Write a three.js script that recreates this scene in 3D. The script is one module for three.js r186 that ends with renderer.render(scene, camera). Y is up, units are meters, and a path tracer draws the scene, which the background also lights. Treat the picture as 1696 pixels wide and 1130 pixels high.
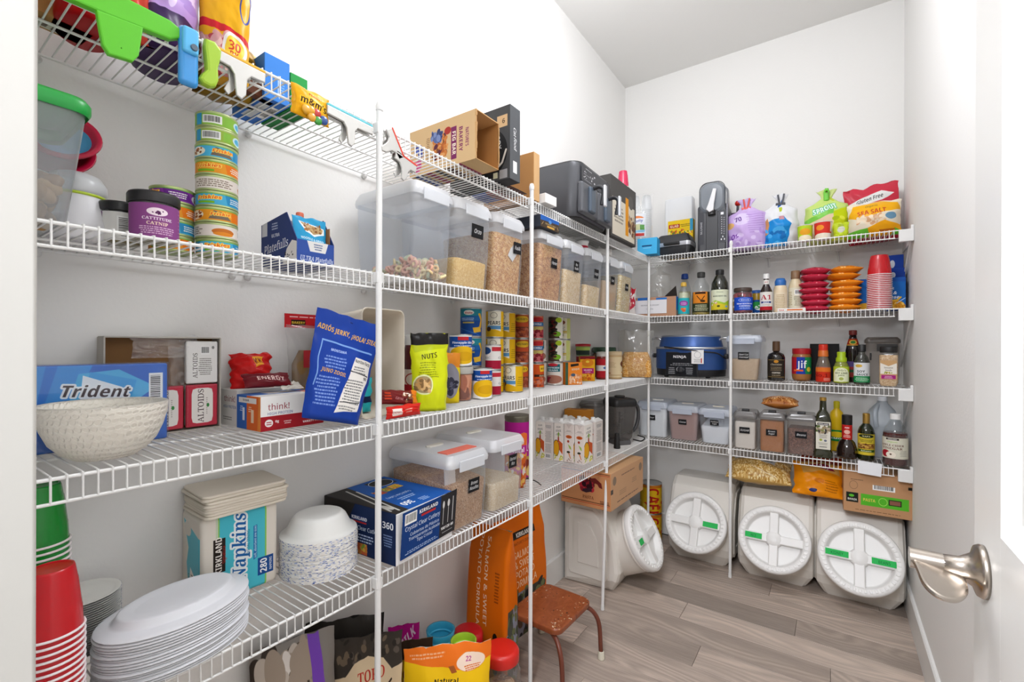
import * as THREE from 'three';
import { RoundedBoxGeometry } from 'three/addons/geometries/RoundedBoxGeometry.js';
import { mergeGeometries } from 'three/addons/utils/BufferGeometryUtils.js';
import { ImprovedNoise } from 'three/addons/math/ImprovedNoise.js';
import { RectAreaLightUniformsLib } from 'three/addons/lights/RectAreaLightUniformsLib.js';

// ---------- camera, lights, exposure ----------
const scene = new THREE.Scene();
scene.background = new THREE.Color(0x000000);
const F = 761.52, EYE = 1.377;
const camera = new THREE.PerspectiveCamera(2 * Math.atan(565 / F) * 180 / Math.PI, 1696 / 1130, 0.01, 30);
camera.position.set(0, EYE, 0);
camera.rotation.order = 'YXZ';
camera.rotation.set(0, 0.6094, 0.0031);
camera.setViewOffset(1696, 1130, -0.94, -7.26, 1696, 1130);
const renderer = new THREE.WebGLRenderer({ antialias: true });
renderer.toneMapping = THREE.LinearToneMapping;
renderer.toneMappingExposure = 1.3;
renderer.shadowMap.enabled = true;
RectAreaLightUniformsLib.init();
const UNSEEN_LAMP = { x: -0.5, z: -1.4, y: 2.98, size: 0.3, power: 2.75 };  // out of view overhead, placed to light the upper walls and ceiling
const UNSEEN_HALL = { x: -0.3, z: 0.75, y: 2.5, size: 1.0, power: 32 };  // out of view behind the camera, lights the shelf fronts through the doorway
function areaLight(L, color) {
  const l = new THREE.RectAreaLight(color, L.power, L.size, L.size);
  l.position.set(L.x, L.y - 0.012, L.z); l.rotation.x = -Math.PI / 2; l.name = 'unseen_lamp_light'; scene.add(l); return l;
}
{ const p = new THREE.PointLight(0xf6f8ff, UNSEEN_LAMP.power); p.position.set(UNSEEN_LAMP.x, UNSEEN_LAMP.y, UNSEEN_LAMP.z); p.shadow.radius = 10; p.castShadow = true; p.name = 'unseen_lamp_light'; scene.add(p); }
areaLight(UNSEEN_HALL, 0xf4f7ff);

// ---------- helpers ----------
let seed = 7; const rnd = () => { seed = (seed + 0x6d2b79f5) | 0; let t = Math.imul(seed ^ (seed >>> 15), 1 | seed); t = (t + Math.imul(t ^ (t >>> 7), 61 | t)) ^ t; return ((t ^ (t >>> 14)) >>> 0) / 4294967296; };
const rr = (a, b) => a + (b - a) * rnd();
const noise = new ImprovedNoise(), PI = Math.PI, V3 = (x, y, z) => new THREE.Vector3(x, y, z);
const used = {};
const numbered = (n) => { const k = used[n] = (used[n] ?? -1) + 1; return k ? n + '_' + String(k).padStart(3, '0') : n; };
const mcache = {};
function mat(color, rough = 0.5, o = {}) {
  const k = color + rough + JSON.stringify(o); if (mcache[k]) return mcache[k];
  const P = o.transmission || o.clearcoat || o.sheen || o.specularIntensity; return mcache[k] = new (P ? THREE.MeshPhysicalMaterial : THREE.MeshStandardMaterial)({ color, roughness: rough, ...o });
}
const glass = (c, t = 0.9, r = 0.06) => mat(c, r, { transmission: t, thickness: 0 });
function put(m) { m.castShadow = m.receiveShadow = true; return m; }
function tag(o, label, category, group) { o.userData.label = label; o.userData.category = category; if (group) o.userData.group = group; return o; }
function thing(name, label, category, x, y, z, turn = 0, group) {
  const o = new THREE.Group(); o.name = numbered(name); scene.add(o); o.position.set(x, y, z); o.rotation.y = turn; return tag(o, label, category, group);
}
function part(parent, name, geo, m) { const o = put(new THREE.Mesh(geo, m)); o.name = name; parent.add(o); return o; }
function one(name, label, category, geo, m, x, y, z, turn = 0, group) { const o = put(new THREE.Mesh(geo, m)); o.name = numbered(name); scene.add(o); o.position.set(x, y, z); o.rotation.y = turn; return tag(o, label, category, group); }
function struct(name, geo, m, parent = scene) { const o = geo ? put(new THREE.Mesh(geo, m)) : new THREE.Group(); o.name = name; if (parent === scene) o.userData.kind = 'structure'; parent.add(o); return o; }
function copy(o, label, x, y, z, turn, group) { const c = o.clone(); c.name = numbered(o.name.replace(/_\d\d\d$/, '')); c.userData = { ...o.userData, label }; if (group) c.userData.group = group; c.position.set(x, y, z); if (turn !== undefined) c.rotation.y = turn; scene.add(c); return c; }
const nth = (k) => ['topmost', 'second', 'third', 'fourth', 'fifth', 'sixth', 'seventh', 'eighth', 'ninth', 'tenth'][k] ?? (k + 1) + (k % 10 === 0 && k > 10 ? 'st' : k % 10 === 1 && k > 11 ? 'nd' : k % 10 === 2 && k > 12 ? 'rd' : 'th');
const face = (x, z) => Math.atan2(-x, -z);
const bx = (w, h, d, x = 0, y = 0, z = 0, r = 0) => { const g = r ? new RoundedBoxGeometry(w, h, d, 2, r) : new THREE.BoxGeometry(w, h, d); g.translate(x, y, z); return g; };
const plain = (g) => { const n = g.index ? g.toNonIndexed() : g; for (const k of Object.keys(n.attributes)) if (!['position', 'normal', 'uv'].includes(k)) n.deleteAttribute(k); n.clearGroups(); return n; };
const merge = (list) => mergeGeometries(list.map(plain));
const cyl = (r0, r1, h, x = 0, y = 0, z = 0, n = 20, open = false) => { const g = new THREE.CylinderGeometry(r1, r0, h, n, 1, open); g.translate(x, y + h / 2, z); return g; };   // base at y
const nums = (s) => s.trim().split(/\s+/).map(Number);
const lathe = (s, n = 28) => { const a = nums(s), p = []; for (let i = 0; i < a.length; i += 2) p.push(new THREE.Vector2(a[i], a[i + 1])); return new THREE.LatheGeometry(p, n); };
const tube = (pts, r, n = 24, k = 8) => new THREE.TubeGeometry(new THREE.CatmullRomCurve3(pts.map((p) => V3(...p))), n, r, k, false);
function rod(a, b, r, n = 6) { const A = V3(...a), B = V3(...b), g = new THREE.CylinderGeometry(r, r, A.distanceTo(B), n); g.applyQuaternion(new THREE.Quaternion().setFromUnitVectors(V3(0, 1, 0), B.clone().sub(A).normalize())); g.translate(...A.add(B).multiplyScalar(0.5).toArray()); return g; }
function rrect(w, d, r, y, n = 4) { const p = []; r = Math.min(r, w / 2 - 1e-4, d / 2 - 1e-4); for (let c = 0; c < 4; c++) for (let i = 0; i <= n; i++) { const a = (c + i / n) * PI / 2 - PI / 2 , cx = [w / 2 - r, w / 2 - r, -w / 2 + r, -w / 2 + r][c], cz = [-d / 2 + r, d / 2 - r, d / 2 - r, -d / 2 + r][c]; p.push([cx + Math.cos(a) * r, y, cz + Math.sin(a) * r]); } return p; }
const ell = (a, b, y, n = 28) => [...Array(n)].map((_, i) => [a * Math.cos(i / n * 2 * PI), y, b * Math.sin(i / n * 2 * PI)]);
// skin over rings (each counter-clockwise seen from below); uv in units of 0.1 m, or 0..1 when fit is set
function loft(rings, { bottom = true, top = true, fit = false } = {}) {
  const n = rings[0].length, pos = [], uv = [], idx = []; let len = 0; const per = [0];
  for (let i = 0; i < n; i++) { const a = rings[0][i], b = rings[0][(i + 1) % n]; len += Math.hypot(a[0] - b[0], a[2] - b[2]); per.push(len); }
  const y0 = rings[0][0][1], y1 = rings[rings.length - 1][0][1];
  rings.forEach((R) => { for (let i = 0; i <= n; i++) { const p = R[i % n]; pos.push(...p); uv.push(fit ? 1 - per[i] / len : -per[i] * 10, fit ? (p[1] - y0) / (y1 - y0 || 1) : p[1] * 10); } });
  for (let k = 0; k + 1 < rings.length; k++) for (let i = 0; i < n; i++) { const a = k * (n + 1) + i, b = a + 1, c = a + n + 1, d = c + 1; idx.push(a, c, b, b, c, d); }
  const cap = (R, up) => { const o = pos.length / 3; let cx = 0, cz = 0, cy = 0; R.forEach((p) => { cx += p[0] / n; cy += p[1] / n; cz += p[2] / n; }); R.forEach((p) => { pos.push(...p); uv.push(p[0] * 10, p[2] * 10); }); pos.push(cx, cy, cz); uv.push(cx * 10, cz * 10); for (let i = 0; i < n; i++) up ? idx.push(o + n, o + (i + 1) % n, o + i) : idx.push(o + n, o + i, o + (i + 1) % n); };
  if (bottom) cap(rings[0], false); if (top) cap(rings[rings.length - 1], true);
  const g = new THREE.BufferGeometry(); g.setAttribute('position', new THREE.Float32BufferAttribute(pos, 3)); g.setAttribute('uv', new THREE.Float32BufferAttribute(uv, 2)); g.setIndex(idx); g.computeVertexNormals(); return g;
}
function extrude(s, depth, bevel = 0.002, o = {}) { const a = Array.isArray(s) ? s : nums(s), sh = new THREE.Shape(); for (let i = 0; i < a.length; i += 2) i ? sh.lineTo(a[i], a[i + 1]) : sh.moveTo(a[0], a[1]); if (o.hole) sh.holes.push(o.hole); const g = new THREE.ExtrudeGeometry(sh, { depth: depth - 2 * bevel, bevelEnabled: bevel > 0, bevelSize: bevel, bevelThickness: bevel, bevelOffset: -bevel, bevelSegments: 2, curveSegments: 12 }); g.translate(0, 0, bevel - depth / 2); return g; }

// ---------- printed labels: rectangles in shared canvases ----------
const S = 2048; let at; const finishes = { paper: 0.7, gloss: 0.28, can: 0.4, card: 0.55 };
function atlas() { const c = document.createElement('canvas'); c.width = c.height = S; const t = new THREE.CanvasTexture(c); t.colorSpace = THREE.SRGBColorSpace; t.magFilter = THREE.LinearFilter; at = { g: c.getContext('2d'), t, x: 4, y: 4, h: 0, m: {} }; }
atlas();
function lab(w, h, bg, ops = []) {
  if (at.x + w + 6 > S) { at.x = 4; at.y += at.h + 6; at.h = 0; }
  if (at.y + h + 6 > S) atlas();
  const g = at.g, x0 = at.x, y0 = at.y; at.x += w + 6; at.h = Math.max(at.h, h);
  g.save(); g.translate(x0, y0); g.beginPath(); g.rect(-2, -2, w + 4, h + 4); g.clip(); g.fillStyle = bg; g.fillRect(-2, -2, w + 4, h + 4);
  const X = (v) => v * w / 100, Y = (v) => v * h / 100;
  for (const [k, ...a] of ops) {
    if (k === 'r') { g.fillStyle = a[4]; g.fillRect(X(a[0]), Y(a[1]), X(a[2]), Y(a[3])); }
    else if (k === 'o') { g.fillStyle = a[4]; g.beginPath(); g.ellipse(X(a[0]), Y(a[1]), X(a[2]), Y(a[3]), 0, 0, 7); g.fill(); }
    else if (k === 'c') { g.strokeStyle = a[4]; g.lineWidth = Y(a[5]); g.beginPath(); g.ellipse(X(a[0]), Y(a[1]), X(a[2]), Y(a[3]), 0, 0, 7); g.stroke(); }
    else if (k === 'p') { const q = nums(a[0]); g.fillStyle = a[1]; g.beginPath(); for (let i = 0; i < q.length; i += 2) g.lineTo(X(q[i]), Y(q[i + 1])); g.closePath(); g.fill(); }
    else if (k === 's') { const q = nums(a[0]); g.strokeStyle = a[1]; g.lineWidth = Y(a[2]); g.lineCap = 'round'; g.beginPath(); for (let i = 0; i < q.length; i += 2) g.lineTo(X(q[i]), Y(q[i + 1])); g.stroke(); }
    else if (k === 't') { const [s, x, y, size, color, st = 'bold', rot = 0, mw, out] = a; g.save(); g.translate(X(x), Y(y)); g.rotate(rot * PI / 180); g.fillStyle = color; const fam = /serif$|mono/.test(st) ? '' : ' sans-serif'; g.font = st.replace(/(serif|monospace)$/, '').trim() + ' ' + Y(size).toFixed(1) + 'px ' + (/serif$/.test(st) ? 'serif' : /mono/.test(st) ? 'monospace' : 'sans-serif'); g.textAlign = 'center'; g.textBaseline = 'middle'; if (out) { g.strokeStyle = out; g.lineWidth = Y(size) * 0.22; g.lineJoin = 'round'; g.strokeText(s, 0, 0, mw ? X(mw) : undefined); } g.fillText(s, 0, 0, mw ? X(mw) : undefined); g.restore(); }
    else if (k === 'b') { g.fillStyle = '#f4f4f2'; g.fillRect(X(a[0]), Y(a[1]), X(a[2]), Y(a[3])); g.fillStyle = '#222'; let x = 0.08; while (x < 0.9) { const s = rr(0.01, 0.04); if (a[4]) g.fillRect(X(a[0] + a[2] * 0.12), Y(a[1] + a[3] * x), X(a[2] * 0.7), Y(a[3] * s)); else g.fillRect(X(a[0] + a[2] * x), Y(a[1] + a[3] * 0.12), X(a[2] * s), Y(a[3] * 0.7)); x += s + rr(0.015, 0.04); } }
    else if (k === 'l') { const [x, y, lw, n, dy, color] = a; g.fillStyle = color; for (let i = 0; i < n; i++) { let q = 0; const end = lw * rr(0.7, 1); while (q < end) { const s = rr(1.2, 5) * lw / 40; g.fillRect(X(x - end / 2 + q), Y(y + i * dy), X(Math.min(s, end - q)), Y(dy * 0.5)); q += s + lw / 50; } } }
    else if (k === 'n') { const [n, cols, size, x, y, bw, bh] = a, cc = cols.split(' '); for (let i = 0; i < n; i++) { g.fillStyle = cc[Math.floor(rnd() * cc.length)]; g.beginPath(); g.ellipse(X(x + rnd() * bw), Y(y + rnd() * bh), Y(size) * rr(0.5, 1), Y(size) * rr(0.3, 0.8), rnd() * 3, 0, 7); g.fill(); } }
  }
  g.restore(); return { at, u: x0 / S, v: 1 - (y0 + h) / S, w: w / S, h: h / S };
}
const ysc = (ops, k) => ops.map(([t, ...a]) => { const m = { r: [1, 3], o: [1, 3], c: [1, 3, 5], t: [2, 3], l: [1, 4], n: [2, 4, 6], b: [1, 3] }[t]; if (m) m.forEach((i) => { a[i] *= k; }); else { a[0] = nums(a[0]).map((v, i) => i % 2 ? v * k : v).join(' '); if (t === 's') a[2] *= k; } return [t, ...a]; });
const smooth = (s, n = 60) => { const a = nums(s), p = []; for (let i = 0; i < a.length; i += 2) p.push(V3(a[i], a[i + 1], 0)); return new THREE.CatmullRomCurve3(p, true).getPoints(n).slice(0, n).flatMap((v) => [v.x, v.y]); };
const pm = (r, fin = 'paper') => typeof r === 'string' ? mat(r, finishes[fin], { specularIntensity: 0.3 }) : r.isMaterial ? r : (r.at.m[fin] ??= new THREE.MeshPhysicalMaterial({ map: r.at.t, roughness: finishes[fin], specularIntensity: 0.3 }));
function uvr(g, r, from = 0, count) { if (!r.at) return g; const a = g.attributes.uv; const ids = new Set(); count ??= (g.index && g.groups.length ? g.index.count : a.count) - from; for (let i = from; i < from + count; i++) { const k = g.groups.length && g.index ? g.index.getX(i) : i; if (ids.has(k)) continue; ids.add(k); a.setXY(k, r.u + THREE.MathUtils.clamp(a.getX(k), 0, 1) * r.w, r.v + THREE.MathUtils.clamp(a.getY(k), 0, 1) * r.h); } return g; }
const SIDES = ['px', 'nx', 'py', 'ny', 'pz', 'nz'];
// a printed carton, base centred at y = 0; faces: px nx py ny pz nz or all
function boxGeo(w, h, d, f, fin = 'card', r = 0.0018) {
  const g = new RoundedBoxGeometry(w, h, d, 1, r), ms = []; g.translate(0, h / 2, 0);
  g.groups.forEach((q, i) => { const R = f[SIDES[i]] ?? f.all; ms.push(pm(R, fin)); q.materialIndex = i; uvr(g, R, q.start, q.count); }); return [g, ms];
}
function wrap(r0, r1, y0, y1, rect, arc = 2 * PI, n = 24) { const g = new THREE.CylinderGeometry(r1, r0, y1 - y0, n, 1, true, -arc / 2, arc); g.translate(0, (y0 + y1) / 2, 0); return uvr(g, rect); }
function plate(w, h, rect) { const g = new THREE.BoxGeometry(w, h, 0.0012); return uvr(g, rect), g; }
// a filled flexible packet; base at y = 0, front towards +z
function bagGeo({ w, h, d, kind = 'pillow', wr = 0.004, s = 1, nu = 16, nv = 20, base = 0.9 }, rect, back) {
  const pos = [], uv = [], idx = [[], []], tp = (v) => kind === 'pillow' ? Math.pow(Math.sin(PI * (0.01 + 0.98 * v)), 0.6) : kind === 'pouch' ? Math.pow(Math.max(0, 1 - Math.pow(v, 1.8)), 0.8) * (0.75 + 0.25 * Math.min(1, v * 8)) : v < 0.72 ? Math.pow(Math.sin(PI * (0.1 + 0.62 * v / 0.72)), 0.6) * (0.72 + 0.28 * (1 - v)) : THREE.MathUtils.lerp(0.5, 0.12, Math.min(1, (v - 0.72) / 0.13));
  const wp = (v) => kind === 'tied' ? (v < 0.72 ? base + (1 - base) * Math.sin(PI * Math.min(1, v / 0.8)) : v < 0.86 ? THREE.MathUtils.lerp(0.72, 0.2, (v - 0.72) / 0.14) : 0.2 + (v - 0.86) * 2) : kind === 'pouch' ? base + (1 - base) * v : 1 - 0.05 * Math.sin(PI * v);
  for (let f = 0; f < 2; f++) for (let j = 0; j <= nv; j++) for (let i = 0; i <= nu; i++) {
    const u = i / nu, v = j / nv, e = Math.pow(Math.sin(PI * u), 0.5), n1 = noise.noise(u * 5 + s * 7.3, v * 6 + s * 3.1, f * 4 + s), n2 = noise.noise(u * 13 + s, v * 9 + s * 2, f * 3 + s * 5);
    const z = (f ? -1 : 1) * (d / 2 * tp(v) * e + 0.0006) + (n1 * wr + n2 * wr * 0.5) * (0.35 + 0.65 * e) * (j === 0 ? 0.2 : 1);
    pos.push((u - 0.5) * w * wp(v) + noise.noise(v * 6, s, 3) * wr, v * h + (j ? noise.noise(u * 4, s * 2, v * 3) * wr * (j === nv ? 2 : 0.6) : 0), z);
    const U = f ? 1 - u : u, R = f ? back : rect; uv.push(R.at ? R.u + U * R.w : U, R.at ? R.v + v * R.h : v);
    if (i < nu && j < nv) { const a = f * (nu + 1) * (nv + 1) + j * (nu + 1) + i, b = a + 1, c = a + nu + 1, q = c + 1; f ? idx[1].push(a, c, b, b, c, q) : idx[0].push(a, b, c, b, q, c); }
  }
  const base0 = idx[0].length + idx[1].length, st = [], N = (nu + 1) * (nv + 1); for (let i = 0; i < nu; i++) { st.push(i, N + i, i + 1, i + 1, N + i, N + i + 1); const t = nv * (nu + 1) + i; st.push(t, t + 1, N + t, t + 1, N + t + 1, N + t); } for (let j = 0; j < nv; j++) { const a = j * (nu + 1), c = a + nu + 1; st.push(a, c, N + a, c, N + c, N + a); const b = a + nu, q = b + nu + 1; st.push(b, N + b, q, q, N + b, N + q); }
  const g = new THREE.BufferGeometry(); g.setAttribute('position', new THREE.Float32BufferAttribute(pos, 3)); g.setAttribute('uv', new THREE.Float32BufferAttribute(uv, 2)); g.setIndex([...idx[0], ...idx[1], ...st]); g.addGroup(0, idx[0].length, 0); g.addGroup(idx[0].length, idx[1].length + st.length, 1); g.computeVertexNormals(); return g;
}
function bag(name, label, category, o, rect, back, x, y, z, turn, fin = 'gloss', lean = 0, group) { const q = one(name, label, category, bagGeo(o, rect, back), [pm(rect, fin), pm(back, fin)], x, y, z, turn, group); q.rotation.order = 'YXZ'; q.rotation.x = lean; return q; }
function carton(name, label, x, y, z, w, h, d, f, turn = 0, o = {}) { const [g, m] = boxGeo(w, h, d, f, o.fin, o.r); return one(name, label, o.cat ?? 'box', g, m, x, y, z, turn, o.group); }
// grainy fillings
function grain(bg, cols, n, len, wid, size = 192) { const c = document.createElement('canvas'); c.width = c.height = size; const g = c.getContext('2d'); g.fillStyle = bg; g.fillRect(0, 0, size, size); g.lineCap = 'round'; const cc = cols.split(' '); for (let i = 0; i < n; i++) { g.strokeStyle = cc[Math.floor(rnd() * cc.length)]; g.lineWidth = wid * rr(0.7, 1.3); const x = rnd() * size, y = rnd() * size, a = rnd() * 7, l = len * rr(0.6, 1.2); for (const dx of [-size, 0, size]) for (const dy of [-size, 0, size]) { g.beginPath(); g.moveTo(x + dx, y + dy); g.lineTo(x + dx + Math.cos(a) * l, y + dy + Math.sin(a) * l); g.stroke(); } } const t = new THREE.CanvasTexture(c); t.colorSpace = THREE.SRGBColorSpace; t.wrapS = t.wrapT = THREE.RepeatWrapping; t.magFilter = THREE.LinearFilter; return new THREE.MeshStandardMaterial({ map: t, bumpMap: t, bumpScale: 0.002, roughness: 0.85 }); }

// ---------- the room ----------
const XL = -1.326, XR = 0.3255, ZB = -3.415, ZF = -0.0766, HC = 3.37;
function paintTex(base, amp, size = 256) { const d = new Uint8Array(size * size * 4); for (let i = 0; i < size * size; i++) { const x = (i % size) / size, y = Math.floor(i / size) / size; const n = noise.noise(x * 40, y * 40, 1.5) * 0.6 + noise.noise(x * 90, y * 90, 4) * 0.4; const v = 128 + n * 110 * amp; d[i * 4] = d[i * 4 + 1] = d[i * 4 + 2] = v; d[i * 4 + 3] = 255; } const t = new THREE.DataTexture(d, size, size); t.wrapS = t.wrapT = THREE.RepeatWrapping; t.magFilter = THREE.LinearFilter; t.needsUpdate = true; return t; }
const orange = paintTex(0, 1);
const wallTex = orange.clone(); wallTex.repeat.set(3, 3); wallTex.needsUpdate = true;
const wallM = new THREE.MeshStandardMaterial({ color: '#f0efec', roughness: 0.8, bumpMap: wallTex, bumpScale: 0.0005 });
const ceilM = new THREE.MeshStandardMaterial({ color: '#efeeeb', roughness: 0.9, bumpMap: wallTex, bumpScale: 0.0005 });
const trimM = mat('#e9e9e6', 0.35), doorM = mat('#e4e3df', 0.32);
function wall(name, w, h, d, x, y, z) { const g = bx(w, h, d, x, y, z); const p = g.attributes.position, n = g.attributes.normal, u = g.attributes.uv; for (let i = 0; i < p.count; i++) u.setXY(i, Math.abs(n.getX(i)) > 0.5 ? p.getZ(i) : p.getX(i), Math.abs(n.getY(i)) > 0.5 ? p.getZ(i) : p.getY(i)); return struct(name, g, wallM); }
const HZ = 2.4;   // the unseen hall, built to hold its lamp, runs to here
wall('wall_left', 0.12, HC, -ZB + 0.2, XL - 0.06, HC / 2, (ZB + 0.2) / 2 - 0.1);
wall('wall_back', XR - XL + 0.24, HC, 0.12, (XL + XR) / 2, HC / 2, ZB - 0.06);
wall('wall_right', 0.12, HC, -ZB + 0.2, XR + 0.06, HC / 2, (ZB + 0.2) / 2 - 0.1);
{ const g = bx(XR - XL + 0.24, 0.1, -ZB + 0.3, (XL + XR) / 2, HC + 0.05, (ZB + 0.1) / 2); struct('ceiling', g, ceilM); }
// front wall with the doorway the camera stands in
const DX0 = -0.52, DX1 = 0.225, DH = 2.62;
struct('wall_front', merge([bx(DX0 - XL, HC, 0.12, (XL + DX0) / 2, HC / 2, ZF + 0.06), bx(XR - DX1, HC, 0.12, (XR + DX1) / 2, HC / 2, ZF + 0.06), bx(DX1 - DX0, HC - DH, 0.12, (DX0 + DX1) / 2, (HC + DH) / 2, ZF + 0.06)]), wallM);
struct('wall_hall_unseen', merge([bx(0.1, 2.7, HZ, -1.4, 1.35, HZ / 2 + 0.1), bx(0.1, 2.7, HZ, 1.2, 1.35, HZ / 2 + 0.1), bx(2.7, 2.7, 0.1, -0.1, 1.35, HZ + 0.1), bx(0.9, 2.7, 0.04, 0.78, 1.35, 0.07), bx(0.9, 2.7, 0.04, -0.95, 1.35, 0.07)]), mat('#a8a39b', 0.85));  // out of view; grey to cut the light bounced onto the jamb
struct('ceiling_hall_unseen', bx(2.7, 0.1, HZ, -0.1, 2.72, HZ / 2 + 0.08), ceilM);
// door jamb left of the camera, strike plate let into it
{ const j = struct('trim_1', bx(0.02, DH, 0.128, DX0 + 0.01, DH / 2, ZF + 0.06, 0.003), mat('#b9b7b1', 0.5));  // white jamb trim, darkened in its colour to offset the hall lamp
  part(j, 'door_stop', bx(0.012, DH, 0.03, DX0 + 0.026, DH / 2, ZF + 0.095, 0.002), trimM);
  const s = part(j, 'strike_plate', bx(0.0024, 0.07, 0.05, DX0 + 0.0208, 1.075, ZF + 0.0318, 0.001), mat('#9a958d', 0.35, { metalness: 0.9 }));
  part(s, 'latch_hole', bx(0.0026, 0.03, 0.018, DX0 + 0.021, 1.075, ZF + 0.034), mat('#2a2826', 0.6)); }
struct('trim_2', bx(0.02, DH, 0.128, DX1 - 0.01, DH / 2, ZF + 0.06, 0.003), trimM);
struct('trim_3', bx(DX1 - DX0, 0.02, 0.128, (DX0 + DX1) / 2, DH - 0.01, ZF + 0.06, 0.003), trimM);
// baseboards
const BH = 0.149;
function base(name, len, x, z, turn) { const g = extrude([0, 0, 0.014, 0, 0.014, BH - 0.006, 0.009, BH, 0, BH], len, 0); g.rotateY(turn); g.translate(x, 0, z); struct(name, g, trimM); }
base('baseboard_left', -ZB, XL, ZB / 2, 0); base('baseboard_right', -ZB, XR, ZB / 2, PI); base('baseboard_back', XR - XL, (XL + XR) / 2, ZB, -PI / 2);
// floor of vinyl planks running along the back wall
{ const floor = struct('floor', bx(2.9, 0.06, 6.2, -0.2, -0.045, -0.55), mat('#4a423c', 0.8));
  function woodTex(tone, k) { const W = 512, H = 128, d = new Uint8Array(W * H * 4); for (let y = 0; y < H; y++) for (let x = 0; x < W; x++) { const u = x / W, v = y / H; const wob = noise.noise(u * 2.2, v * 1.5, k * 9.1) * 1.1; const ring = Math.sin((v * 7 + wob * 5 + k) * 3.1); const f = noise.noise(u * 7, v * 70, k * 3.7), f2 = noise.noise(u * 30, v * 140, k), b = noise.noise(u * 1.7, v * 2.3, k * 5.3); const s = tone * (1 + 0.075 * ring * (0.5 + b) + 0.1 * f + 0.06 * f2 + 0.1 * b); const i = (y * W + x) * 4; d[i] = Math.min(255, 172 * s); d[i + 1] = Math.min(255, 157 * s); d[i + 2] = Math.min(255, 145 * s); d[i + 3] = 255; } const t = new THREE.DataTexture(d, W, H); t.colorSpace = THREE.SRGBColorSpace; t.magFilter = THREE.LinearFilter; t.needsUpdate = true; return new THREE.MeshStandardMaterial({ map: t, bumpMap: t, bumpScale: 0.0006, roughness: 0.42 }); }
  const woods = [...Array(9)].map((_, i) => woodTex([0.93, 1.05, 0.99, 1.1, 0.9, 1.03, 0.96, 1.07, 1.0][i], i + 1));
  const PW = 0.165, PL = 1.12, pg = new RoundedBoxGeometry(PL - 0.0015, 0.016, PW - 0.0015, 1, 0.0016);
  { const u = pg.attributes.uv, p = pg.attributes.position; for (let i = 0; i < u.count; i++) u.setXY(i, p.getX(i) / PL + 0.5, p.getZ(i) / PW + 0.5); }
  let n = 0; for (let r = 0; r < 21; r++) { const z = ZB + 0.03 + PW * (r + 0.5); if (z > 0.02) break; let x = XL - ((r * 0.437 + 0.2) % 1) * PL; while (x < XR) { const x0 = Math.max(x, XL - 0.05), x1 = Math.min(x + PL, XR + 0.05); if (x1 - x0 > 0.02) { const m = part(floor, 'plank', pg, woods[(n * 5 + r * 2) % 9]); n++; m.name = 'plank' + (n > 1 ? '_' + String(n - 1).padStart(3, '0') : ''); m.scale.x = (x1 - x0) / PL; m.position.set((x0 + x1) / 2, -0.008, z); m.rotation.y = 0; } x += PL; } } }
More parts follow.
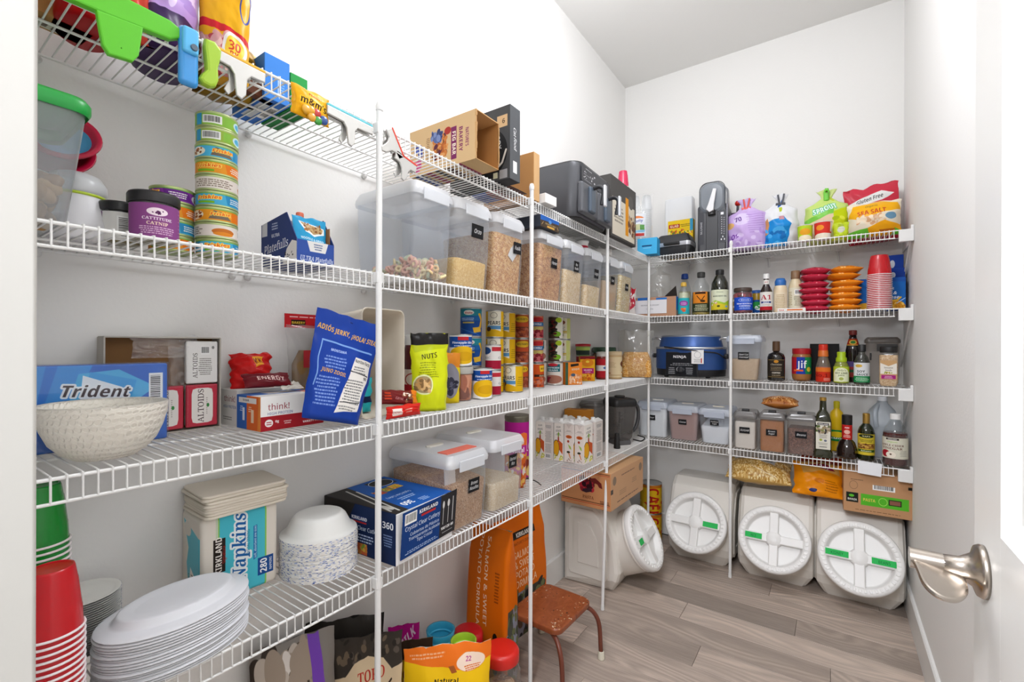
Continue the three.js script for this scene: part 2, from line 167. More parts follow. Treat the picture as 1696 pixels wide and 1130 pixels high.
// panelled door folded back along the right wall
{ const X0 = 0.16, X1 = 0.195, Z0 = -0.888, Z1 = -0.1, T = 2.56, ST = 0.125, xc = (X0 + X1) / 2, d = struct('door_1', null); d.position.set(0, 0, 0);
  for (const z of [Z0 + ST / 2, Z1 - ST / 2]) part(d, 'stile', bx(X1 - X0, T, ST, xc, T / 2 + 0.01, z, 0.0025), doorM);
  const w = Z1 - Z0 - 2 * ST, zc = (Z0 + Z1) / 2; for (const [y0, y1] of [[0.01, 0.25], [0.99, 1.155], [T - 0.115, T + 0.01]]) part(d, 'rail', bx(X1 - X0, y1 - y0, w + 0.002, xc, (y0 + y1) / 2, zc), doorM);
  for (const [y0, y1] of [[0.25, 0.99], [1.155, T - 0.115]]) { part(d, 'panel', bx(0.012, y1 - y0 - 0.03, w - 0.03, xc, (y0 + y1) / 2, zc, 0.002), doorM);
    const m = 0.03, q = X0 + 0.0135; const quad = (a, b, c, e) => { const g = new THREE.BufferGeometry(); g.setAttribute('position', new THREE.Float32BufferAttribute([...a, ...b, ...c, ...a, ...c, ...e], 3)); g.setAttribute('uv', new THREE.Float32BufferAttribute(Array(12).fill(0), 2)); g.computeVertexNormals(); return g; };
    const A = [[Z0 + ST, y0], [Z1 - ST, y0], [Z1 - ST, y1], [Z0 + ST, y1]], B = [[Z0 + ST + m, y0 + m], [Z1 - ST - m, y0 + m], [Z1 - ST - m, y1 - m], [Z0 + ST + m, y1 - m]];
    for (let i = 0; i < 4; i++) { const k = (i + 1) % 4; part(d, 'panel_moulding', quad([X0 + 0.003, A[i][1], A[i][0]], [X0 + 0.003, A[k][1], A[k][0]], [q, B[k][1], B[k][0]], [q, B[i][1], B[i][0]]), doorM); } }
  const nick = mat('#b9b0a6', 0.26, { metalness: 1 }), hz = -0.831, hy = 1.088; const rose = lathe('0 0 .033 0 .0335 .004 .031 .0085 .021 .012 .0135 .024 .0125 .04 0 .04', 32); rose.rotateZ(PI / 2); rose.translate(X0, hy, hz);
  const h = part(d, 'door_handle', rose, nick); h.userData.label = 'brushed nickel rosette and lever handle';
  const lev = merge([(() => { const g = cyl(0.0125, 0.0135, 0.036, 0, 0, 0, 24); g.rotateZ(PI / 2); g.translate(X0 - 0.038, hy, hz); return g; })(), (() => { const g = extrude(smooth('-.014 -.002 .01 -.004 .03 -.004 .036 .02 .033 .055 .02 .08 .004 .086 -.008 .074 -.014 .04'), 0.007, 0.003); g.rotateX(PI / 2 + 0.16); g.rotateZ(-0.2); g.translate(X0 - 0.055, hy - 0.001, hz - 0.006); return g; })()]);
  part(h, 'lever', lev, nick); part(h, 'latch_plate', bx(0.024, 0.056, 0.0025, xc, hy, Z0 - 0.0005), nick);
  for (const y of [0.3, 1.3, 2.3]) part(d, 'hinge', cyl(0.006, 0.006, 0.09, X1 + 0.004, y, Z1 + 0.004, 10), nick); }
// lamps out of view: pantry globe and flush hall lamp, placed for their light
function lamp(name, label, L, r) { const t = thing(name, label, 'lamp', L.x, L.y, L.z); part(t, 'trim_ring', lathe(`${r} 0 ${r + 0.02} .004 ${r + 0.022} .03 ${r + 0.02} .068 0 .068`, 40), trimM); part(t, 'diffuser', lathe(`0 -.006 ${r * 0.7} -.004 ${r} .002`, 40), new THREE.MeshStandardMaterial({ color: '#ffffff', emissive: '#fff6ea', emissiveIntensity: 1.2, roughness: 0.5 })); }
{ const t = thing('unseen_pendant_lamp', 'unseen white globe lamp under the pantry ceiling, placed to light walls and ceiling', 'lamp', UNSEEN_LAMP.x, UNSEEN_LAMP.y, UNSEEN_LAMP.z); part(t, 'globe', new THREE.SphereGeometry(0.1, 32, 20), new THREE.MeshStandardMaterial({ color: '#ffffff', emissive: '#fff6ea', emissiveIntensity: 1.2, roughness: 0.4 })); part(t, 'stem', cyl(0.008, 0.008, HC - UNSEEN_LAMP.y - 0.12, 0, 0.098, 0, 12), trimM); part(t, 'canopy', lathe(`0 ${HC - UNSEEN_LAMP.y - 0.03} .05 ${HC - UNSEEN_LAMP.y - 0.028} .06 ${HC - UNSEEN_LAMP.y} 0 ${HC - UNSEEN_LAMP.y}`, 28), trimM); }
lamp('unseen_hall_lamp', 'unseen wide flush lamp in the hall, lighting the shelf fronts through the doorway', { ...UNSEEN_HALL, y: 2.6 }, 0.45);

// ---------- wire shelves and poles ----------
const SY = [0, 1.9607, 1.5668, 1.1653, 0.7611], Y = SY.map((y) => y + 0.0055), XF = -1.0, ZS = -3.0043, LIP = 0.038, WR = 0.0017, RR = 0.0032;
const wireM = mat('#eeeeec', 0.35), clipM = mat('#e6e6e4', 0.45);
const ordinal = ['', 'top', 'second', 'third', 'lowest'];
function crossGeo(depth) { return merge([rod([0, 0.0042, 0], [-depth, 0.0042, 0], WR, 6), rod([0.0025, 0.005, 0], [0.0034, -LIP, 0], WR, 6)]); }
const SP = 0.0189, D1 = XF - XL - 0.012, D2 = ZS - ZB - 0.012, wl = crossGeo(D1);
for (let s = 1; s <= 4; s++) {
  const t = thing('wire_shelf', `${ordinal[s]} white wire shelf along the left wall`, 'shelf', XF, SY[s], 0);
  const zA = ZF - 0.015, zE = ZS - 0.006;
  part(t, 'front_rail', rod([0, 0, zA], [0, 0, zE], RR, 10), wireM); part(t, 'lip_rail', rod([0.002, -LIP, zA], [0.002, -LIP, zE], RR * 0.9, 10), wireM);
  part(t, 'back_rail', rod([-D1, 0, zA], [-D1, 0, zE], RR * 0.9, 8), wireM); part(t, 'center_rod', rod([-D1 * 0.55, 0, zA], [-D1 * 0.55, 0, zE], RR * 0.9, 8), wireM);
  const rest = []; let z = zA - 0.008, k = 0; for (; z > zE; z -= SP, k++) { if (z > -1.56) { const w = part(t, 'cross_wire' + (k ? '_' + String(k).padStart(3, '0') : ''), wl, wireM); w.position.z = z; } else { const g = wl.clone(); g.translate(0, 0, z); rest.push(g); } }
  part(t, 'far_cross_wires', merge(rest), wireM).userData.kind = 'stuff';
  for (const zc of [-0.15, -0.21, -0.58, -0.62, -1.0, -1.45, -1.9, -2.35, -2.8]) { const c = lathe('0 0 .008 0 .009 .004 .006 .012 0 .013', 12); c.rotateZ(-PI / 2); c.translate(-D1 - 0.011, -0.006, zc); part(t, 'wall_clip', merge([c, bx(0.012, 0.014, 0.01, -D1 - 0.004, 0.001, zc, 0.002)]), clipM); }
}
const wb = crossGeo(D2); wb.rotateY(-PI / 2);
for (let s = 1; s <= 4; s++) {
  const t = thing('wire_shelf', `${ordinal[s]} white wire shelf across the back wall`, 'shelf', 0, SY[s], ZS), x0 = XL + 0.015, x1 = XR - 0.012;
  part(t, 'front_rail', rod([x0, 0, 0], [x1, 0, 0], RR, 10), wireM); part(t, 'lip_rail', rod([x0, -LIP, 0.002], [x1 - 0.06, -LIP, 0.002], RR * 0.9, 10), wireM);
  part(t, 'back_rail', rod([x0, 0, -D2], [x1, 0, -D2], RR * 0.9, 8), wireM); part(t, 'center_rod', rod([x0, 0, -D2 * 0.55], [x1, 0, -D2 * 0.55], RR * 0.9, 8), wireM);
  const list = []; for (let x = x0 + 0.01; x < x1 - 0.05; x += SP) { const g = wb.clone(); g.translate(x, 0, 0); list.push(g); }
  part(t, 'cross_wires', merge(list), wireM).userData.kind = 'stuff';
  const b = part(t, 'end_bracket', merge([bx(0.058, 0.06, 0.022, XR - 0.03, -0.03, 0.004, 0.003), bx(0.012, 0.024, 0.02, XR - 0.007, 0.008, 0.004, 0.003), bx(0.006, 0.05, D2, XR - 0.004, -0.028, -D2 / 2)]), clipM); b.userData.label = 'white plastic end bracket on the right wall';
  part(t, 'brace_arm', rod([XR - 0.012, -0.05, -0.004], [XR - 0.012, -0.3, -D2 - 0.002], 0.005, 8), clipM);
  for (const x of [-0.85, -0.35, 0.02]) part(t, 'wall_clip', merge([bx(0.03, 0.02, 0.014, x, 0, -D2 - 0.004, 0.003), rod([x, -0.004, -D2 - 0.006], [x + 0.006, -0.07, -D2 - 0.006], 0.005, 8)]), clipM);
}
const poleM = mat('#e9e9e7', 0.35);
function pole(label, x, z, top, fx = 0, fz = 0, r = 0.0082) { const t = thing('support_pole', label, 'pole', x, 0, z); const k = SY[4]; part(t, 'pole', merge([rod([fx, 0.02, fz], [0, k, 0], r, 16), rod([0, k, 0], [0, top - 0.02, 0], r, 16)]), poleM); part(t, 'end_cap', lathe(`${r + 0.0012} ${top - 0.025} ${r + 0.0018} ${top - 0.012} ${r * 0.8} ${top - 0.001} 0 ${top}`, 16), clipM); part(t, 'foot', cyl(r + 0.002, r + 0.001, 0.024, fx, 0, fz, 16), clipM); for (let s = 1; s <= 4; s++) part(t, 'shelf_clamp', bx(0.02, 0.03, 0.02, -0.004, SY[s] - 0.012, 0, 0.003), clipM); }
const px0 = XF + 0.0155;
pole('white pole nearest the doorway, in front of the clear cereal bin', px0, -0.793, 2.02); pole('white pole in front of the left shelves, between flour bins and milk cartons', px0, -1.54, 2.02); pole('white pole in front of the left shelves beside the blender jug', px0, -2.287, 2.02, 0, 0.05); pole('white pole where left and back shelves meet', XF + 0.004, ZS + 0.0155, 2.01); pole('white pole in front of the back shelves beside the blue slow cooker', -0.502, ZS + 0.0155, 2.005);

// ---------- builders ----------
const steel = mat('#b9bab8', 0.32, { metalness: 0.9 }), white = mat('#ececea', 0.4), black = mat('#1c1c1d', 0.45), clear = glass('#f3f6f8', 0.93, 0.12), frost = glass('#f1f4f8', 0.9, 0.14), frostLid = glass('#f4f6f9', 0.45, 0.3), crystal = glass('#f6f8f8', 0.96, 0.05), smoke = glass('#c4c2c0', 0.9, 0.06);
// food can: metal body with rims and a paper label
function can(name, label, x, y, z, r, h, rect, turn, o = {}) {
  const t = thing(name, label, o.cat ?? 'can', x, y, z, turn, o.group), m = o.metal ?? steel;
  part(t, 'can_body', lathe(`0 .002 ${r - 0.004} .002 ${r - 0.003} 0 ${r} .001 ${r} .003 ${r - 0.0012} .005 ${r - 0.0012} ${h - 0.005} ${r} ${h - 0.003} ${r} ${h - 0.0005} ${r - 0.003} ${h} ${r - 0.004} ${h - 0.004} 0 ${h - 0.004}`, 32), m);
  part(t, 'paper_label', wrap(r - 0.0006, r - 0.0006, 0.005, h - 0.005, rect, o.arc ?? 2 * PI, 32), pm(rect, 'can')); return t;
}
// lathed bottle or jar; o: prof, m, fill [profile, material], cap [profile, material], labels [[rect, y0, y1, r, arc]]
function bottle(name, label, cat, x, y, z, turn, o) {
  const t = thing(name, label, cat, x, y, z, turn, o.group); part(t, 'body', lathe(o.prof, 28), o.m);
  if (o.fill) part(t, o.fillName ?? 'contents', lathe(o.fill[0], 24), o.fill[1]);
  (o.caps ?? []).forEach(([p, m, nm]) => part(t, nm ?? 'cap', lathe(p, 28), m));
  (o.labels ?? []).forEach(([rc, y0, y1, r, arc]) => part(t, 'label', wrap(Array.isArray(r) ? r[0] : r, Array.isArray(r) ? r[1] : r, y0, y1, rc, arc ?? 2.4), pm(rc, 'paper'))); return t;
}
// airtight food keeper: tapered clear body, lid with a front latch, contents, chalk-style plate
function keeper(name, label, x, y, z, turn, w, h, d, o = {}) {
  const t = thing(name, label, 'container', x, y, z, turn, o.group), k = o.taper ?? 0.88, r = o.r ?? 0.022, lh = o.lh ?? 0.028, b = h - lh;
  part(t, 'body', loft([rrect(w * k - 0.012, d * k - 0.012, r, 0), rrect(w * k, d * k, r, 0.006), rrect(w * (k + 1) / 2, d * (k + 1) / 2, r, b / 2), rrect(w - 0.006, d - 0.006, r, b)], { top: false }), o.m ?? frost);
  const L = part(t, 'lid', loft([rrect(w + 0.004, d + 0.004, r, b - 0.012), rrect(w + 0.006, d + 0.006, r, b - 0.004), rrect(w + 0.004, d + 0.004, r, b + 0.006), rrect(w - 0.012, d - 0.012, r, h - 0.004), rrect(w - 0.02, d - 0.02, r, h)], { bottom: false }), o.lid ?? frostLid);
  const fl = o.lid2 ?? o.lid ?? frostLid; if (o.latch !== 0) part(L, 'latch', bx(w * 0.62, 0.036, 0.006, 0, b - 0.008, d / 2 + 0.0065, 0.0025), fl);
  if (o.port) part(L, 'pour_port', extrude(`-${w * 0.16} -.012 ${w * 0.16} -.012 ${w * 0.19} 0 ${w * 0.16} .012 -${w * 0.16} .012 -${w * 0.19} 0`, 0.006, 0.0015).rotateX(-PI / 2).rotateY(o.portTurn ?? PI / 2).translate(0, h + 0.002, o.portZ ?? 0), o.port);
  if (o.fill) { const f = o.fill * b, q = (v) => k + (1 - k) * v / b, e = 0.01, ring = (v, dz = 0, s = 1) => rrect((w * q(v) - e) * s, (d * q(v) - e) * s, r, v).map(([a, yy, c]) => [a, yy + dz * c / d, c]); part(t, o.fillName ?? 'contents', loft([ring(0.004), ring(0.01), ring(f * 0.5), ring(f - 0.004, o.tilt ?? 0), ring(f + 0.002, o.tilt ?? 0, 0.9)]), o.fillM); }
  if (o.plate) { const p = part(t, 'name_plate', plate(o.pw ?? 0.05, o.ph ?? 0.034, o.plate), pm(o.plate, 'paper')); const py = o.py ?? 0.5 * h; p.position.set(o.px ?? 0, py, d / 2 * (k + (1 - k) * py / b) + 0.001); p.rotation.x = -Math.atan(d * (1 - k) / 2 / b) * -1; }
  return t;
}
const chalk = (s, s2) => lab(100, 66, '#1d1d1f', s2 ? [['t', s, 50, 32, 34, '#eee', 'italic', 0, 86], ['t', s2, 50, 68, 34, '#eee', 'italic', 0, 86]] : [['t', s, 50, 50, 44, '#eee', 'italic', 0, 84]]);
// square-shouldered bottle or jug from stacked rounded rectangles: rows [w, d, r, y]
const stack = (rows, o) => loft(rows.map(([w, d, r, y]) => rrect(w, d, r, y, 5)), o);
const spin = (g, x, y, z, rx, ry, rz) => { g.rotateX(rx); g.rotateY(ry); g.rotateZ(rz); g.translate(x, y, z); return g; };

// ---------- floor: gasket-lid food vaults ----------
const vaultM = mat('#e4dfd6', 0.42), vaultLid = mat('#ecebe8', 0.38), tapeM = mat('#35c463', 0.6);
const TILT = 27 * PI / 180, LIDC = [0, 0.282, 0.415];
function onLid(g) { g.rotateX(PI / 2 - TILT); g.translate(...LIDC); return g; }   // local y points out of the lid
function vault(label, x, z, turn) {
  const t = thing('food_vault', label, 'food bin', x, 0, z, turn, 'white food vaults on the floor');
  const b = extrude('0 .0 .29 0 .33 .07 .345 .12 .325 .3 .25 .455 .19 .5 0 .5 ', 0.385, 0.026); b.rotateY(-PI / 2); { const p = b.attributes.position; for (let i = 0; i < p.count; i++) { const y = p.getY(i), z = p.getZ(i); if (y < 0.072) p.setX(i, p.getX(i) * (1 - 0.2 * Math.min(1, 1 - y / 0.072) * THREE.MathUtils.smoothstep(z, 0.05, 0.3))); } b.computeVertexNormals(); } part(t, 'bin_body', b, vaultM);
  const neck = onLid(lathe('.15 -.27 .168 -.2 .172 -.06 .168 -.035 .176 -.03 .178 -.018 .172 -.014', 48)); part(t, 'neck', neck, vaultM);
  for (const s of [-1, 1]) { const hole = new THREE.Path(), ip = nums('.07 .1 .06 .12 .06 .37 .075 .4 .175 .4 .2 .37 .245 .29 .25 .12 .235 .1'); for (let i = 0; i < ip.length; i += 2) i ? hole.lineTo(ip[i], ip[i + 1]) : hole.moveTo(ip[i], ip[i + 1]); const q = extrude('.05 .06 .035 .08 .035 .42 .055 .445 .19 .445 .225 .41 .275 .3 .28 .085 .262 .06', 0.016, 0.006, { hole }); q.rotateY(-PI / 2); q.translate(s * 0.1925, 0, 0); const q2 = extrude('.095 .13 .225 .13 .218 .28 .17 .36 .095 .36', 0.01, 0.004); q2.rotateY(-PI / 2); q2.translate(s * 0.1925, 0, 0); part(t, 'side_panel', merge([q, q2]), vaultM); }
  const lid = part(t, 'screw_lid', onLid(lathe('.176 -.016 .182 -.006 .182 .012 .176 .021 .166 .023 .15 .023 .142 .016 .136 -.006 .128 -.012 .0 -.012', 56)), vaultLid);
  const bars = []; for (let i = 0; i < 4; i++) { const g = bx(0.046, 0.034, 0.125, 0, 0.001, 0.082, 0.006); g.rotateY(i * PI / 2); bars.push(g); }
  part(lid, 'lid_cross', onLid(merge([...bars, lathe('.046 -.012 .044 .012 .034 .02 .012 .0225 0 .023', 28)])), vaultLid);
  const ribs = []; for (let i = 0; i < 44; i++) { const g = bx(0.011, 0.006, 0.016, 0, 0.0235, 0.158, 0.0018); g.rotateY(i / 44 * 2 * PI); ribs.push(g); } part(lid, 'grip_ribs', onLid(merge(ribs)), vaultLid);
  return t;
}
function tape(t, text, a, len) { const R = text ? lab(220, 54, '#36bd5f', [['t', text, 50, 54, 66, '#14592c', '', -2, 84]]) : '#36bd5f'; const g = bx(len, 0.0016, 0.03); { const u = g.attributes.uv, n = g.attributes.normal, p = g.attributes.position; for (let i = 0; i < u.count; i++) u.setXY(i, p.getX(i) / len + 0.5, -p.getZ(i) / 0.03 + 0.5); } if (R.at) uvr(g, R); g.translate(a, 0.0205, 0); const m = part(t.children.find((c) => c.name === 'screw_lid'), 'tape_label', onLid(g), pm(R)); m.userData.label = 'green tape strip stuck on the lid cross'; }
{ const A = vault('white square food vault with lid turned to the room, under the pasta carton', -1.302, -2.585, PI / 2), B = vault('white square food vault in the back corner beside the yellow cans', -0.7, -3.405, 0), C = vault('white square food vault labelled RICE under the bag of pasta', -0.288, -3.4, 0.03), D = vault('white square food vault labelled KIDNEY BEANS beside the right wall', 0.112, -3.395, 0);
  tape(A, '', -0.085, 0.05); tape(B, '', 0.09, 0.085); tape(C, 'RICE', -0.1, 0.085); tape(D, 'KIDNEY', -0.095, 0.1); tape(D, 'BEANS', 0.1, 0.1); }
// cartons standing on the vaults
const kraft = '#c9a27a', kraft2 = '#b98e66';
{ const fr = lab(420, 250, '#c58a5c', [['r', 2, 4, 96, 1.6, '#4b2118'], ['r', 2, 8, 96, 1.4, '#b5432c'], ['r', 2, 84, 96, 1.8, '#4b2118'], ['r', 2, 88.5, 96, 1.6, '#b5432c'], ['n', 44, '#8d1f2c #5b1420 #b52c3a #33121c', 11, 42, 22, 22, 30], ['p', '58 22 70 18 82 30 84 44 78 42 74 34 62 30', '#6a2320'], ['p', '46 52 54 50 62 46 64 56 52 62 44 60', '#3b2430'], ['t', 'PASTA', 56, 73, 11, '#5b2a1c', 'bold serif'], ['l', 88, 77, 18, 2, 4, '#4b2118']]);
  const sd = lab(420, 220, '#cfa27a', [['o', 10, 24, 5, 12, '#8e7a66'], ['o', 90, 24, 5, 12, '#8e7a66'], ['l', 50, 17, 44, 1, 5, '#5d4a3a'], ['l', 34, 58, 22, 3, 5, '#b08c68'], ['l', 70, 44, 16, 3, 5, '#a98a68'], ['l', 50, 84, 84, 1, 5, '#6b5848']]);
  const [g, m] = boxGeo(0.47, 0.2, 0.3, { pz: sd, nx: fr, px: '#c58a5c', nz: '#c19469', py: '#c79c72', ny: '#b98e66' }, 'card', 0.003);
  const c = one('pasta_carton', 'brown cardboard pasta carton on top of the sideways white food vault', 'box', g, m, -1.1, 0.5035, -2.51, PI / 2 - 0.02);
  part(c, 'top_flap', bx(0.46, 0.002, 0.14, 0, 0.2035, -0.075).rotateX(0.02), mat('#c89d74', 0.7)); part(c, 'tape_tab', bx(0.028, 0.024, 0.001, -0.222, 0.1, 0.1505), mat('#4a4038', 0.6)); }
{ const fr = lab(420, 260, '#c0926a', [['l', 20, 18, 20, 1, 4, '#7d6048'], ['c', 15, 33, 6, 10, '#8d6c50', 1.2], ['b', 43, 24, 32, 15], ['r', 43, 24, 32, 3, '#c0926a'], ['r', 4, 52, 18, 24, '#22241f'], ['t', 'BANZA', 13, 69, 7, '#e8e8e0'], ['o', 12, 60, 4, 3.5, '#5cba34'], ['r', 26, 52, 68, 28, '#57b62e'], ['t', 'PASTA', 38, 66, 10, '#d9c65a'], ['c', 58, 66, 6, 9, '#a4dc60', 1.6], ['r', 66, 58, 18, 14, '#26331c'], ['r', 67.5, 60, 15, 10, '#8a5a4a'], ['r', 93, 22, 6, 7, '#22201c'], ['l', 50, 92, 70, 1, 3, '#7d5c40']]);
  carton('bean_pasta_carton', 'tall brown carton with a green band on the KIDNEY BEANS vault', 0.185, 0.5035, -3.13, 0.285, 0.212, 0.2, { pz: fr, all: '#b98d65' }, 0.03, { r: 0.003 }); }
// stool
{ const t = thing('step_stool', 'small rust brown metal stool with paint chips and white rubber feet', 'stool', -0.995, 0, -1.722, -0.03); const W = 0.122, D = 0.145, H = 0.26;
  const g0 = document.createElement('canvas'); g0.width = g0.height = 256; const c = g0.getContext('2d'); c.fillStyle = '#8f4a28'; c.fillRect(0, 0, 256, 256); for (let i = 0; i < 260; i++) { c.fillStyle = ['#9f5630', '#7e3c1f', '#854423', '#a35c36'][i % 4]; c.globalAlpha = 0.3; c.beginPath(); c.ellipse(rnd() * 256, rnd() * 256, rr(6, 34), rr(2, 9), rnd() * 3, 0, 7); c.fill(); } c.globalAlpha = 1; for (let i = 0; i < 130; i++) { c.fillStyle = ['#d8cbb4', '#c9a87c', '#2c201a', '#b9876a', '#57301c'][Math.floor(rnd() * 5)]; c.beginPath(); const e = rnd() < 0.6; c.ellipse(e ? (rnd() < 0.5 ? rr(0, 30) : rr(200, 256)) : rnd() * 256, rnd() * 256, rr(0.8, 4.5), rr(0.8, 3), rnd() * 3, 0, 7); c.fill(); }
  const tx = new THREE.CanvasTexture(g0); tx.colorSpace = THREE.SRGBColorSpace; tx.magFilter = THREE.LinearFilter; const m = new THREE.MeshStandardMaterial({ map: tx, roughness: 0.32 });
  const ring = (k, y, r = 0.035) => rrect(2 * W * k, 2 * D * k, r, y, 6), top = loft([ring(0.97, H - 0.026), ring(1, H - 0.022), ring(1, H - 0.006), ring(0.985, H - 0.001), ring(0.95, H)]); { const u = top.attributes.uv, p = top.attributes.position; for (let i = 0; i < u.count; i++) u.setXY(i, p.getX(i) / (2 * W) * 0.98 + 0.5, p.getZ(i) / (2 * D) * 0.98 + 0.5); } part(t, 'seat', top, m);
  const lm = mat('#6b3524', 0.4), rub = mat('#d9d3c0', 0.7); for (const sx of [-1, 1]) for (const sz of [-1, 1]) { const leg = part(t, 'leg', tube([[sx * (W - 0.05), H - 0.034, sz * (D - 0.03)], [sx * (W - 0.012), H - 0.04, sz * (D - 0.008)], [sx * (W + 0.02), H - 0.085, sz * (D + 0.012)], [sx * (W + 0.034), 0.02, sz * (D + 0.02)]], 0.0095, 24, 10), lm); part(leg, 'rubber_foot', lathe('0 0 .014 0 .0155 .004 .0128 .034 .0095 .036', 16).translate(sx * (W + 0.0345), 0, sz * (D + 0.02)), rub); } }

// ---------- lowest shelf, left wall ----------
function cups(color, names, x, z, y, n, pitch, r, hc, group) {
  const m = mat(color, 0.22), rim = mat('#f3e9ea', 0.4); let first;
  for (let i = 0; i < n; i++) { const yy = y + i * pitch, L = i === n - 1 ? names[0] : nth(n - 1 - i) + ' from the top, ' + names[1];
    if (!first) { first = thing('plastic_cup', L, 'cup', x, yy, z, 0, group); part(first, 'cup_body', lathe(`${r - 0.0015} .002 ${r * 0.93} ${hc * 0.32} ${r * 0.915} ${hc * 0.34} ${r * 0.8} ${hc * 0.78} ${r * 0.78} ${hc * 0.8} ${r * 0.72} ${hc * 0.965} ${r * 0.69} ${hc} ${r * 0.62} ${hc} ${r * 0.6} ${hc * 0.985} 0 ${hc * 0.985}`, 32), m); part(first, 'rolled_rim', new THREE.TorusGeometry(r, 0.0021, 8, 36).rotateX(PI / 2).translate(0, 0.0025, 0), rim); }
    else copy(first, L, x, yy, z, 0, group); }
}
cups('#0b8a2c', ['topmost upside-down green plastic cup of the stack beside the doorway', 'green plastic cup in the stack beside the doorway'], -1.14, -0.185, Y[4], 26, 0.0104, 0.041, 0.104, 'green cups in the nested stack');
cups('#c5141f', ['topmost upside-down red plastic cup of the front left stack on the lowest shelf', 'red plastic cup in the front left stack on the lowest shelf'], -1.035, -0.183, Y[4], 15, 0.0104, 0.0405, 0.104, 'red cups in the front left stack');
{ // small patterned plates, oval platters, bowls
  const edge = lab(256, 24, '#d9d9da', [['n', 160, '#8e96a8 #b9bcc6 #f4f4f4 #6f7688', 16, 0, 0, 100, 100]]);
  const pl = (label, y, first) => { if (first) return copy(first, label, -1.235, y, -0.262, rnd() * 6, 'round paper plates'); const t = thing('paper_plate', label, 'plate', -1.235, y, -0.262, 0, 'round paper plates'); part(t, 'plate_body', lathe('0 .0 .042 0 .046 .001 .052 .007 .0605 .0085 .0615 .0095 .052 .0085 .045 .003 0 .002', 32), mat('#e6e5de', 0.7)); part(t, 'printed_edge', wrap(0.0535, 0.0622, 0.005, 0.0092, edge, 2 * PI, 32), pm(edge)); return t; };
  const p0 = pl('bottom white round paper plate with grey printed edge, behind the red cups', Y[4]); for (let i = 1; i < 24; i++) pl(i === 23 ? 'topmost white round paper plate of the stack behind the red cups' : nth(23 - i) + ' from the top, white round paper plate with grey printed edge behind the red cups', Y[4] + i * 0.0044, p0);
  const R = (k, y, a = 1) => ell(0.094 * k * a, 0.133 * (1 - (1 - k) * 0.75), y, 48), pg = loft([R(0.985, 0), R(1, 0.001), R(1, 0.0025), R(0.9, 0.0065), R(0.79, 0.008), R(0.74, 0.0105), R(0.68, 0.02), R(0.64, 0.0225), R(0.56, 0.0225), R(0.4, 0.0215)], { bottom: false }); const om = mat('#e3e5ea', 0.45);
  let o0; for (let i = 0; i < 17; i++) { const L = i === 16 ? 'topmost upside-down white oval platter of the stack at the front' : nth(16 - i) + ' from the top, white oval platter in the stack at the front', x = -1.082 + rr(-0.002, 0.002), z = -0.375 + rr(-0.002, 0.002); if (!o0) o0 = one('oval_platter', L, 'platter', pg, om, x, Y[4], z, 0.12, 'white oval platters in the stack'); else copy(o0, L, x, Y[4] + i * 0.0052, z, 0.12 + rr(-0.015, 0.015), 'white oval platters in the stack'); }
  const be = lab(512, 16, '#ebe9e4', [['n', 150, '#2f4a9c #4a68b4 #8fa0cc #ffffff #e9e4dc #ffffff', 22, 0, 0, 100, 100]]), bl = 'white paper bowl with blue flecked rim by the cutlery box'; let b0;
  for (let i = 0; i < 24; i++) { const L = i === 23 ? 'topmost upside-down white paper bowl of the stack by the cutlery box' : nth(23 - i) + ' from the top, ' + bl, y = Y[4] + i * 0.0042; if (!b0) { b0 = thing('paper_bowl', L, 'bowl', -1.16, y, -0.735, 0, 'paper bowls in the stack'); part(b0, 'bowl_body', lathe('.099 .0045 .09 .007 .084 .014 .07 .042 .062 .05 .054 .0535 .05 .0505 0 .0505', 40), mat('#eeeeea', 0.5)); part(b0, 'flecked_rim', wrap(0.1, 0.0992, 0, 0.0047, be, 2 * PI, 40), pm(be)); } else copy(b0, L, -1.16 + rr(-0.0012, 0.0012), y, -0.735 + rr(-0.0012, 0.0012), rnd() * 6, 'paper bowls in the stack'); }
}
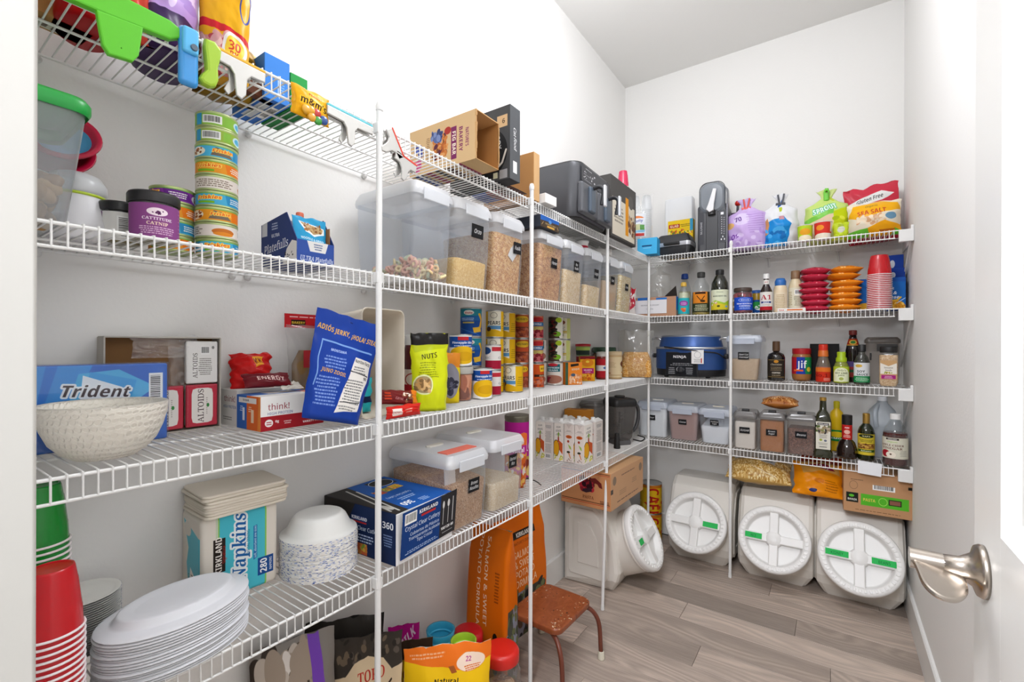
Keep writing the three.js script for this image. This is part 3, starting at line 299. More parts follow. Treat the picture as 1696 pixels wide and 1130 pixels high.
{ // napkins
  const fr = lab(330, 400, '#e9e2d6', [['r', 18, 0, 66, 100, '#4ec3d6'], ['r', 17, 0, 4, 100, '#cfd9c0'], ['r', 20, 0, 1.6, 100, '#8fd05a'], ['r', 82, 0, 2, 100, '#8fd05a'], ['r', 14, 26, 15, 40, '#2a211c'], ['t', 'KIRKLAND', 21, 46, 9, '#f2ede4', 'bold', -90], ['t', 'Signature', 27, 46, 5, '#c9302c', '', -90], ['t', 'Napkins', 47, 44, 20, '#1f63a8', 'bold italic serif', -90, 100, '#eef6f8'], ['t', 'CASUAL DINING', 59, 40, 4.4, '#2c6f9a', '', -90], ['p', '66 22 71 21 71 62 66 64', '#2a70b4'], ['t', 'soft, absorbent one sizes', 68.5, 42, 3.6, '#dff', '', -90], ['r', 72, 64, 22, 22, '#1d4e96'], ['t', '280', 80, 75, 11, '#fff', 'bold', -90], ['t', 'NAPKINS', 90, 75, 4, '#fff', '', -90]]);
  const sd = lab(260, 400, '#e6dfd2', [['p', '14 8 96 22 96 100 44 100 30 60 40 40', '#4ec3d6'], ['o', 36, 18, 18, 9, '#e2dccf'], ['p', '50 62 72 70 60 84 46 76', '#f0eee8'], ['t', 'KIRKLAND', 34, 88, 8, '#2a211c', '', -70], ['l', 58, 70, 14, 4, 3, '#444']]);
  const [g, m] = boxGeo(0.175, 0.205, 0.135, { pz: fr, nx: sd, px: '#e9e2d6', all: '#e8e1d4' }, 'gloss', 0.012); const q = one('napkin_pack', 'turquoise and clear wrapped pack of paper napkins', 'napkins', g, m, -1.252, Y[4], -0.548, PI / 2 - 0.07);
  const nm = mat('#e8dfcf', 0.9), ng = loft([rrect(0.186, 0.146, 0.012, 0), rrect(0.19, 0.15, 0.014, 0.0016), rrect(0.19, 0.15, 0.014, 0.005), rrect(0.186, 0.146, 0.012, 0.0066)]); let n0;
  for (let i = 0; i < 8; i++) { const L = i === 7 ? 'topmost loose cream paper napkin above the wrapped napkin pack' : nth(7 - i) + ' from the top, loose cream paper napkin on the wrapped napkin pack', x = -1.24 + rr(-0.004, 0.004), z = -0.556 + rr(-0.004, 0.004), y = Y[4] + 0.206 + i * 0.0068, a = PI / 2 - 0.05 + rr(-0.03, 0.03); if (!n0) n0 = one('paper_napkin', L, 'napkin', ng, nm, x, y, z, a, 'loose paper napkins'); else copy(n0, L, x, y, z, a, 'loose paper napkins'); } }
{ // cutlery box
  const fr = lab(500, 290, '#123b7c', [['r', 68, 0, 32, 100, '#2d2c2e'], ['b', 4, 5, 20, 24], ['r', 32, 6, 26, 14, '#1c2a4e'], ['t', 'KIRKLAND', 45, 13, 12, '#f5f5f5'], ['r', 32, 20, 26, 5, '#b92c2c'], ['t', 'Crystal Clear Cutlery', 36, 38, 13, '#e6edf6', '', 0, 62], ['t', 'Cubiertos de Plástico', 40, 53, 9.5, '#dfe8f4', '', 0], ['t', 'Transparente Acabado', 40, 63, 9.5, '#dfe8f4', '', 0], ['t', 'Tipo Cristal', 40, 73, 9.5, '#dfe8f4', '', 0], ['l', 36, 88, 58, 2, 4, '#a9bede'], ['s', '74 30 74 70', '#d8d8d6', 1.6], ['o', 74, 24, 2, 9, '#d8d8d6'], ['s', '84 34 84 70', '#d8d8d6', 1.6], ['o', 84, 24, 2.4, 9, '#d8d8d6'], ['s', '93 14 93 70', '#d8d8d6', 2.4], ['t', '180', 75, 80, 9, '#fff'], ['t', '120', 84, 80, 9, '#fff'], ['t', '60', 93, 80, 9, '#fff'], ['l', 84, 90, 24, 1, 3, '#bbb']]);
  const sd = lab(600, 290, '#16284e', [['r', 0, 0, 30, 100, '#2a2624'], ['p', '30 0 46 0 30 60', '#2a2624'], ['r', 42, 22, 20, 10, '#20356a'], ['t', 'KIRKLAND', 52, 27, 9, '#f0f0f0'], ['r', 42, 33, 20, 3, '#b92c2c'], ['t', 'Crystal Clear Cutlery', 56, 46, 11, '#dbe6f4', '', 0, 48], ['l', 56, 58, 34, 3, 6, '#b9c8e2'], ['r', 34, 76, 14, 22, '#4a2c1a'], ['r', 49, 76, 14, 22, '#c8623a'], ['n', 30, '#7a9a3a #c9803a #d2b04a', 6, 34, 78, 28, 18], ['t', '360', 90, 26, 18, '#f4f6fa'], ['l', 90, 44, 12, 5, 5, '#7f96c4']]);
  const tp = lab(600, 500, '#1b57a8', [['p', '0 0 34 0 20 100 0 100', '#2b2725'], ['s', '4 90 24 10', '#b7b5ae', 3], ['s', '12 94 30 20', '#c8c6bf', 3], ['o', 10, 80, 4, 9, '#b9b7b0'], ['r', 56, 6, 36, 22, '#2c2b2a'], ['c', 74, 17, 18, 11, '#dfe8f2', 0.8], ['r', 36, 36, 14, 12, '#b0522e'], ['r', 51, 34, 14, 12, '#8d8f3a'], ['r', 66, 32, 16, 13, '#d7a83a'], ['n', 60, '#c9442e #e0a23a #8aa33a #f0c85a', 2, 36, 34, 46, 11], ['t', 'Crystal Clear Cutlery', 52, 62, 6, '#dbe8f6', '', 180, 40], ['l', 52, 70, 30, 2, 4, '#a8c4ea'], ['t', '360', 36, 86, 13, '#ffffff', 'bold', 180], ['l', 60, 86, 16, 3, 3, '#a8c4ea']]);
  const [g, m] = boxGeo(0.245, 0.145, 0.31, { pz: '#e9e9ea', nx: sd, py: tp, all: '#15305f' }, 'card', 0.003); const c = one('cutlery_box', 'dark blue box of clear plastic cutlery with white lettering', 'box', g, m, -1.145, Y[4], -0.965, PI / 2 + 0.06);
  const f = part(c, 'front_flap', plate(0.236, 0.135, fr), pm(fr, 'card')); f.position.set(0.006, 0.084, 0.166); f.rotation.x = 0.1; f.rotation.z = 0.03; }
// big food keepers beside it
const oats = grain('#b98a5c', '#caa077 #a6743f #d4b08a #8c5c32 #c29263', 700, 7, 4), riceM = grain('#dcc29b', '#e9d6b4 #cfae80 #e2c8a2 #f0e2c8', 900, 7, 2.6), orzoM = grain('#e3b45c', '#f0c878 #d79f40 #ecc06a #f6d894', 800, 7, 3), fusM = grain('#dca45c', '#e9b873 #c8853c #f0c890 #b8722e', 500, 16, 5), penneM = grain('#c98a4a', '#dca262 #b4712f #e8b878 #9c5a24 #d29350', 420, 30, 4.5), noodM = grain('#e2bf8a', '#ecd0a2 #d2a868 #f4e0bc', 320, 34, 3), flakeM = grain('#e2c88e', '#f4e4b8 #cfa85c #fff0cc #d8b470', 500, 10, 6);
const flourM = mat('#f1f0ec', 0.95), pinkM = mat('#b08a80', 0.95), sugarM = grain('#b8763c', '#c88a50 #a8662e #c07e44', 900, 3, 3), popM = grain('#6a4438', '#8a5c48 #4c2e26 #9c7060 #5c3a30', 700, 5, 6), sandM = grain('#cfae86', '#dcc09c #c09c70 #d6b68e', 900, 3, 2.5), sesM = grain('#d6ad80', '#e8c8a0 #c08f5c #f0d8b4', 900, 5, 3.5);
{ const a = keeper('food_keeper', 'large clear lidded keeper of brown grain with a salmon strip on its lid', -1.15, Y[4], -1.19, PI / 2, 0.205, 0.25, 0.3, { fill: 0.72, fillM: oats, tilt: -0.03, plate: chalk('Brown', 'Noodles'), pw: 0.056, ph: 0.046, px: 0.02, py: 0.135, port: mat('#e6e2d6', 0.5), portZ: -0.02, portTurn: 0, taper: 0.93 }); part(a, 'lid_strip', bx(0.15, 0.003, 0.045, 0, 0.2515, 0.09), mat('#e0705c', 0.6)); part(a, 'scoop', bx(0.05, 0.2, 0.004, -0.05, 0.13, 0.11).rotateZ(0.06), mat('#e6d8ca', 0.6));
  keeper('food_keeper', 'large clear lidded keeper of pale rice beside the brown grain keeper', -1.15, Y[4], -1.42, PI / 2, 0.205, 0.262, 0.3, { fill: 0.42, fillM: riceM, plate: chalk('Basmati', 'Rice'), pw: 0.05, ph: 0.05, px: 0.02, py: 0.17, port: mat('#ece8da', 0.5), portZ: -0.03, portTurn: 0, taper: 0.93 }); }
{ const r = lab(300, 200, '#b3208a', [['t', 'Pride', 50, 42, 30, '#f4dff0', 'bold serif'], ['r', 0, 62, 100, 6, '#c9a84a'], ['n', 40, '#d8b05a #8e3a2a #e0c070', 10, 10, 70, 80, 26]]); bottle('canister', 'tall canister with a magenta label behind the keepers on the lowest shelf', 'can', -1.2, Y[4], -1.76, face(-1.2, -1.76), { prof: '0 0 .057 0 .058 .004 .058 .27 .0595 .272 .0595 .286 .056 .29 0 .29', m: mat('#6e6a5c', 0.35, { metalness: 0.6 }), labels: [[r, 0.01, 0.262, 0.0585, 6.28]] }); }
{ const r = lab(160, 260, '#d8672a', [['r', 0, 22, 100, 16, '#b02a86'], ['r', 0, 58, 100, 14, '#c23a8a'], ['n', 50, '#e8a03a #f0c060 #a83a1c #e8e0d0', 7, 0, 38, 100, 60], ['t', 'Tropical', 50, 30, 12, '#fff']]); bag('snack_pouch', 'slim orange and magenta snack pouch beside the rice keeper', 'bag', { w: 0.1, h: 0.23, d: 0.05, kind: 'pouch', s: 4 }, r, '#c9602a', -1.12, Y[4], -1.63, 0.8); }
one('charging_cord', 'thin black cord dangling on the lowest shelf beside the milk cartons', 'cord', merge([tube([[0, 0.004, 0], [0.02, 0.02, -0.04], [0.05, 0.006, -0.08], [0.1, 0.003, -0.05], [0.13, 0.003, -0.0]], 0.0022, 30, 6), bx(0.03, 0.012, 0.045, 0, 0.012, -0.1, 0.003)]), mat('#2a2a2c', 0.5), -1.16, Y[4], -1.66, 0.4);
{ // soup cartons
  const icon = lab(120, 420, '#e4dad2', [['l', 50, 16, 60, 2, 3, '#a39a94'], ['p', '20 0 50 12 80 0', '#d2c6be'], ['c', 50, 22, 40, 3, '#b8aca6', 0.6], ['o', 50, 33, 32, 4.5, '#c8622a'], ['o', 50, 33, 20, 2.2, '#a84a1c'], ['o', 44, 45, 12, 3.4, '#a8402a'], ['p', '40 52 70 58 76 66 60 64', '#9cc04a'], ['o', 46, 73, 18, 3, '#3c3a28'], ['p', '44 76 56 75 74 89 66 90', '#d88a54'], ['n', 9, '#5c4a40 #8a4a3a #6a6a60', 1.6, 24, 90, 52, 7]]);
  const soup = lab(200, 420, '#ece6de', [['t', 'VEGAN', 50, 10, 7, '#3a3a3a', '', -4], ['t', 'STOCK', 50, 20, 8, '#555', 'bold serif', -4], ['l', 50, 27, 60, 2, 3, '#777'], ['p', '44 34 56 30 60 50 40 50', '#a8402a'], ['p', '40 30 50 22 60 26 54 38', '#7ea03a'], ['p', '50 44 96 52 96 82 60 70', '#c8582a'], ['o', 26, 66, 34, 22, '#4a3020'], ['o', 26, 66, 30, 20, '#e0a21c'], ['n', 20, '#a8b83a #d8d050 #e8e0c0', 4, 0, 84, 100, 12]]);
  const text = lab(120, 420, '#ddd6d0', [['l', 50, 8, 70, 3, 3, '#777'], ['l', 50, 24, 70, 10, 3, '#9a948e'], ['l', 50, 58, 70, 8, 3, '#a09a94'], ['b', 20, 84, 60, 13]]);
  const G = 'vegetable stock cartons'; const mk = (lb, x, z, turn, px, pz) => { const t = thing('stock_carton', lb, 'carton', x, Y[4], z, turn, G); const [g, m] = boxGeo(0.056, 0.2, 0.1, { pz, px, nx: text, nz: icon, all: '#ece9e4' }, 'card', 0.002); part(t, 'carton_body', g, m); part(t, 'folded_top', extrude('-.028 0 .028 0 .0 .012', 0.1, 0.001).translate(0, 0.2, 0), mat('#e6e4e0', 0.5)); part(t, 'screw_cap', cyl(0.0115, 0.0115, 0.018, 0.002, 0.204, 0.022, 16), white); return t; };
  mk('nearest white stock carton at the shelf edge, orange soup bowl on its side', -1.072, -2.19, 0, soup, icon); mk('white stock carton with vegetable icons, second from the shelf edge', -1.131, -2.185, 0, soup, icon); mk('white stock carton showing a soup bowl, third from the shelf edge', -1.19, -2.18, 0, text, soup); mk('white stock carton with its text panel forward, beside the third carton', -1.249, -2.175, 0, text, text); mk('white stock carton by the wall at the end of the front row', -1.297, -2.17, 0, icon, soup);
  mk('white stock carton in the second row behind the nearest carton', -1.072, -2.32, 0, text, icon); mk('white stock carton in the middle of the second row of cartons', -1.15, -2.31, 0, text, icon); mk('white stock carton near the wall in the second row of cartons', -1.23, -2.3, 0, text, icon); }
carton('amber_carton', 'flat topped amber carton behind the white stock cartons', -1.23, Y[4], -2.45, 0.16, 0.235, 0.07, { all: '#b9782a', py: lab(120, 60, '#c08432', [['r', 20, 20, 60, 60, '#8d5620']]) }, 0.2);
{ const t = keeper('clear_bin', 'clear acrylic bin by the wall left of the blender jug', -1.24, Y[4], -2.66, PI / 2, 0.16, 0.27, 0.12, { m: smoke, lid: smoke, latch: 0, taper: 0.95 }); }
{ // blender jug
  const t = thing('blender_jug', 'smoky square blender jug with black lid and side handle', 'blender', -1.095, Y[4], -2.74, PI / 4 + 0.15), sm = glass('#b0adab', 0.9, 0.05);
  part(t, 'jug', stack([[0.1, 0.1, 0.02, 0.002], [0.106, 0.106, 0.022, 0.03], [0.125, 0.125, 0.025, 0.05], [0.152, 0.152, 0.026, 0.2], [0.158, 0.158, 0.026, 0.245]], { top: false }), sm); part(t, 'lid', stack([[0.162, 0.162, 0.026, 0.238], [0.166, 0.166, 0.026, 0.245], [0.166, 0.166, 0.026, 0.262], [0.15, 0.15, 0.024, 0.282], [0.1, 0.1, 0.02, 0.288]]), black); part(t, 'lid_ring', lathe('.03 .286 .034 .296 .028 .3 0 .3', 24), black);
  part(t, 'handle', tube([[0.078, 0.235, 0], [0.12, 0.235, 0], [0.135, 0.2, 0], [0.128, 0.12, 0], [0.1, 0.075, 0], [0.062, 0.06, 0]], 0.011, 30, 10), mat('#3c3b3c', 0.4)); part(t, 'collar', stack([[0.108, 0.108, 0.02, 0], [0.112, 0.112, 0.02, 0.012], [0.104, 0.104, 0.02, 0.028]]), mat('#565557', 0.35)); const b = [cyl(0.007, 0.007, 0.17, 0, 0.03, 0, 10)]; for (let i = 0; i < 6; i++) b.push(bx(0.05, 0.003, 0.014, 0.02, 0, 0).rotateZ(0.35).rotateY(i * 1.2).translate(0, 0.05 + i * 0.024, 0)); part(t, 'blade_tower', merge(b), mat('#9a9a9c', 0.3, { metalness: 0.8 })); }
one('tamper', 'small black blender tamper standing at the shelf edge before the jug', 'tamper', lathe('0 0 .019 0 .02 .004 .0125 .085 .011 .09 0 .09', 20), black, -1.055, Y[4], -2.6, 0);
one('wire_hook', 'small bent black wire hook lying beside the blender jug', 'hook', tube([[0, 0.006, 0], [0.06, 0.005, 0.01], [0.07, 0.02, -0.02], [0.02, 0.03, -0.03]], 0.004, 24, 6), black, -1.06, Y[4], -2.88, 0);

// ---------- lowest shelf, back wall ----------
const kp = { d: 0.29 }, lidBlue = glass('#dfe6f1', 0.45, 0.3), plateO = { pw: 0.05, ph: 0.034 };
keeper('flour_keeper', 'clear keeper full of white flour in the corner behind the pole', -1.0, Y[4], -3.2, 0, 0.205, 0.235, 0.28, { fill: 0.93, fillM: flourM, lid: lidBlue, plate: chalk('Flour'), ...plateO, py: 0.13, taper: 0.92, port: mat('#e8e4da', 0.5), portTurn: 0 });
keeper('cocoa_keeper', 'clear keeper full of pinkish brown cocoa powder on the lowest back shelf', -0.797, Y[4], -3.19, 0, 0.195, 0.225, 0.28, { fill: 0.94, fillM: pinkM, lid: lidBlue, plate: chalk('Cocoa'), ...plateO, py: 0.12, taper: 0.86, port: mat('#d8cfc2', 0.5), portTurn: 0 });
keeper('powder_keeper', 'clear keeper two thirds full of white powdered sugar right of the cocoa', -0.604, Y[4], -3.18, 0, 0.19, 0.22, 0.27, { fill: 0.62, fillM: mat('#f2f2f1', 0.95), tilt: -0.03, lid: lidBlue, plate: chalk('Powdered', 'Sugar'), ...plateO, py: 0.135, taper: 0.84, port: mat('#e6dfcc', 0.5), portTurn: 0 });
const darkLid = mat('#5a5856', 0.3), acryl = glass('#ece9e6', 0.93, 0.06), latchB = mat('#232325', 0.4);
function canister(nm, label, x, z, w, h, fill, m, p) { const t = keeper(nm, label, x, Y[4], z, 0, w, h, 0.17, { fill, fillM: m, m: acryl, lid: glass('#a9a6a4', 0.6, 0.15), latch: 0, plate: p, pw: 0.056, ph: 0.036, py: h * 0.5, taper: 0.97, r: 0.018 }); part(t, 'lid_gasket', loft([rrect(w + 0.004, 0.174, 0.018, h - 0.036), rrect(w + 0.004, 0.174, 0.018, h - 0.026)], { top: false, bottom: false }), mat('#75777c', 0.35)); part(t, 'lid_latch', bx(0.04, 0.014, 0.03, 0, h + 0.004, 0.04, 0.005), latchB); }
canister('sugar_canister', 'square clear canister of white granulated sugar with black lid latch', -0.432, -3.11, 0.122, 0.222, 0.82, flourM, chalk('SUGAR')); canister('brown_sugar_canister', 'square clear canister of orange brown sugar beside the white sugar', -0.292, -3.11, 0.13, 0.226, 0.9, sugarM, chalk('Brown', 'Sugar')); canister('bean_canister', 'square clear canister of dark speckled beans left of the tall oil bottle', -0.148, -3.12, 0.14, 0.228, 0.72, popM, chalk('Beans'));
{ const r = lab(240, 120, '#b8763c', [['n', 220, '#c98a4a #a8602a #dcae74 #8c4e20', 9, 0, 0, 100, 100], ['t', 'CARAMEL', 46, 40, 20, '#f0dcc0', '', -8], ['t', 'POPCORN', 50, 62, 20, '#f0dcc0', '', -8]]); const b = bag('popcorn_bag', 'small caramel brown snack bag lying on the canister lids', 'bag', { w: 0.19, h: 0.12, d: 0.075, s: 9 }, r, '#a8682e', -0.255, Y[4] + 0.272, -3.07, 0.05, 'gloss', -1.45); }
const oliveG = glass('#2c3018', 0.75, 0.05), darkG = mat('#1d1712', 0.12, { clearcoat: 0.6 }), gold = mat('#b89248', 0.35, { metalness: 0.7 });
{ const t = thing('olive_oil_bottle', 'tall square dark green olive oil bottle with cream label', 'bottle', -0.047, Y[4], -3.075, 0.04), r = lab(120, 280, '#dfdcce', [['r', 10, 4, 80, 8, '#2a2320'], ['t', 'KIRKLAND', 50, 8.2, 6, '#eee'], ['n', 40, '#5a6a3a #9a8a6a #3c3a3a #b8a890 #7a8a4a', 7, 4, 16, 92, 24], ['l', 50, 46, 60, 5, 3, '#8f8b80'], ['o', 34, 66, 10, 4, '#9aa83a'], ['o', 66, 68, 10, 4, '#6a7080'], ['l', 50, 76, 70, 3, 3.4, '#9a978c'], ['r', 24, 90, 52, 2.4, '#444']]);
  part(t, 'bottle_body', stack([[0.086, 0.086, 0.012, 0], [0.088, 0.088, 0.014, 0.03], [0.076, 0.076, 0.014, 0.04], [0.076, 0.076, 0.014, 0.2], [0.06, 0.06, 0.02, 0.235], [0.034, 0.034, 0.016, 0.258], [0.03, 0.03, 0.0149, 0.312]]), mat('#23260f', 0.1, { clearcoat: 0.8 })); part(t, 'screw_cap', cyl(0.0165, 0.016, 0.018, 0, 0.31, 0, 20), gold); const p = part(t, 'label', plate(0.066, 0.15, r), pm(r)); p.position.set(0, 0.122, 0.039); }
bottle('lemon_juice_bottle', 'yellow lemon juice bottle with green label behind the tall oil bottle', 'bottle', 0.016, Y[4], -3.3, 0, { prof: '0 0 .034 0 .036 .01 .033 .03 .036 .1 .03 .14 .036 .19 .03 .225 .014 .245 .014 .26 0 .26', m: mat('#e0b912', 0.35), caps: [['.0155 .25 .016 .285 .012 .29 0 .29', mat('#d8c81a', 0.4)]], labels: [[lab(140, 160, '#0f8a3c', [['o', 50, 40, 34, 26, '#f0d020'], ['t', 'LEMON', 50, 74, 20, '#fff']]), 0.06, 0.125, 0.0368, 3]] });
bottle('syrup_bottle', 'round dark syrup bottle with a black and red neck sleeve', 'bottle', 0.062, Y[4], -3.12, face(0.06, -3.12), { prof: '0 0 .042 0 .047 .012 .047 .05 .036 .088 .02 .105 .019 .15 0 .15', m: mat('#231612', 0.1, { clearcoat: 0.8 }), caps: [['.021 .1 .0235 .104 .0235 .185 0 .185', mat('#c3221f', 0.45), 'red_sleeve'], ['.0238 .182 .0242 .232 .022 .235 0 .235', mat('#1d1a1a', 0.4), 'black_cap']], labels: [[lab(120, 120, '#c3221f', [['t', 'PURE', 50, 18, 14, '#fff'], ['o', 50, 50, 24, 16, '#e8b8a8'], ['l', 50, 72, 60, 3, 8, '#f0dcd0']]), 0.108, 0.18, 0.0238, 2.6]] });
bottle('vinegar_bottle_green', 'green glass bottle with yellow label and gold foil neck', 'bottle', 0.146, Y[4], -3.13, face(0.146, -3.13), { prof: '0 0 .036 0 .038 .006 .038 .15 .03 .175 .0155 .195 .0145 .225 0 .225', m: mat('#1c2410', 0.1, { clearcoat: 0.8 }), caps: [['.0158 .196 .0162 .245 .014 .25 0 .25', gold, 'foil_cap']], labels: [[lab(160, 200, '#d8c23a', [['o', 50, 10, 36, 9, '#26321c'], ['t', 'NAPA', 50, 10, 10, '#e8e0b0', 'bold serif'], ['l', 50, 26, 70, 3, 5, '#5a5020'], ['r', 8, 46, 84, 24, '#8a5a2a'], ['n', 40, '#b88a3a #6a4020 #d0a850', 6, 8, 48, 84, 20], ['r', 8, 74, 84, 12, '#3a5a22'], ['t', 'Balsamic', 50, 80, 9, '#e8e8c0']]), 0.03, 0.142, 0.0385, 2.6]] });
{ const t = thing('water_jug', 'large translucent white gallon water jug behind the vinegar bottle', 'jug', 0.224, Y[4], -3.29, 0), jm = glass('#dfe6ec', 0.55, 0.35); part(t, 'jug_body', stack([[0.15, 0.15, 0.04, 0], [0.165, 0.165, 0.045, 0.012], [0.165, 0.165, 0.045, 0.17], [0.16, 0.16, 0.05, 0.2], [0.11, 0.11, 0.05, 0.26], [0.05, 0.05, 0.024, 0.295], [0.042, 0.042, 0.0205, 0.315]]), jm); part(t, 'handle', tube([[-0.02, 0.285, 0.02], [-0.035, 0.25, 0.07], [-0.035, 0.2, 0.086], [-0.03, 0.17, 0.083]], 0.012, 20, 10), jm); part(t, 'cap', cyl(0.023, 0.022, 0.024, 0, 0.308, 0, 20), mat('#e9edf2', 0.4)); }
bottle('vinegar_bottle', 'clear bottle of dark red apple cider vinegar with white cap at the right wall', 'bottle', 0.262, Y[4], -3.075, face(0.262, -3.075), { prof: '0 0 .048 0 .052 .006 .052 .15 .044 .19 .026 .222 .019 .236 .019 .246', m: crystal, fill: ['0 .003 .047 .003 .05 .01 .05 .162 .0485 .168 0 .168', mat('#4a1512', 0.15)], caps: [['.0215 .236 .022 .26 .02 .264 0 .264', white]], labels: [[lab(260, 220, '#d9d6c4', [['r', 24, 3, 36, 8, '#2a1c1a'], ['t', 'KIRKLAND', 42, 7, 6, '#eee'], ['t', 'Organic', 42, 20, 9, '#8ab83a', 'italic serif'], ['t', 'APPLE CIDER', 40, 37, 12, '#5a2a22', 'bold serif'], ['t', 'VINEGAR', 40, 51, 15, '#5a2a22', 'bold serif'], ['o', 22, 78, 15, 17, '#a81c2a'], ['o', 38, 82, 14, 15, '#f0e8d8'], ['o', 38, 80, 3, 4, '#5a4030'], ['l', 74, 60, 26, 5, 6, '#a5a294']]), 0.04, 0.146, 0.0526, 2.9]] });
one('paper_receipt', 'white paper slip hanging on the lip of the lowest back shelf', 'paper', extrude('-.05 -.03 .045 -.036 .05 .03 -.05 .036', 0.0008, 0), mat('#eef0f3', 0.8), 0.155, SY[4] - 0.012, ZS + 0.012, 0.02);
// things behind the vaults
{ const r = lab(260, 150, '#e2b21c', [['t', 'CAFÉ', 50, 60, 44, '#b5221c', 'bold', 90, 60], ['r', 0, 0, 100, 10, '#c8741c'], ['p', '4 94 14 50 24 94', '#c23a1c'], ['n', 30, '#d04a1c #f0d050', 8, 0, 50, 100, 44]]); for (const [i, L, x, y, z] of [[0, 'yellow coffee can on the floor in the back corner', -1.06, 0, -3.24], [1, 'upper yellow coffee can stacked in the back corner beside the vault', -1.06, 0.205, -3.24]]) can('coffee_can', L, x, y, z, 0.075, 0.205, r, 0.5, { group: 'coffee cans' }); carton('blue_carton', 'blue carton poking out behind the sideways vault', -1.22, 0, -3.05, 0.1, 0.47, 0.12, { all: '#1f4f9e' }, 0.3); }
{ const r = lab(300, 130, '#c9a05a', [['n', 1500, '#dcb870 #b8883c #e8cc90 #a87830 #f0dca8', 3.6, 0, 0, 100, 100], ['r', 10, 4, 30, 18, '#d8d8d4'], ['p', '56 0 80 0 76 52 54 46', '#bfc0bf'], ['l', 66, 10, 16, 5, 7, '#3a3a3a'], ['s', '40 70 78 92', '#f4e8cc', 2]]); const q = bag('pasta_bag', 'clear bag of pale twisted pasta lying on the RICE vault', 'bag', { w: 0.35, h: 0.2, d: 0.14, s: 12, wr: 0.008 }, r, '#c09a58', -0.37, 0.575, -3.075, 0.04, 'gloss', -1.15); }
{ const r = lab(300, 220, '#f0920e', [['p', '10 0 90 0 96 40 60 30 20 46', '#d8a050'], ['p', '26 14 70 6 86 30 60 24', '#8a1c3a'], ['t', 'OATS', 62, 18, 12, '#f0e8d8', 'italic', 20], ['o', 54, 62, 10, 8, '#d87a08'], ['l', 76, 60, 26, 5, 6, '#b86808'], ['o', 42, 88, 8, 5, '#1c2a6a']]); bag('oat_bag', 'crumpled bright orange bag lying between two white vaults', 'bag', { w: 0.24, h: 0.2, d: 0.1, s: 15, wr: 0.012 }, r, '#e08a10', -0.07, 0.535, -3.1, 0.05, 'gloss', -0.6); bag('red_snack_bag', 'red and brown bag standing behind the crumpled orange bag', 'bag', { w: 0.21, h: 0.21, d: 0.08, kind: 'pouch', s: 16 }, lab(160, 160, '#c4662a', [['r', 0, 0, 100, 30, '#a83a1c'], ['c', 50, 70, 34, 40, '#d8c06a', 6], ['l', 50, 36, 70, 2, 9, '#4a4a2a']]), '#8a3a1c', -0.06, 0.5035, -3.34, 0); }
// ---------- floor by the doorway ----------
function sack(label, x, z, turn, w, d, h, rect, s) { const rows = [], q = [[0, 0.96, 0.96], [0.03, 1, 1], [0.3, 1.01, 1.05], [0.6, 0.99, 0.95], [0.82, 0.98, 0.7], [0.95, 0.97, 0.22], [1, 0.97, 0.06]]; for (let k = 0; k + 1 < q.length; k++) for (let i = 0; i < 4; i++) { const t = i / 4, v = q[k].map((a, j) => a + (q[k + 1][j] - a) * t), y = v[0] * h; rows.push(rrect(w * v[1], d * v[2], Math.min(0.02, d * v[2] * 0.4), y, 5).map(([a, b, c]) => { const n = noise.noise(a * 14 + s, y * 9, c * 14) * 0.007; return [a + n, b, c + n]; })); } const g = loft(rows, { fit: true }); uvr(g, rect); return one('dog_food_sack', label, 'bag', g, pm(rect, 'gloss'), x, 0, z, turn, 'orange dog food sacks'); }
{ const w = 0.21, d = 0.1, P = 2 * (w + d), f0 = 100 * (1 - (d + w) / P), f1 = 100 * (1 - d / P), fm = (f0 + f1) / 2, k = f1 - f0, s0 = f1, sm = (f1 + 100) / 2;
  const art = (ft) => lab(760, 420, '#dc6a0c', [['r', f0, 62, k, 38, '#3a3c34'], ['r', f0 + k * 0.3, 62, k * 0.24, 38, '#8a8894'], ['n', 90, '#4c5434 #6a7048 #2a2a28 #5c4a3a', 5, f0, 62, k, 38], ['r', f0 + k * 0.2, 12, k * 0.6, 5.5, '#241a14'], ['t', 'KIRKLAND', fm, 15, 4.6, '#f4efe8'], ['t', "NATURE'S DOMAIN", fm, 21.5, 3.6, '#6a2c0c', '', 0, k * 0.8], ['t', 'SALMON', fm, 31, 8, '#f6d9b8', '', 0, k * 0.85], ['t', '& SWEET', fm, 39, 8, '#f6d9b8', '', 0, k * 0.85], ['t', 'POTATO', fm, 47, 8, '#f6d9b8', '', 0, k * 0.85], ['t', 'FORMULA', fm, 55, 8, '#f6d9b8', '', 0, k * 0.85], ['o', f0 + k * 0.55, 67, 2.4, 4, '#1c1a18'], ['r', f0 + k * 0.66, 72, k * 0.3, 3.6, '#e0761c'], ...(ft ? [['r', f0, 0, k, 100, '#d9690d'], ['t', 'SALMON & SWEET', fm - k * 0.06, 34, 7, '#f6e2cc', '', 90], ['t', 'POTATO FORMULA', fm - k * 0.24, 34, 7, '#f6e2cc', '', 90], ['l', fm + k * 0.22, 26, 4, 10, 2, '#8a3c0c'], ['o', fm + k * 0.2, 68, 1.9, 3.4, '#201a16'], ['o', fm + k * 0.24, 78, 1.9, 3.4, '#201a16'], ['o', fm + k * 0.2, 88, 1.9, 3.4, '#201a16'], ['r', s0, 50, 100 - s0, 50, '#4a4c44'], ['r', s0 + 6, 50, 5, 50, '#8c8a98'], ['n', 50, '#3c4430 #6a7048 #8a94a8', 4, s0, 50, 100 - s0, 50]] : [])]);
  sack('orange dog food sack standing end-on with white lettering up its side', -1.165, -1.525, 0, 0.21, 0.1, 0.63, art(1), 1);
  const a2 = art(0); sack('orange dog food sack against the left wall, behind the brown stool', -1.255, -1.84, PI / 2 - 0.1, 0.36, 0.1, 0.57, a2, 5); }
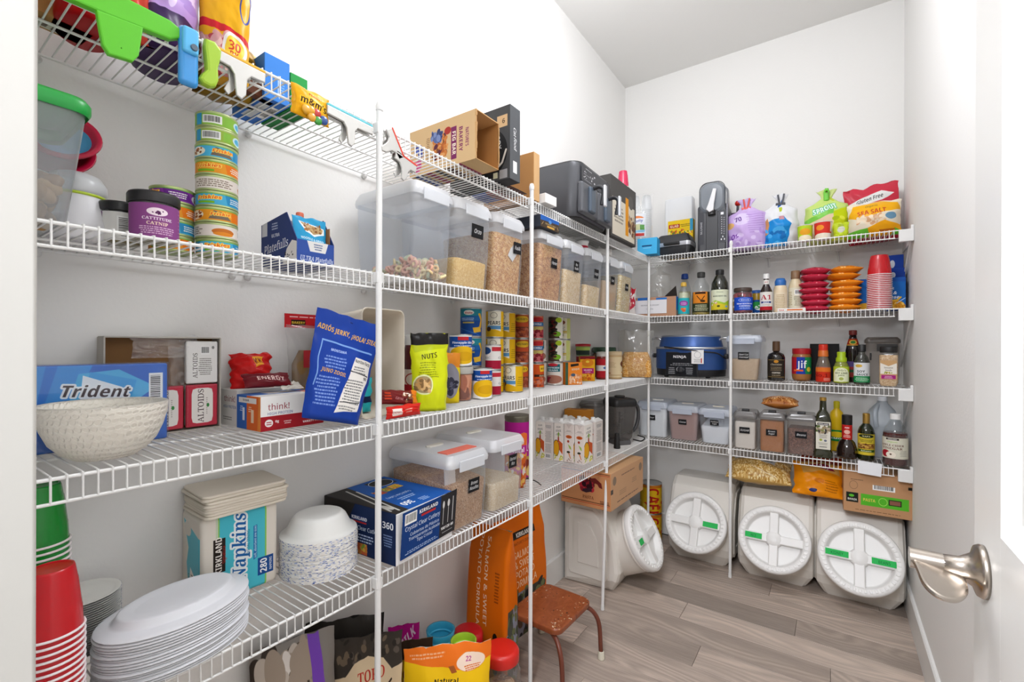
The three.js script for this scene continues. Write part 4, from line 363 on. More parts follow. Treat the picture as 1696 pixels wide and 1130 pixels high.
{ const body = glass('#f0eeea', 0.92, 0.08), treat = grain('#c89a6a', '#dcb48a #a8744a #e8c8a0 #8a5a34', 260, 18, 8); const jar = (L, x, z, r, h, red, f) => { const t = bottle('treat_jar', L, 'jar', x, 0, z, 0, { prof: `0 .002 ${r - 0.01} .002 ${r - 0.002} .01 ${r} .03 ${r} ${h * 0.66} ${r * 0.82} ${h * 0.78} ${r * 0.8} ${h * 0.84}`, m: body, fill: [`0 .006 ${r - 0.012} .006 ${r - 0.005} .03 ${r - 0.005} ${h * f - 0.02} ${r * 0.6} ${h * f} 0 ${h * f + 0.004}`, treat], fillName: 'treats', caps: [[`${r * 0.86} ${h * 0.8} ${r * 0.93} ${h * 0.82} ${r * 0.93} ${h * 0.94} ${r * 0.86} ${h - 0.006} ${r * 0.7} ${h} 0 ${h}`, mat(red, 0.3), 'lid']] }); return t; };
  jar('large clear treat jar with a dark red lid, beside the orange sack', -1.15, -1.355, 0.062, 0.285, '#b8121e', 0.7); jar('large clear treat jar with a bright red lid, in front', -1.02, -1.395, 0.072, 0.245, '#d8241c', 0.45); }
{ const tr = lab(400, 560, '#f2c318', ysc([['p', '0 0 100 0 100 22 62 30 0 16', '#ec7420'], ['o', 76, 22, 17, 11, '#f6dcc8'], ['c', 76, 22, 17, 11, '#e08a3a', 0.6], ['t', '22', 73, 19, 8, '#b8488a'], ['l', 78, 26, 20, 3, 2.4, '#d8661c'], ['p', '50 26 56 24 60 32 54 34', '#a85a2a'], ['l', 26, 8, 40, 2, 4, '#f4b080'], ['t', 'Natural', 48, 42, 10, '#2a211a', 'bold', 3], ['t', 'DENTAL', 52, 56, 17, '#27b2cf', 'bold', 3, 84, '#f4f4f0'], ['t', 'CHEWS', 52, 74, 14, '#d83a2a', 'bold', 3, 80], ['n', 30, '#c08a3a #a8642a', 4, 10, 82, 80, 16]], 0.55));
  bag('dental_treat_bag', 'yellow and orange pet treat bag in front of the red lidded jars', 'bag', { w: 0.275, h: 0.43, d: 0.13, kind: 'pouch', s: 21, wr: 0.008 }, tr, '#e8e2d4', -1.0, 0, -1.08, 0.8, 'gloss');
  bag('dark_treat_bag', 'charcoal pet treat bag leaning on the left wall beneath the shelves', 'bag', { w: 0.25, h: 0.52, d: 0.05, kind: 'pouch', s: 22, wr: 0.008 }, lab(200, 260, '#37332f', [['p', '30 8 78 20 60 40 20 30', '#5a534a'], ['n', 40, '#8a7450 #5a4a38 #2a2622', 5, 10, 26, 60, 14]]), '#262322', -1.235, 0, -0.86, 0.9, 'gloss', -0.06);
  bag('beef_treat_bag', 'black bag with a cream panel lettered TORO in front of the charcoal bag', 'bag', { w: 0.2, h: 0.5, d: 0.05, kind: 'pouch', s: 23, wr: 0.007 }, lab(260, 420, '#3a342e', ysc([['n', 30, '#5a5048 #2a2622 #6a5c4c', 6, 0, 0, 100, 30], ['p', '0 46 16 44 30 30 50 24 72 30 84 44 100 40 100 220 0 220', '#d9c3a0'], ['t', 'TORO', 54, 46, 17, '#b52a20', 'bold serif', -6], ['s', '24 58 34 66 74 66 84 56', '#3a2a20', 3], ['s', '40 68 40 96', '#3a2a20', 3], ['s', '66 68 66 96', '#3a2a20', 3], ['t', 'CHEWS', 74, 104, 9, '#3a2a20', '', -20]], 0.5)), '#2c2824', -1.14, 0, -0.885, 0.9, 'gloss', -0.03);
  bag('magenta_bag', 'slim magenta bag behind the yellow pet treat bag', 'bag', { w: 0.11, h: 0.375, d: 0.03, kind: 'pouch', s: 24 }, lab(120, 200, '#c01c86', [['t', 'MILK', 60, 14, 14, '#f0d8e8', 'bold', -30]]), '#a8166e', -1.26, 0, -1.13, 0.9);
  bag('duck_treat_bag', 'small brown and yellow pet food bag left of the yellow treat bag', 'bag', { w: 0.12, h: 0.38, d: 0.06, kind: 'pouch', s: 25 }, lab(140, 260, '#d8a52a', [['r', 0, 0, 100, 16, '#3a2a20'], ['o', 70, 12, 20, 5, '#8a7a5a'], ['t', 'POULTRY', 44, 28, 10, '#8a4a1c'], ['r', 0, 60, 100, 40, '#8ab83a']]), '#5a4020', -1.16, 0, -1.09, 0.85);
  const cb = lab(300, 360, '#8a847e', [['n', 120, '#5a4c42 #c8bcb0 #3a302a #a89888 #e8e0d8', 12, 4, 6, 60, 60], ['p', '66 0 80 0 96 70 80 74', '#7a48b8'], ['r', 60, 70, 40, 30, '#5a2a98'], ['n', 40, '#4a3a30 #d8ccc0 #6a5a4c', 7, 40, 30, 24, 34]]); const c = bag('cat_food_bag', 'grey and purple cat food bag nearest the doorway on the floor', 'bag', { w: 0.22, h: 0.55, d: 0.17, kind: 'pouch', s: 26, wr: 0.006 }, cb, '#6a6460', -1.19, 0, -0.69, 1.2, 'gloss', -0.12); }
function cupTub(nm, label, color, x, z, r, h) { const t = thing(nm, label, 'cup', x, 0, z); part(t, 'tub', lathe(`0 .003 ${r * 0.78} .003 ${r * 0.8} 0 ${r * 0.97} ${h - 0.03} ${r} ${h - 0.02} ${r + 0.003} ${h} ${r - 0.004} ${h} ${r * 0.93} ${h - 0.02} ${r * 0.9} ${h * 0.7} 0 ${h * 0.7}`, 32), mat(color, 0.4)); part(t, 'inner_ring', new THREE.TorusGeometry(r * 0.93, 0.004, 8, 32).rotateX(PI / 2).translate(0, h - 0.03, 0), mat(color, 0.4)); }
cupTub('blue_tub', 'round sky blue plastic tub between the magenta bag and red lids', '#3aa8cc', -1.19, -1.245, 0.05, 0.325); cupTub('lime_tub', 'round lime green plastic tub behind the yellow pet treat bag', '#b4d83a', -1.065, -1.23, 0.043, 0.34);

// ---------- third shelf, left wall ----------
const Y3 = Y[3];
{ const tr = lab(520, 400, '#1665c8', [['p', '0 0 40 0 22 60 0 60', '#2f93e0'], ['p', '8 0 16 0 4 60 0 60', '#1c78d4'], ['p', '30 10 60 6 90 30 60 60 20 60', '#46b4e8'], ['p', '38 8 74 20 70 40 34 54', '#2ea0e4'], ['p', '33 12 62 28 30 56', '#eef4f8'], ['p', '46 38 64 34 58 46 50 50', '#2a4fa8'], ['t', 'Trident', 42, 32, 19, '#3c2a30', 'bold italic', 4, 100, '#f4f8fa'], ['b', 84, 12, 12, 38, 1], ['l', 72, 52, 24, 2, 4, '#dcecfa'], ['r', 0, 60, 100, 40, '#1b63c0'], ['p', '0 66 100 62 100 70 0 74', '#3a9ae0'], ['l', 82, 92, 20, 1, 4, '#dcecfa']]);
  const [g, m] = boxGeo(0.208, 0.165, 0.05, { pz: tr, py: '#1d5fc0', all: '#143a80' }, 'gloss', 0.004); const q = one('gum_pack', 'shrink wrapped bright blue multipack of gum behind the white bowl', 'box', g, m, -1.228, Y3, -0.292, PI / 2 - 0.02); part(q, 'shrink_film', bx(0.214, 0.169, 0.056, 0, 0.084, 0, 0.006), glass('#f4f6fa', 0.97, 0.04)); }
{ // embossed white bowl
  const g = lathe('0 .004 .034 .004 .036 0 .044 .001 .06 .012 .075 .03 .086 .055 .092 .08 .094 .098 .0915 .1 .089 .097 .084 .07 .07 .034 .05 .014 0 .01', 96); const p = g.attributes.position; for (let i = 0; i < p.count; i++) { const x = p.getX(i), y = p.getY(i), z = p.getZ(i), r = Math.hypot(x, z); if (r > 0.045 && y < 0.092 && y > 0.004) { const a = Math.atan2(z, x), k = 1 + 0.012 * Math.sin(a * 34 + Math.floor(y / 0.011) * 2.2) * Math.abs(Math.sin(y / 0.011 * PI)); if (r > 0.085 || y < r - 0.03) { p.setX(i, x * k); p.setZ(i, z * k); } } } g.computeVertexNormals();
  const c = document.createElement('canvas'); c.width = 512; c.height = 256; const q = c.getContext('2d'); q.fillStyle = '#808080'; q.fillRect(0, 0, 512, 256); for (let j = 0; j < 16; j++) for (let i = 0; i < 26; i++) { const X = (i + (j % 2) / 2) * 19.7, Yy = j * 16 + rr(-2, 2), gr = q.createLinearGradient(X, Yy, X + 4, Yy + 13); gr.addColorStop(0, '#e8e8e8'); gr.addColorStop(1, '#303030'); q.fillStyle = gr; q.beginPath(); q.ellipse(X + 9, Yy + 7, rr(7, 10), rr(4, 7), rr(-0.5, 0.5), 0, 7); q.fill(); } const t = new THREE.CanvasTexture(c); t.wrapS = t.wrapT = THREE.RepeatWrapping; t.repeat.set(2, 1.6); t.magFilter = THREE.LinearFilter;
  one('relief_bowl', 'cream white bowl with embossed leafy relief standing at the shelf edge', 'bowl', g, new THREE.MeshStandardMaterial({ color: '#e9e4d8', roughness: 0.35, bumpMap: t, bumpScale: 0.004 }), -1.1, Y3 - 0.001, -0.265, 1); }
{ // mint tins in their cardboard tray
  const t = thing('mint_tray', 'brown cardboard tray wrapped in torn clear film, leaning on the wall', 'tray', -1.284, Y3, -0.414, PI / 2 - 0.02), k = mat('#8a6238', 0.8), w = 0.222, h = 0.222, d = 0.05;
  part(t, 'tray_back', bx(w, h, 0.003, 0, h / 2, -d / 2 + 0.002), k); const sideM = mat('#b8b2a8', 0.7); for (const s of [-1, 1]) part(t, 'tray_side', bx(0.003, h, d, s * w / 2, h / 2, 0), sideM); part(t, 'tray_top', bx(w, 0.003, d, 0, h, 0), sideM); part(t, 'tray_bottom', bx(w, 0.003, d, 0, 0.0015, 0), sideM);
  const film = bagGeo({ w: 0.13, h: 0.05, d: 0.014, s: 31, wr: 0.01 }, '#fff', '#fff'); film.translate(0.0, 0.175, 0.018); part(t, 'torn_film', film, glass('#ffffff', 0.95, 0.08));
  const wr = bagGeo({ w: 0.07, h: 0.1, d: 0.01, s: 32, wr: 0.008 }, '#fff', '#fff'); wr.translate(0.04, 0.1, 0.012); part(t, 'loose_film', wr, glass('#ffffff', 0.96, 0.06));
  const red = lab(150, 220, '#c43a4c', [['p', '16 8 30 5 70 5 84 8 88 20 88 80 84 92 70 95 30 95 16 92 12 80 12 20', '#eeeae4'], ['t', 'ALTOIDS', 44, 50, 20, '#3c2c2c', 'serif', -90], ['l', 66, 30, 5, 9, 5, '#9a9088'], ['o', 70, 50, 5, 5, '#3f8a4a']]), back = lab(150, 220, '#ecebe8', [['t', 'ALTOIDS', 24, 58, 15, '#4a4442', 'serif', -90], ['b', 44, 8, 32, 22], ['l', 60, 40, 50, 9, 5, '#8a8782'], ['o', 88, 12, 5, 4, '#8a8884']]);
  const tin = (L, rc, zz, y) => { const o = thing('mint_tin', L, 'tin', -1.272, y, zz, PI / 2 - 0.02, 'mint tins in the tray'); part(o, 'tin_base', bx(0.066, 0.1, 0.016, 0, 0.05, 0, 0.007), mat('#d0cfcb', 0.4)); part(o, 'tin_lid', (() => { const g = new RoundedBoxGeometry(0.068, 0.102, 0.008, 3, 0.0038); return g.translate(0, 0.05, 0.0085); })(), rc === back ? mat('#ecebe8', 0.4) : mat('#bb3447', 0.35)); const p = part(o, 'printed_lid', plate(0.06, 0.094, rc), pm(rc, 'can')); p.position.set(0, 0.05, 0.0125); return o; };
  tin('white backed mint tin in the upper right of the cardboard tray', back, -0.486, Y3 + 0.113); tin('red mint tin in the lower right of the cardboard tray', red, -0.486, Y3 + 0.008); tin('red mint tin beside the blue gum multipack in the cardboard tray', red, -0.413, Y3 + 0.008); }
{ // protein bar cartons and wrappers
  const fr = lab(420, 220, '#efeeec', [['r', 0, 58, 100, 42, '#a8202a'], ['t', 'think!', 27, 32, 25, '#8c1f2c', ''], ['t', 'HIGH PROTEIN', 29, 51, 11, '#3a4f8a', '', 0, 50], ['o', 72, 22, 4.6, 9, '#3a6ab8'], ['o', 72, 44, 4.6, 9, '#e0582a'], ['l', 86, 17, 16, 2, 6, '#8a9ac0'], ['l', 86, 40, 18, 2, 6, '#e09a7a'], ['o', 12, 78, 6, 11, '#f2eeec'], ['l', 12, 74, 8, 2, 6, '#a8202a'], ['t', '0g', 24, 75, 10, '#fff'], ['l', 40, 76, 12, 2, 6, '#f0d8d8'], ['t', '18 BAR', 78, 74, 12, '#fff'], ['t', 'VARIETY PACK', 80, 87, 9, '#fff', 'bold', 0, 32]]);
  const sd = lab(240, 220, '#2f66b8', [['r', 44, 0, 56, 100, '#e0682a'], ['p', '100 0 100 100 88 100 92 0', '#e88a3a'], ['r', 10, 6, 74, 16, '#e9e6e0'], ['t', '18 BAR', 40, 14, 9, '#4a4a5a'], ['r', 26, 36, 9, 38, '#dfe6f0'], ['r', 62, 40, 11, 38, '#f4d8b8'], ['l', 22, 32, 14, 3, 6, '#cfe0f4'], ['l', 58, 32, 14, 3, 6, '#f8e0c0']]), wh = lab(200, 220, '#e4e2de', [['t', 'think!', 62, 26, 22, '#7a1f2c', ''], ['t', 'HIGH PROTEIN', 62, 48, 11, '#3a4f8a', '', 0, 70], ['l', 50, 76, 60, 2, 6, '#8a8884']]);
  const top = lab(300, 200, '#e8e6e2', [['r', 0, 0, 100, 60, '#3f72bc'], ['r', 30, 10, 50, 40, '#e4e2de'], ['r', 80, 30, 20, 70, '#e08a6a']]), [g, m] = boxGeo(0.166, 0.083, 0.113, { pz: fr, nx: sd, py: top, all: '#e2e0dc' }, 'card'); one('protein_bar_carton', 'white and red protein bar carton with blue and orange end, in front', 'box', g, m, -1.16, Y3, -0.628, PI / 2 + 0.02, 'protein bar cartons');
  carton('protein_bar_carton', 'plain white protein bar carton behind the red and white one', -1.272, Y3, -0.628, 0.16, 0.092, 0.1, { nx: wh, all: '#e2e0dc' }, PI / 2, { group: 'protein bar cartons' });
  bag('candy_wrapper', 'bright red crumpled candy bag lying on the white carton', 'bag', { w: 0.1, h: 0.1, d: 0.05, s: 41, wr: 0.012 }, lab(160, 140, '#c81c1c', [['p', '54 20 80 14 76 44 56 50', '#e8a020'], ['t', 'KK', 66, 32, 20, '#7a1010', 'bold', -10], ['l', 50, 78, 60, 1, 10, '#f0c0b0']]), '#a81616', -1.25, Y3 + 0.092, -0.6, 1.3, 'gloss', -0.5);
  const mb = bag('candy_bar', 'maroon wrapped chocolate bar lying across the protein bar carton', 'bar', { w: 0.115, h: 0.042, d: 0.02, s: 42, wr: 0.003 }, lab(220, 80, '#6a1620', [['t', 'ENERGY', 56, 50, 44, '#e0c0b8', 'bold', 3, 70]]), '#5a121a', -1.175, Y3 + 0.1, -0.605, PI / 2, 'gloss', -0.75); mb.rotation.y = PI / 2 - 0.1;
  bag('torn_wrapper', 'torn clear and white bar wrapper on top of the front protein carton', 'wrapper', { w: 0.06, h: 0.035, d: 0.008, s: 43, wr: 0.008 }, '#d8d2c8', '#cfc8bc', -1.16, Y3 + 0.09, -0.66, 1.6, 'gloss', -1.1); }
{ // jerky pouch and the headed bread bag
  const jr = lab(420, 560, '#1b3f9c', [['s', '50 6 53 6', '#0c2464', 1], ['t', 'ADIÓS JERKY,', 27, 17, 6.8, '#e8b04a', 'bold italic', 4, 48], ['t', '¡HOLA! STEAK', 76, 20, 6.8, '#e8b04a', 'bold italic', 4, 46], ['s', '12 28 8 70', '#7fa8e0', 1.2], ['s', '12 28 92 32', '#7fa8e0', 1.6], ['t', 'MONTANA', 38, 36, 3.6, '#b8cdf0'], ['l', 36, 42, 40, 4, 3, '#7a98d8'], ['t', 'JUNO ZOOIL', 34, 56, 5, '#d8a448', 'bold italic', 4], ['l', 28, 61, 38, 9, 3, '#7a98d8'], ['p', '66 38 96 40 88 88 46 92 54 72', '#e8e4de'], ['t', 'Nutrition Facts', 80, 42, 4.4, '#222', 'bold', 4, 28], ['s', '60 52 92 54', '#333', 1], ['l', 76, 47, 28, 3, 2.4, '#777'], ['t', '90', 88, 57, 4, '#222'], ['l', 72, 60, 34, 9, 2.6, '#777'], ['s', '52 82 88 80', '#333', 0.8], ['l', 66, 85, 34, 2, 2.4, '#888']]);
  const j = bag('jerky_pouch', 'royal blue jerky pouch with yellow lettering, leaning in front', 'bag', { w: 0.18, h: 0.272, d: 0.045, kind: 'pouch', s: 51, wr: 0.005, base: 0.8 }, jr, '#16357f', -1.022, Y3 + 0.016, -0.678, 1.4, 'gloss', -0.1); j.rotation.z = -0.24;
  const t = thing('bread_bag', 'clear bread bag with a red printed header behind the blue pouch', 'bag', -1.27, Y3, -0.815, PI / 2), hd = lab(420, 80, '#c21f26', [['l', 48, 18, 90, 1, 14, '#f0c8c8'], ['r', 8, 42, 18, 40, '#2a1414'], ['t', 'BAKERY', 17, 62, 24, '#e8c040'], ['t', 'FAMILIA', 62, 64, 44, '#f6eeee']]); const hp = part(t, 'header', plate(0.24, 0.04, hd), pm(hd, 'gloss')); hp.position.set(0, 0.275, 0); part(t, 'clear_bag', bagGeo({ w: 0.23, h: 0.265, d: 0.06, s: 52, wr: 0.006 }, '#fff', '#fff'), glass('#f6f6f6', 0.93, 0.12)); part(t, 'tortilla_stack', stack([[0.17, 0.03, 0.014, 0.01], [0.19, 0.04, 0.018, 0.06], [0.19, 0.04, 0.018, 0.15], [0.15, 0.03, 0.014, 0.19]]), mat('#8a6a3c', 0.8)); const rl = part(t, 'red_label', bx(0.15, 0.05, 0.002, 0, 0.165, 0.0215), mat('#b5222c', 0.5)); }
{ // cream bin on its side
  const t = thing('storage_bin', 'empty cream plastic bin lying on its side with opening forward', 'bin', -1.168, Y3, -0.868, PI / 2 + 0.1), m = mat('#e2d8c6', 0.5), W = 0.165, H = 0.305, D = 0.2, a = (s, z) => { const p = rrect(W * s, H * s, 0.02, 0, 5).map(([x, , y]) => [x, y + H / 2, z]); return p; };
  const rings = [a(0.86, -D / 2), a(0.93, 0), a(1, D / 2 - 0.003), a(1.02, D / 2), a(1.02, D / 2 + 0.003), a(0.985, D / 2 + 0.003), a(0.91, 0), a(0.84, -D / 2 + 0.004)];
  const flat = rings.map((R) => R.map(([x, y, z]) => [x, z, -y])); const g = loft(flat, { bottom: true, top: true }); g.rotateX(PI / 2); g.computeBoundingBox(); g.translate(0, -g.boundingBox.min.y, 0); part(t, 'bin_shell', g, m); }
bag('teal_pouch', 'small teal pouch inside the cream bin', 'bag', { w: 0.06, h: 0.1, d: 0.03, kind: 'pouch', s: 55 }, lab(80, 120, '#2fb0b8', [['r', 0, 55, 100, 18, '#1c2a4a']]), '#1f8a94', -1.11, Y3 + 0.014, -0.835, 1.3);
bag('red_bar', 'bright red wrapped bar at the shelf edge under the maroon bar', 'bar', { w: 0.13, h: 0.034, d: 0.024, s: 56, wr: 0.003 }, lab(220, 60, '#c8241c', [['r', 12, 20, 26, 56, '#e8d8d0'], ['t', 'CHOMPS', 25, 50, 22, '#8a1a1a'], ['l', 58, 30, 24, 2, 20, '#f0b0a0']]), '#b01c18', -1.012, Y3, -0.905, PI / 2, 'gloss', 0, 'snack bars by the cream bin');
{ const b = bag('maroon_bar', 'maroon and orange wrapped bar resting on the red bar', 'bar', { w: 0.14, h: 0.042, d: 0.016, s: 57, wr: 0.003 }, lab(240, 80, '#6a1c1c', [['r', 84, 0, 16, 100, '#d8781c'], ['l', 18, 20, 20, 3, 20, '#d8441c'], ['t', 'carne', 46, 60, 26, '#d8a0a0', 'italic', 10], ['n', 16, '#8a5a3a #e8d8c8 #4a2a1c', 16, 58, 20, 26, 64]]), '#5a1616', -1.03, Y3 + 0.034, -0.905, PI / 2, 'gloss', -0.3, 'snack bars by the cream bin'); b.rotation.z = -0.12; }
bag('lime_snack_bag', 'tall lime yellow snack bag with black rolled top', 'bag', { w: 0.12, h: 0.245, d: 0.07, kind: 'pouch', s: 58, wr: 0.007 }, lab(240, 460, '#cfd81c', [['r', 0, 0, 100, 15, '#1e1c1a'], ['p', '0 15 100 15 90 20 10 24', '#b8c41c'], ['t', 'NUTS', 46, 30, 9, '#4a4a10', 'bold italic', -8], ['l', 42, 38, 56, 7, 3, '#8a9410'], ['o', 28, 66, 26, 13, '#e8ecb0'], ['o', 28, 66, 23, 11, '#a8946a'], ['n', 40, '#c0945a #d8b078 #8a6a44', 4, 8, 60, 38, 14]]), '#b8c018', -1.05, Y3, -1.045, 0.98);
bag('prune_bag', 'small yellow bag with a dark fruit picture behind the lime bag', 'bag', { w: 0.09, h: 0.18, d: 0.045, kind: 'pouch', s: 59 }, lab(140, 260, '#e0c81c', [['p', '30 0 100 0 100 30 60 26', '#e08a2a'], ['o', 60, 56, 38, 34, '#8c8a96'], ['n', 26, '#3a3a4c #5a5a70 #2a2a38', 7, 30, 54, 60, 26]]), '#c8b01c', -1.13, Y3, -1.215, 0.85);
bottle('sauce_jar', 'jar of dark red sauce with white lid behind the cream bin', 'jar', -1.245, Y3, -1.16, 0.8, { prof: '0 0 .034 0 .036 .005 .036 .19 .03 .21', m: mat('#5a1a1c', 0.2), caps: [['.03 .205 .0335 .208 .0335 .24 .031 .245 0 .245', white]], labels: [[lab(100, 120, '#e8d8c8', [['r', 0, 60, 100, 40, '#b5222c'], ['c', 50, 40, 30, 24, '#a83a2c', 4]]), 0.03, 0.12, 0.0366, 3]] });
{ // tins
  const pine = lab(420, 260, '#f2f2ee', [['r', 0, 4, 100, 36, '#1e4fa0'], ['o', 24, 66, 22, 30, '#e8b81c'], ['o', 26, 70, 14, 16, '#d8a414'], ['o', 74, 66, 22, 30, '#e8b81c'], ['o', 76, 70, 14, 16, '#d8a414'], ['r', 14, 4, 16, 12, '#c22a30'], ['r', 66, 4, 16, 12, '#c22a30'], ['t', 'Pineapple Slices', 24, 24, 10, '#fff', 'bold serif', 0, 36], ['t', 'Pineapple Slices', 75, 24, 10, '#fff', 'bold serif', 0, 36], ['l', 24, 33, 32, 1, 6, '#cfdcf2'], ['l', 75, 33, 32, 1, 6, '#cfdcf2']]);
  const dole = lab(420, 260, '#1c4f9c', [['r', 0, 0, 100, 30, '#2a8a9c'], ['p', '0 30 100 18 100 40 0 44', '#2468b0'], ['o', 24, 14, 8, 9, '#f0ece4'], ['t', 'Dole', 24, 15, 9, '#b5222c'], ['o', 74, 14, 8, 9, '#f0ece4'], ['t', 'Dole', 74, 15, 9, '#b5222c'], ['s', '42 20 47 40 44 66 34 84', '#e8b42a', 9], ['s', '92 20 97 40 94 66 84 84', '#e8b42a', 9], ['p', '30 70 44 66 46 84 32 88', '#f0c03a'], ['p', '80 70 94 66 96 84 82 88', '#f0c03a'], ['l', 22, 34, 20, 2, 6, '#bcd4f0'], ['r', 14, 48, 18, 6, '#b8a860'], ['r', 64, 48, 18, 6, '#b8a860'], ['s', '8 70 40 96', '#3a7ac8', 2]]);
  const pear = lab(480, 270, '#e3b312', [['r', 24, 0, 26, 100, '#e9e4d0'], ['r', 74, 0, 26, 100, '#e9e4d0'], ['p', '24 60 50 80 50 100 24 100', '#e0b01c'], ['p', '74 60 100 80 100 100 74 100', '#e0b01c'], ['c', 36, 16, 6, 11, '#8c8676', 2], ['c', 86, 16, 6, 11, '#8c8676', 2], ['t', 'PEARS', 36, 46, 20, '#22242a', 'bold', 0, 26], ['t', 'PEARS', 86, 46, 20, '#22242a', 'bold', 0, 26], ['r', 22, 57, 28, 14, '#5c94c0'], ['r', 72, 57, 28, 14, '#5c94c0'], ['o', 26, 70, 5, 9, '#4a3020'], ['o', 76, 70, 5, 9, '#4a3020'], ['l', 10, 42, 14, 5, 8, '#a88410'], ['l', 60, 42, 14, 5, 8, '#a88410']]);
  const bean = lab(360, 270, '#b0552c', [['o', 25, 20, 19, 14, '#e0b42a'], ['o', 75, 20, 19, 14, '#e0b42a'], ['t', 'BUSH’S', 25, 20, 12, '#3c4a1c', 'bold serif', 0, 30], ['t', 'BUSH’S', 75, 20, 12, '#3c4a1c', 'bold serif', 0, 30], ['r', 0, 36, 100, 16, '#c2502a'], ['r', 0, 54, 100, 3, '#3a2418'], ['n', 70, '#9a4a34 #b86a50 #7a3424', 9, 0, 60, 100, 36]]);
  const ranch = lab(360, 270, '#c8501c', [['p', '62 6 90 4 92 30 64 32', '#e8b82a'], ['p', '16 6 44 4 46 30 18 32', '#e8b82a'], ['t', 'BUSH', 76, 18, 11, '#3c2a14', 'bold', -4], ['t', 'BUSH', 30, 18, 11, '#3c2a14', 'bold', -4], ['r', 50, 44, 46, 11, '#3a2014'], ['t', 'RANCH', 72, 50, 9, '#f0d8a8', 'italic'], ['n', 80, '#b0604a #c87a5c #8a3c2c', 8, 0, 60, 100, 36]]);
  const kid = lab(360, 270, '#cc6a50', [['o', 25, 16, 18, 10, '#c22a30'], ['o', 75, 16, 18, 10, '#c22a30'], ['r', 0, 28, 100, 18, '#3f7ab0'], ['t', 'CHILI', 25, 37, 11, '#fff'], ['t', 'CHILI', 75, 37, 11, '#fff'], ['r', 0, 48, 100, 16, '#d0c070'], ['n', 70, '#b03a48 #d06a70 #8a2430', 10, 0, 66, 100, 32]]);
  const refr = lab(360, 270, '#dcd5cc', [['r', 14, 4, 30, 36, '#1e6a74'], ['r', 64, 4, 30, 36, '#1e6a74'], ['o', 28, 8, 11, 7, '#c22a3a'], ['o', 78, 8, 11, 7, '#c22a3a'], ['t', 'REFRIED', 29, 22, 9, '#e8f0f0'], ['t', 'BEANS', 29, 33, 9, '#e8f0f0'], ['t', 'REFRIED', 79, 22, 9, '#e8f0f0'], ['t', 'BEANS', 79, 33, 9, '#e8f0f0'], ['o', 28, 76, 22, 20, '#a8705c'], ['o', 78, 76, 22, 20, '#a8705c'], ['n', 14, '#b5222c #8a1c3c', 8, 2, 66, 20, 24]]);
  const blk = lab(360, 270, '#e4e2d4', [['p', '10 0 40 0 34 50 44 100 10 100', '#4a3a30'], ['p', '60 0 90 0 84 50 94 100 60 100', '#4a3a30'], ['o', 42, 14, 8, 12, '#a8c42a'], ['o', 38, 80, 9, 12, '#7ab02a'], ['o', 92, 14, 8, 12, '#a8c42a'], ['o', 88, 80, 9, 12, '#7ab02a'], ['n', 60, '#2a4a20 #5a2420 #1c1c18', 8, 10, 20, 26, 60]]), garb = lab(360, 270, '#e2ddc4', [['o', 34, 20, 8, 11, '#8a4a34'], ['o', 84, 20, 8, 11, '#8a4a34'], ['r', 0, 62, 100, 6, '#c8a83a'], ['r', 0, 70, 100, 4, '#c8a83a'], ['r', 8, 76, 30, 12, '#4a3a24'], ['l', 24, 42, 40, 3, 7, '#9aa4ac'], ['r', 46, 0, 12, 100, '#c9cf7c']]), cran = lab(300, 230, '#e9e5e0', [['r', 0, 6, 30, 18, '#c2303c'], ['r', 50, 6, 30, 18, '#c2303c'], ['o', 36, 22, 12, 16, '#2a4a80'], ['o', 86, 22, 12, 16, '#2a4a80'], ['t', 'CLASSIC', 30, 52, 12, '#4a5a6a', '', 0, 36], ['t', 'CLASSIC', 80, 52, 12, '#4a5a6a', '', 0, 36], ['r', 0, 64, 100, 36, '#a81c38']]);
  const H = 0.1195, col = (rc, r, x, z, n, names, turn, nm, g, h = H) => { for (let i = 0; i < n; i++) if (names[i]) can(nm, names[i], x, Y3 + i * h, z, r, h, rc, turn + rr(-0.15, 0.15), { group: g }); };
  const a = (x, z, k = 0.35) => face(x, z) * (1 - k) + PI / 2 * k; 
  bottle('fruit_cup_jar', 'clear plastic jar of orange fruit in syrup with grey lid', 'jar', -1.143, Y3, -1.302, 0.8, { prof: '0 0 .036 0 .038 .004 .0425 .1 .0425 .108', m: crystal, fill: ['0 .003 .035 .003 .037 .008 .0405 .098 0 .1', grain('#b86a44', '#c87a50 #a8542e #d8906a #7a3418 #b5603c', 60, 26, 26)], fillName: 'fruit', caps: [['.042 .1 .045 .102 .0455 .122 .043 .126 0 .1265', mat('#b3b1aa', 0.4)]] });
  can('pineapple_can', 'upper blue and yellow pineapple can on the grey lidded fruit jar', -1.147, Y3 + 0.1275, -1.303, 0.0435, H, pine, a(-1.147, -1.303) - 1.55, { group: 'pineapple slice cans' }); can('pineapple_can', 'lower blue and yellow pineapple can next to the fruit jar', -1.113, Y3, -1.39, 0.0395, H, pine, a(-1.11, -1.39) - 1.5, { group: 'pineapple slice cans' });
  col(dole, 0.0445, -1.222, -1.452, 3, ['bottom dark blue pineapple can of the column at the wall', 'middle dark blue pineapple can of the column at the wall', 'top dark blue pineapple can of the column at the wall'], 1.55 + 0.7, 'pineapple_can', 'dark blue pineapple cans');
  col(cran, 0.0335, -1.155, -1.515, 2, ['lower white and maroon cranberry can beside the pineapple', 'upper white and maroon cranberry can beside the pineapple'], 0.4, 'cranberry_can', 'cranberry cans', 0.105);
  const pc = (p) => `${p} yellow pear can of the column behind the cranberry cans`, pd = (p) => `${p} yellow pear can of the column nearest the second pole`;
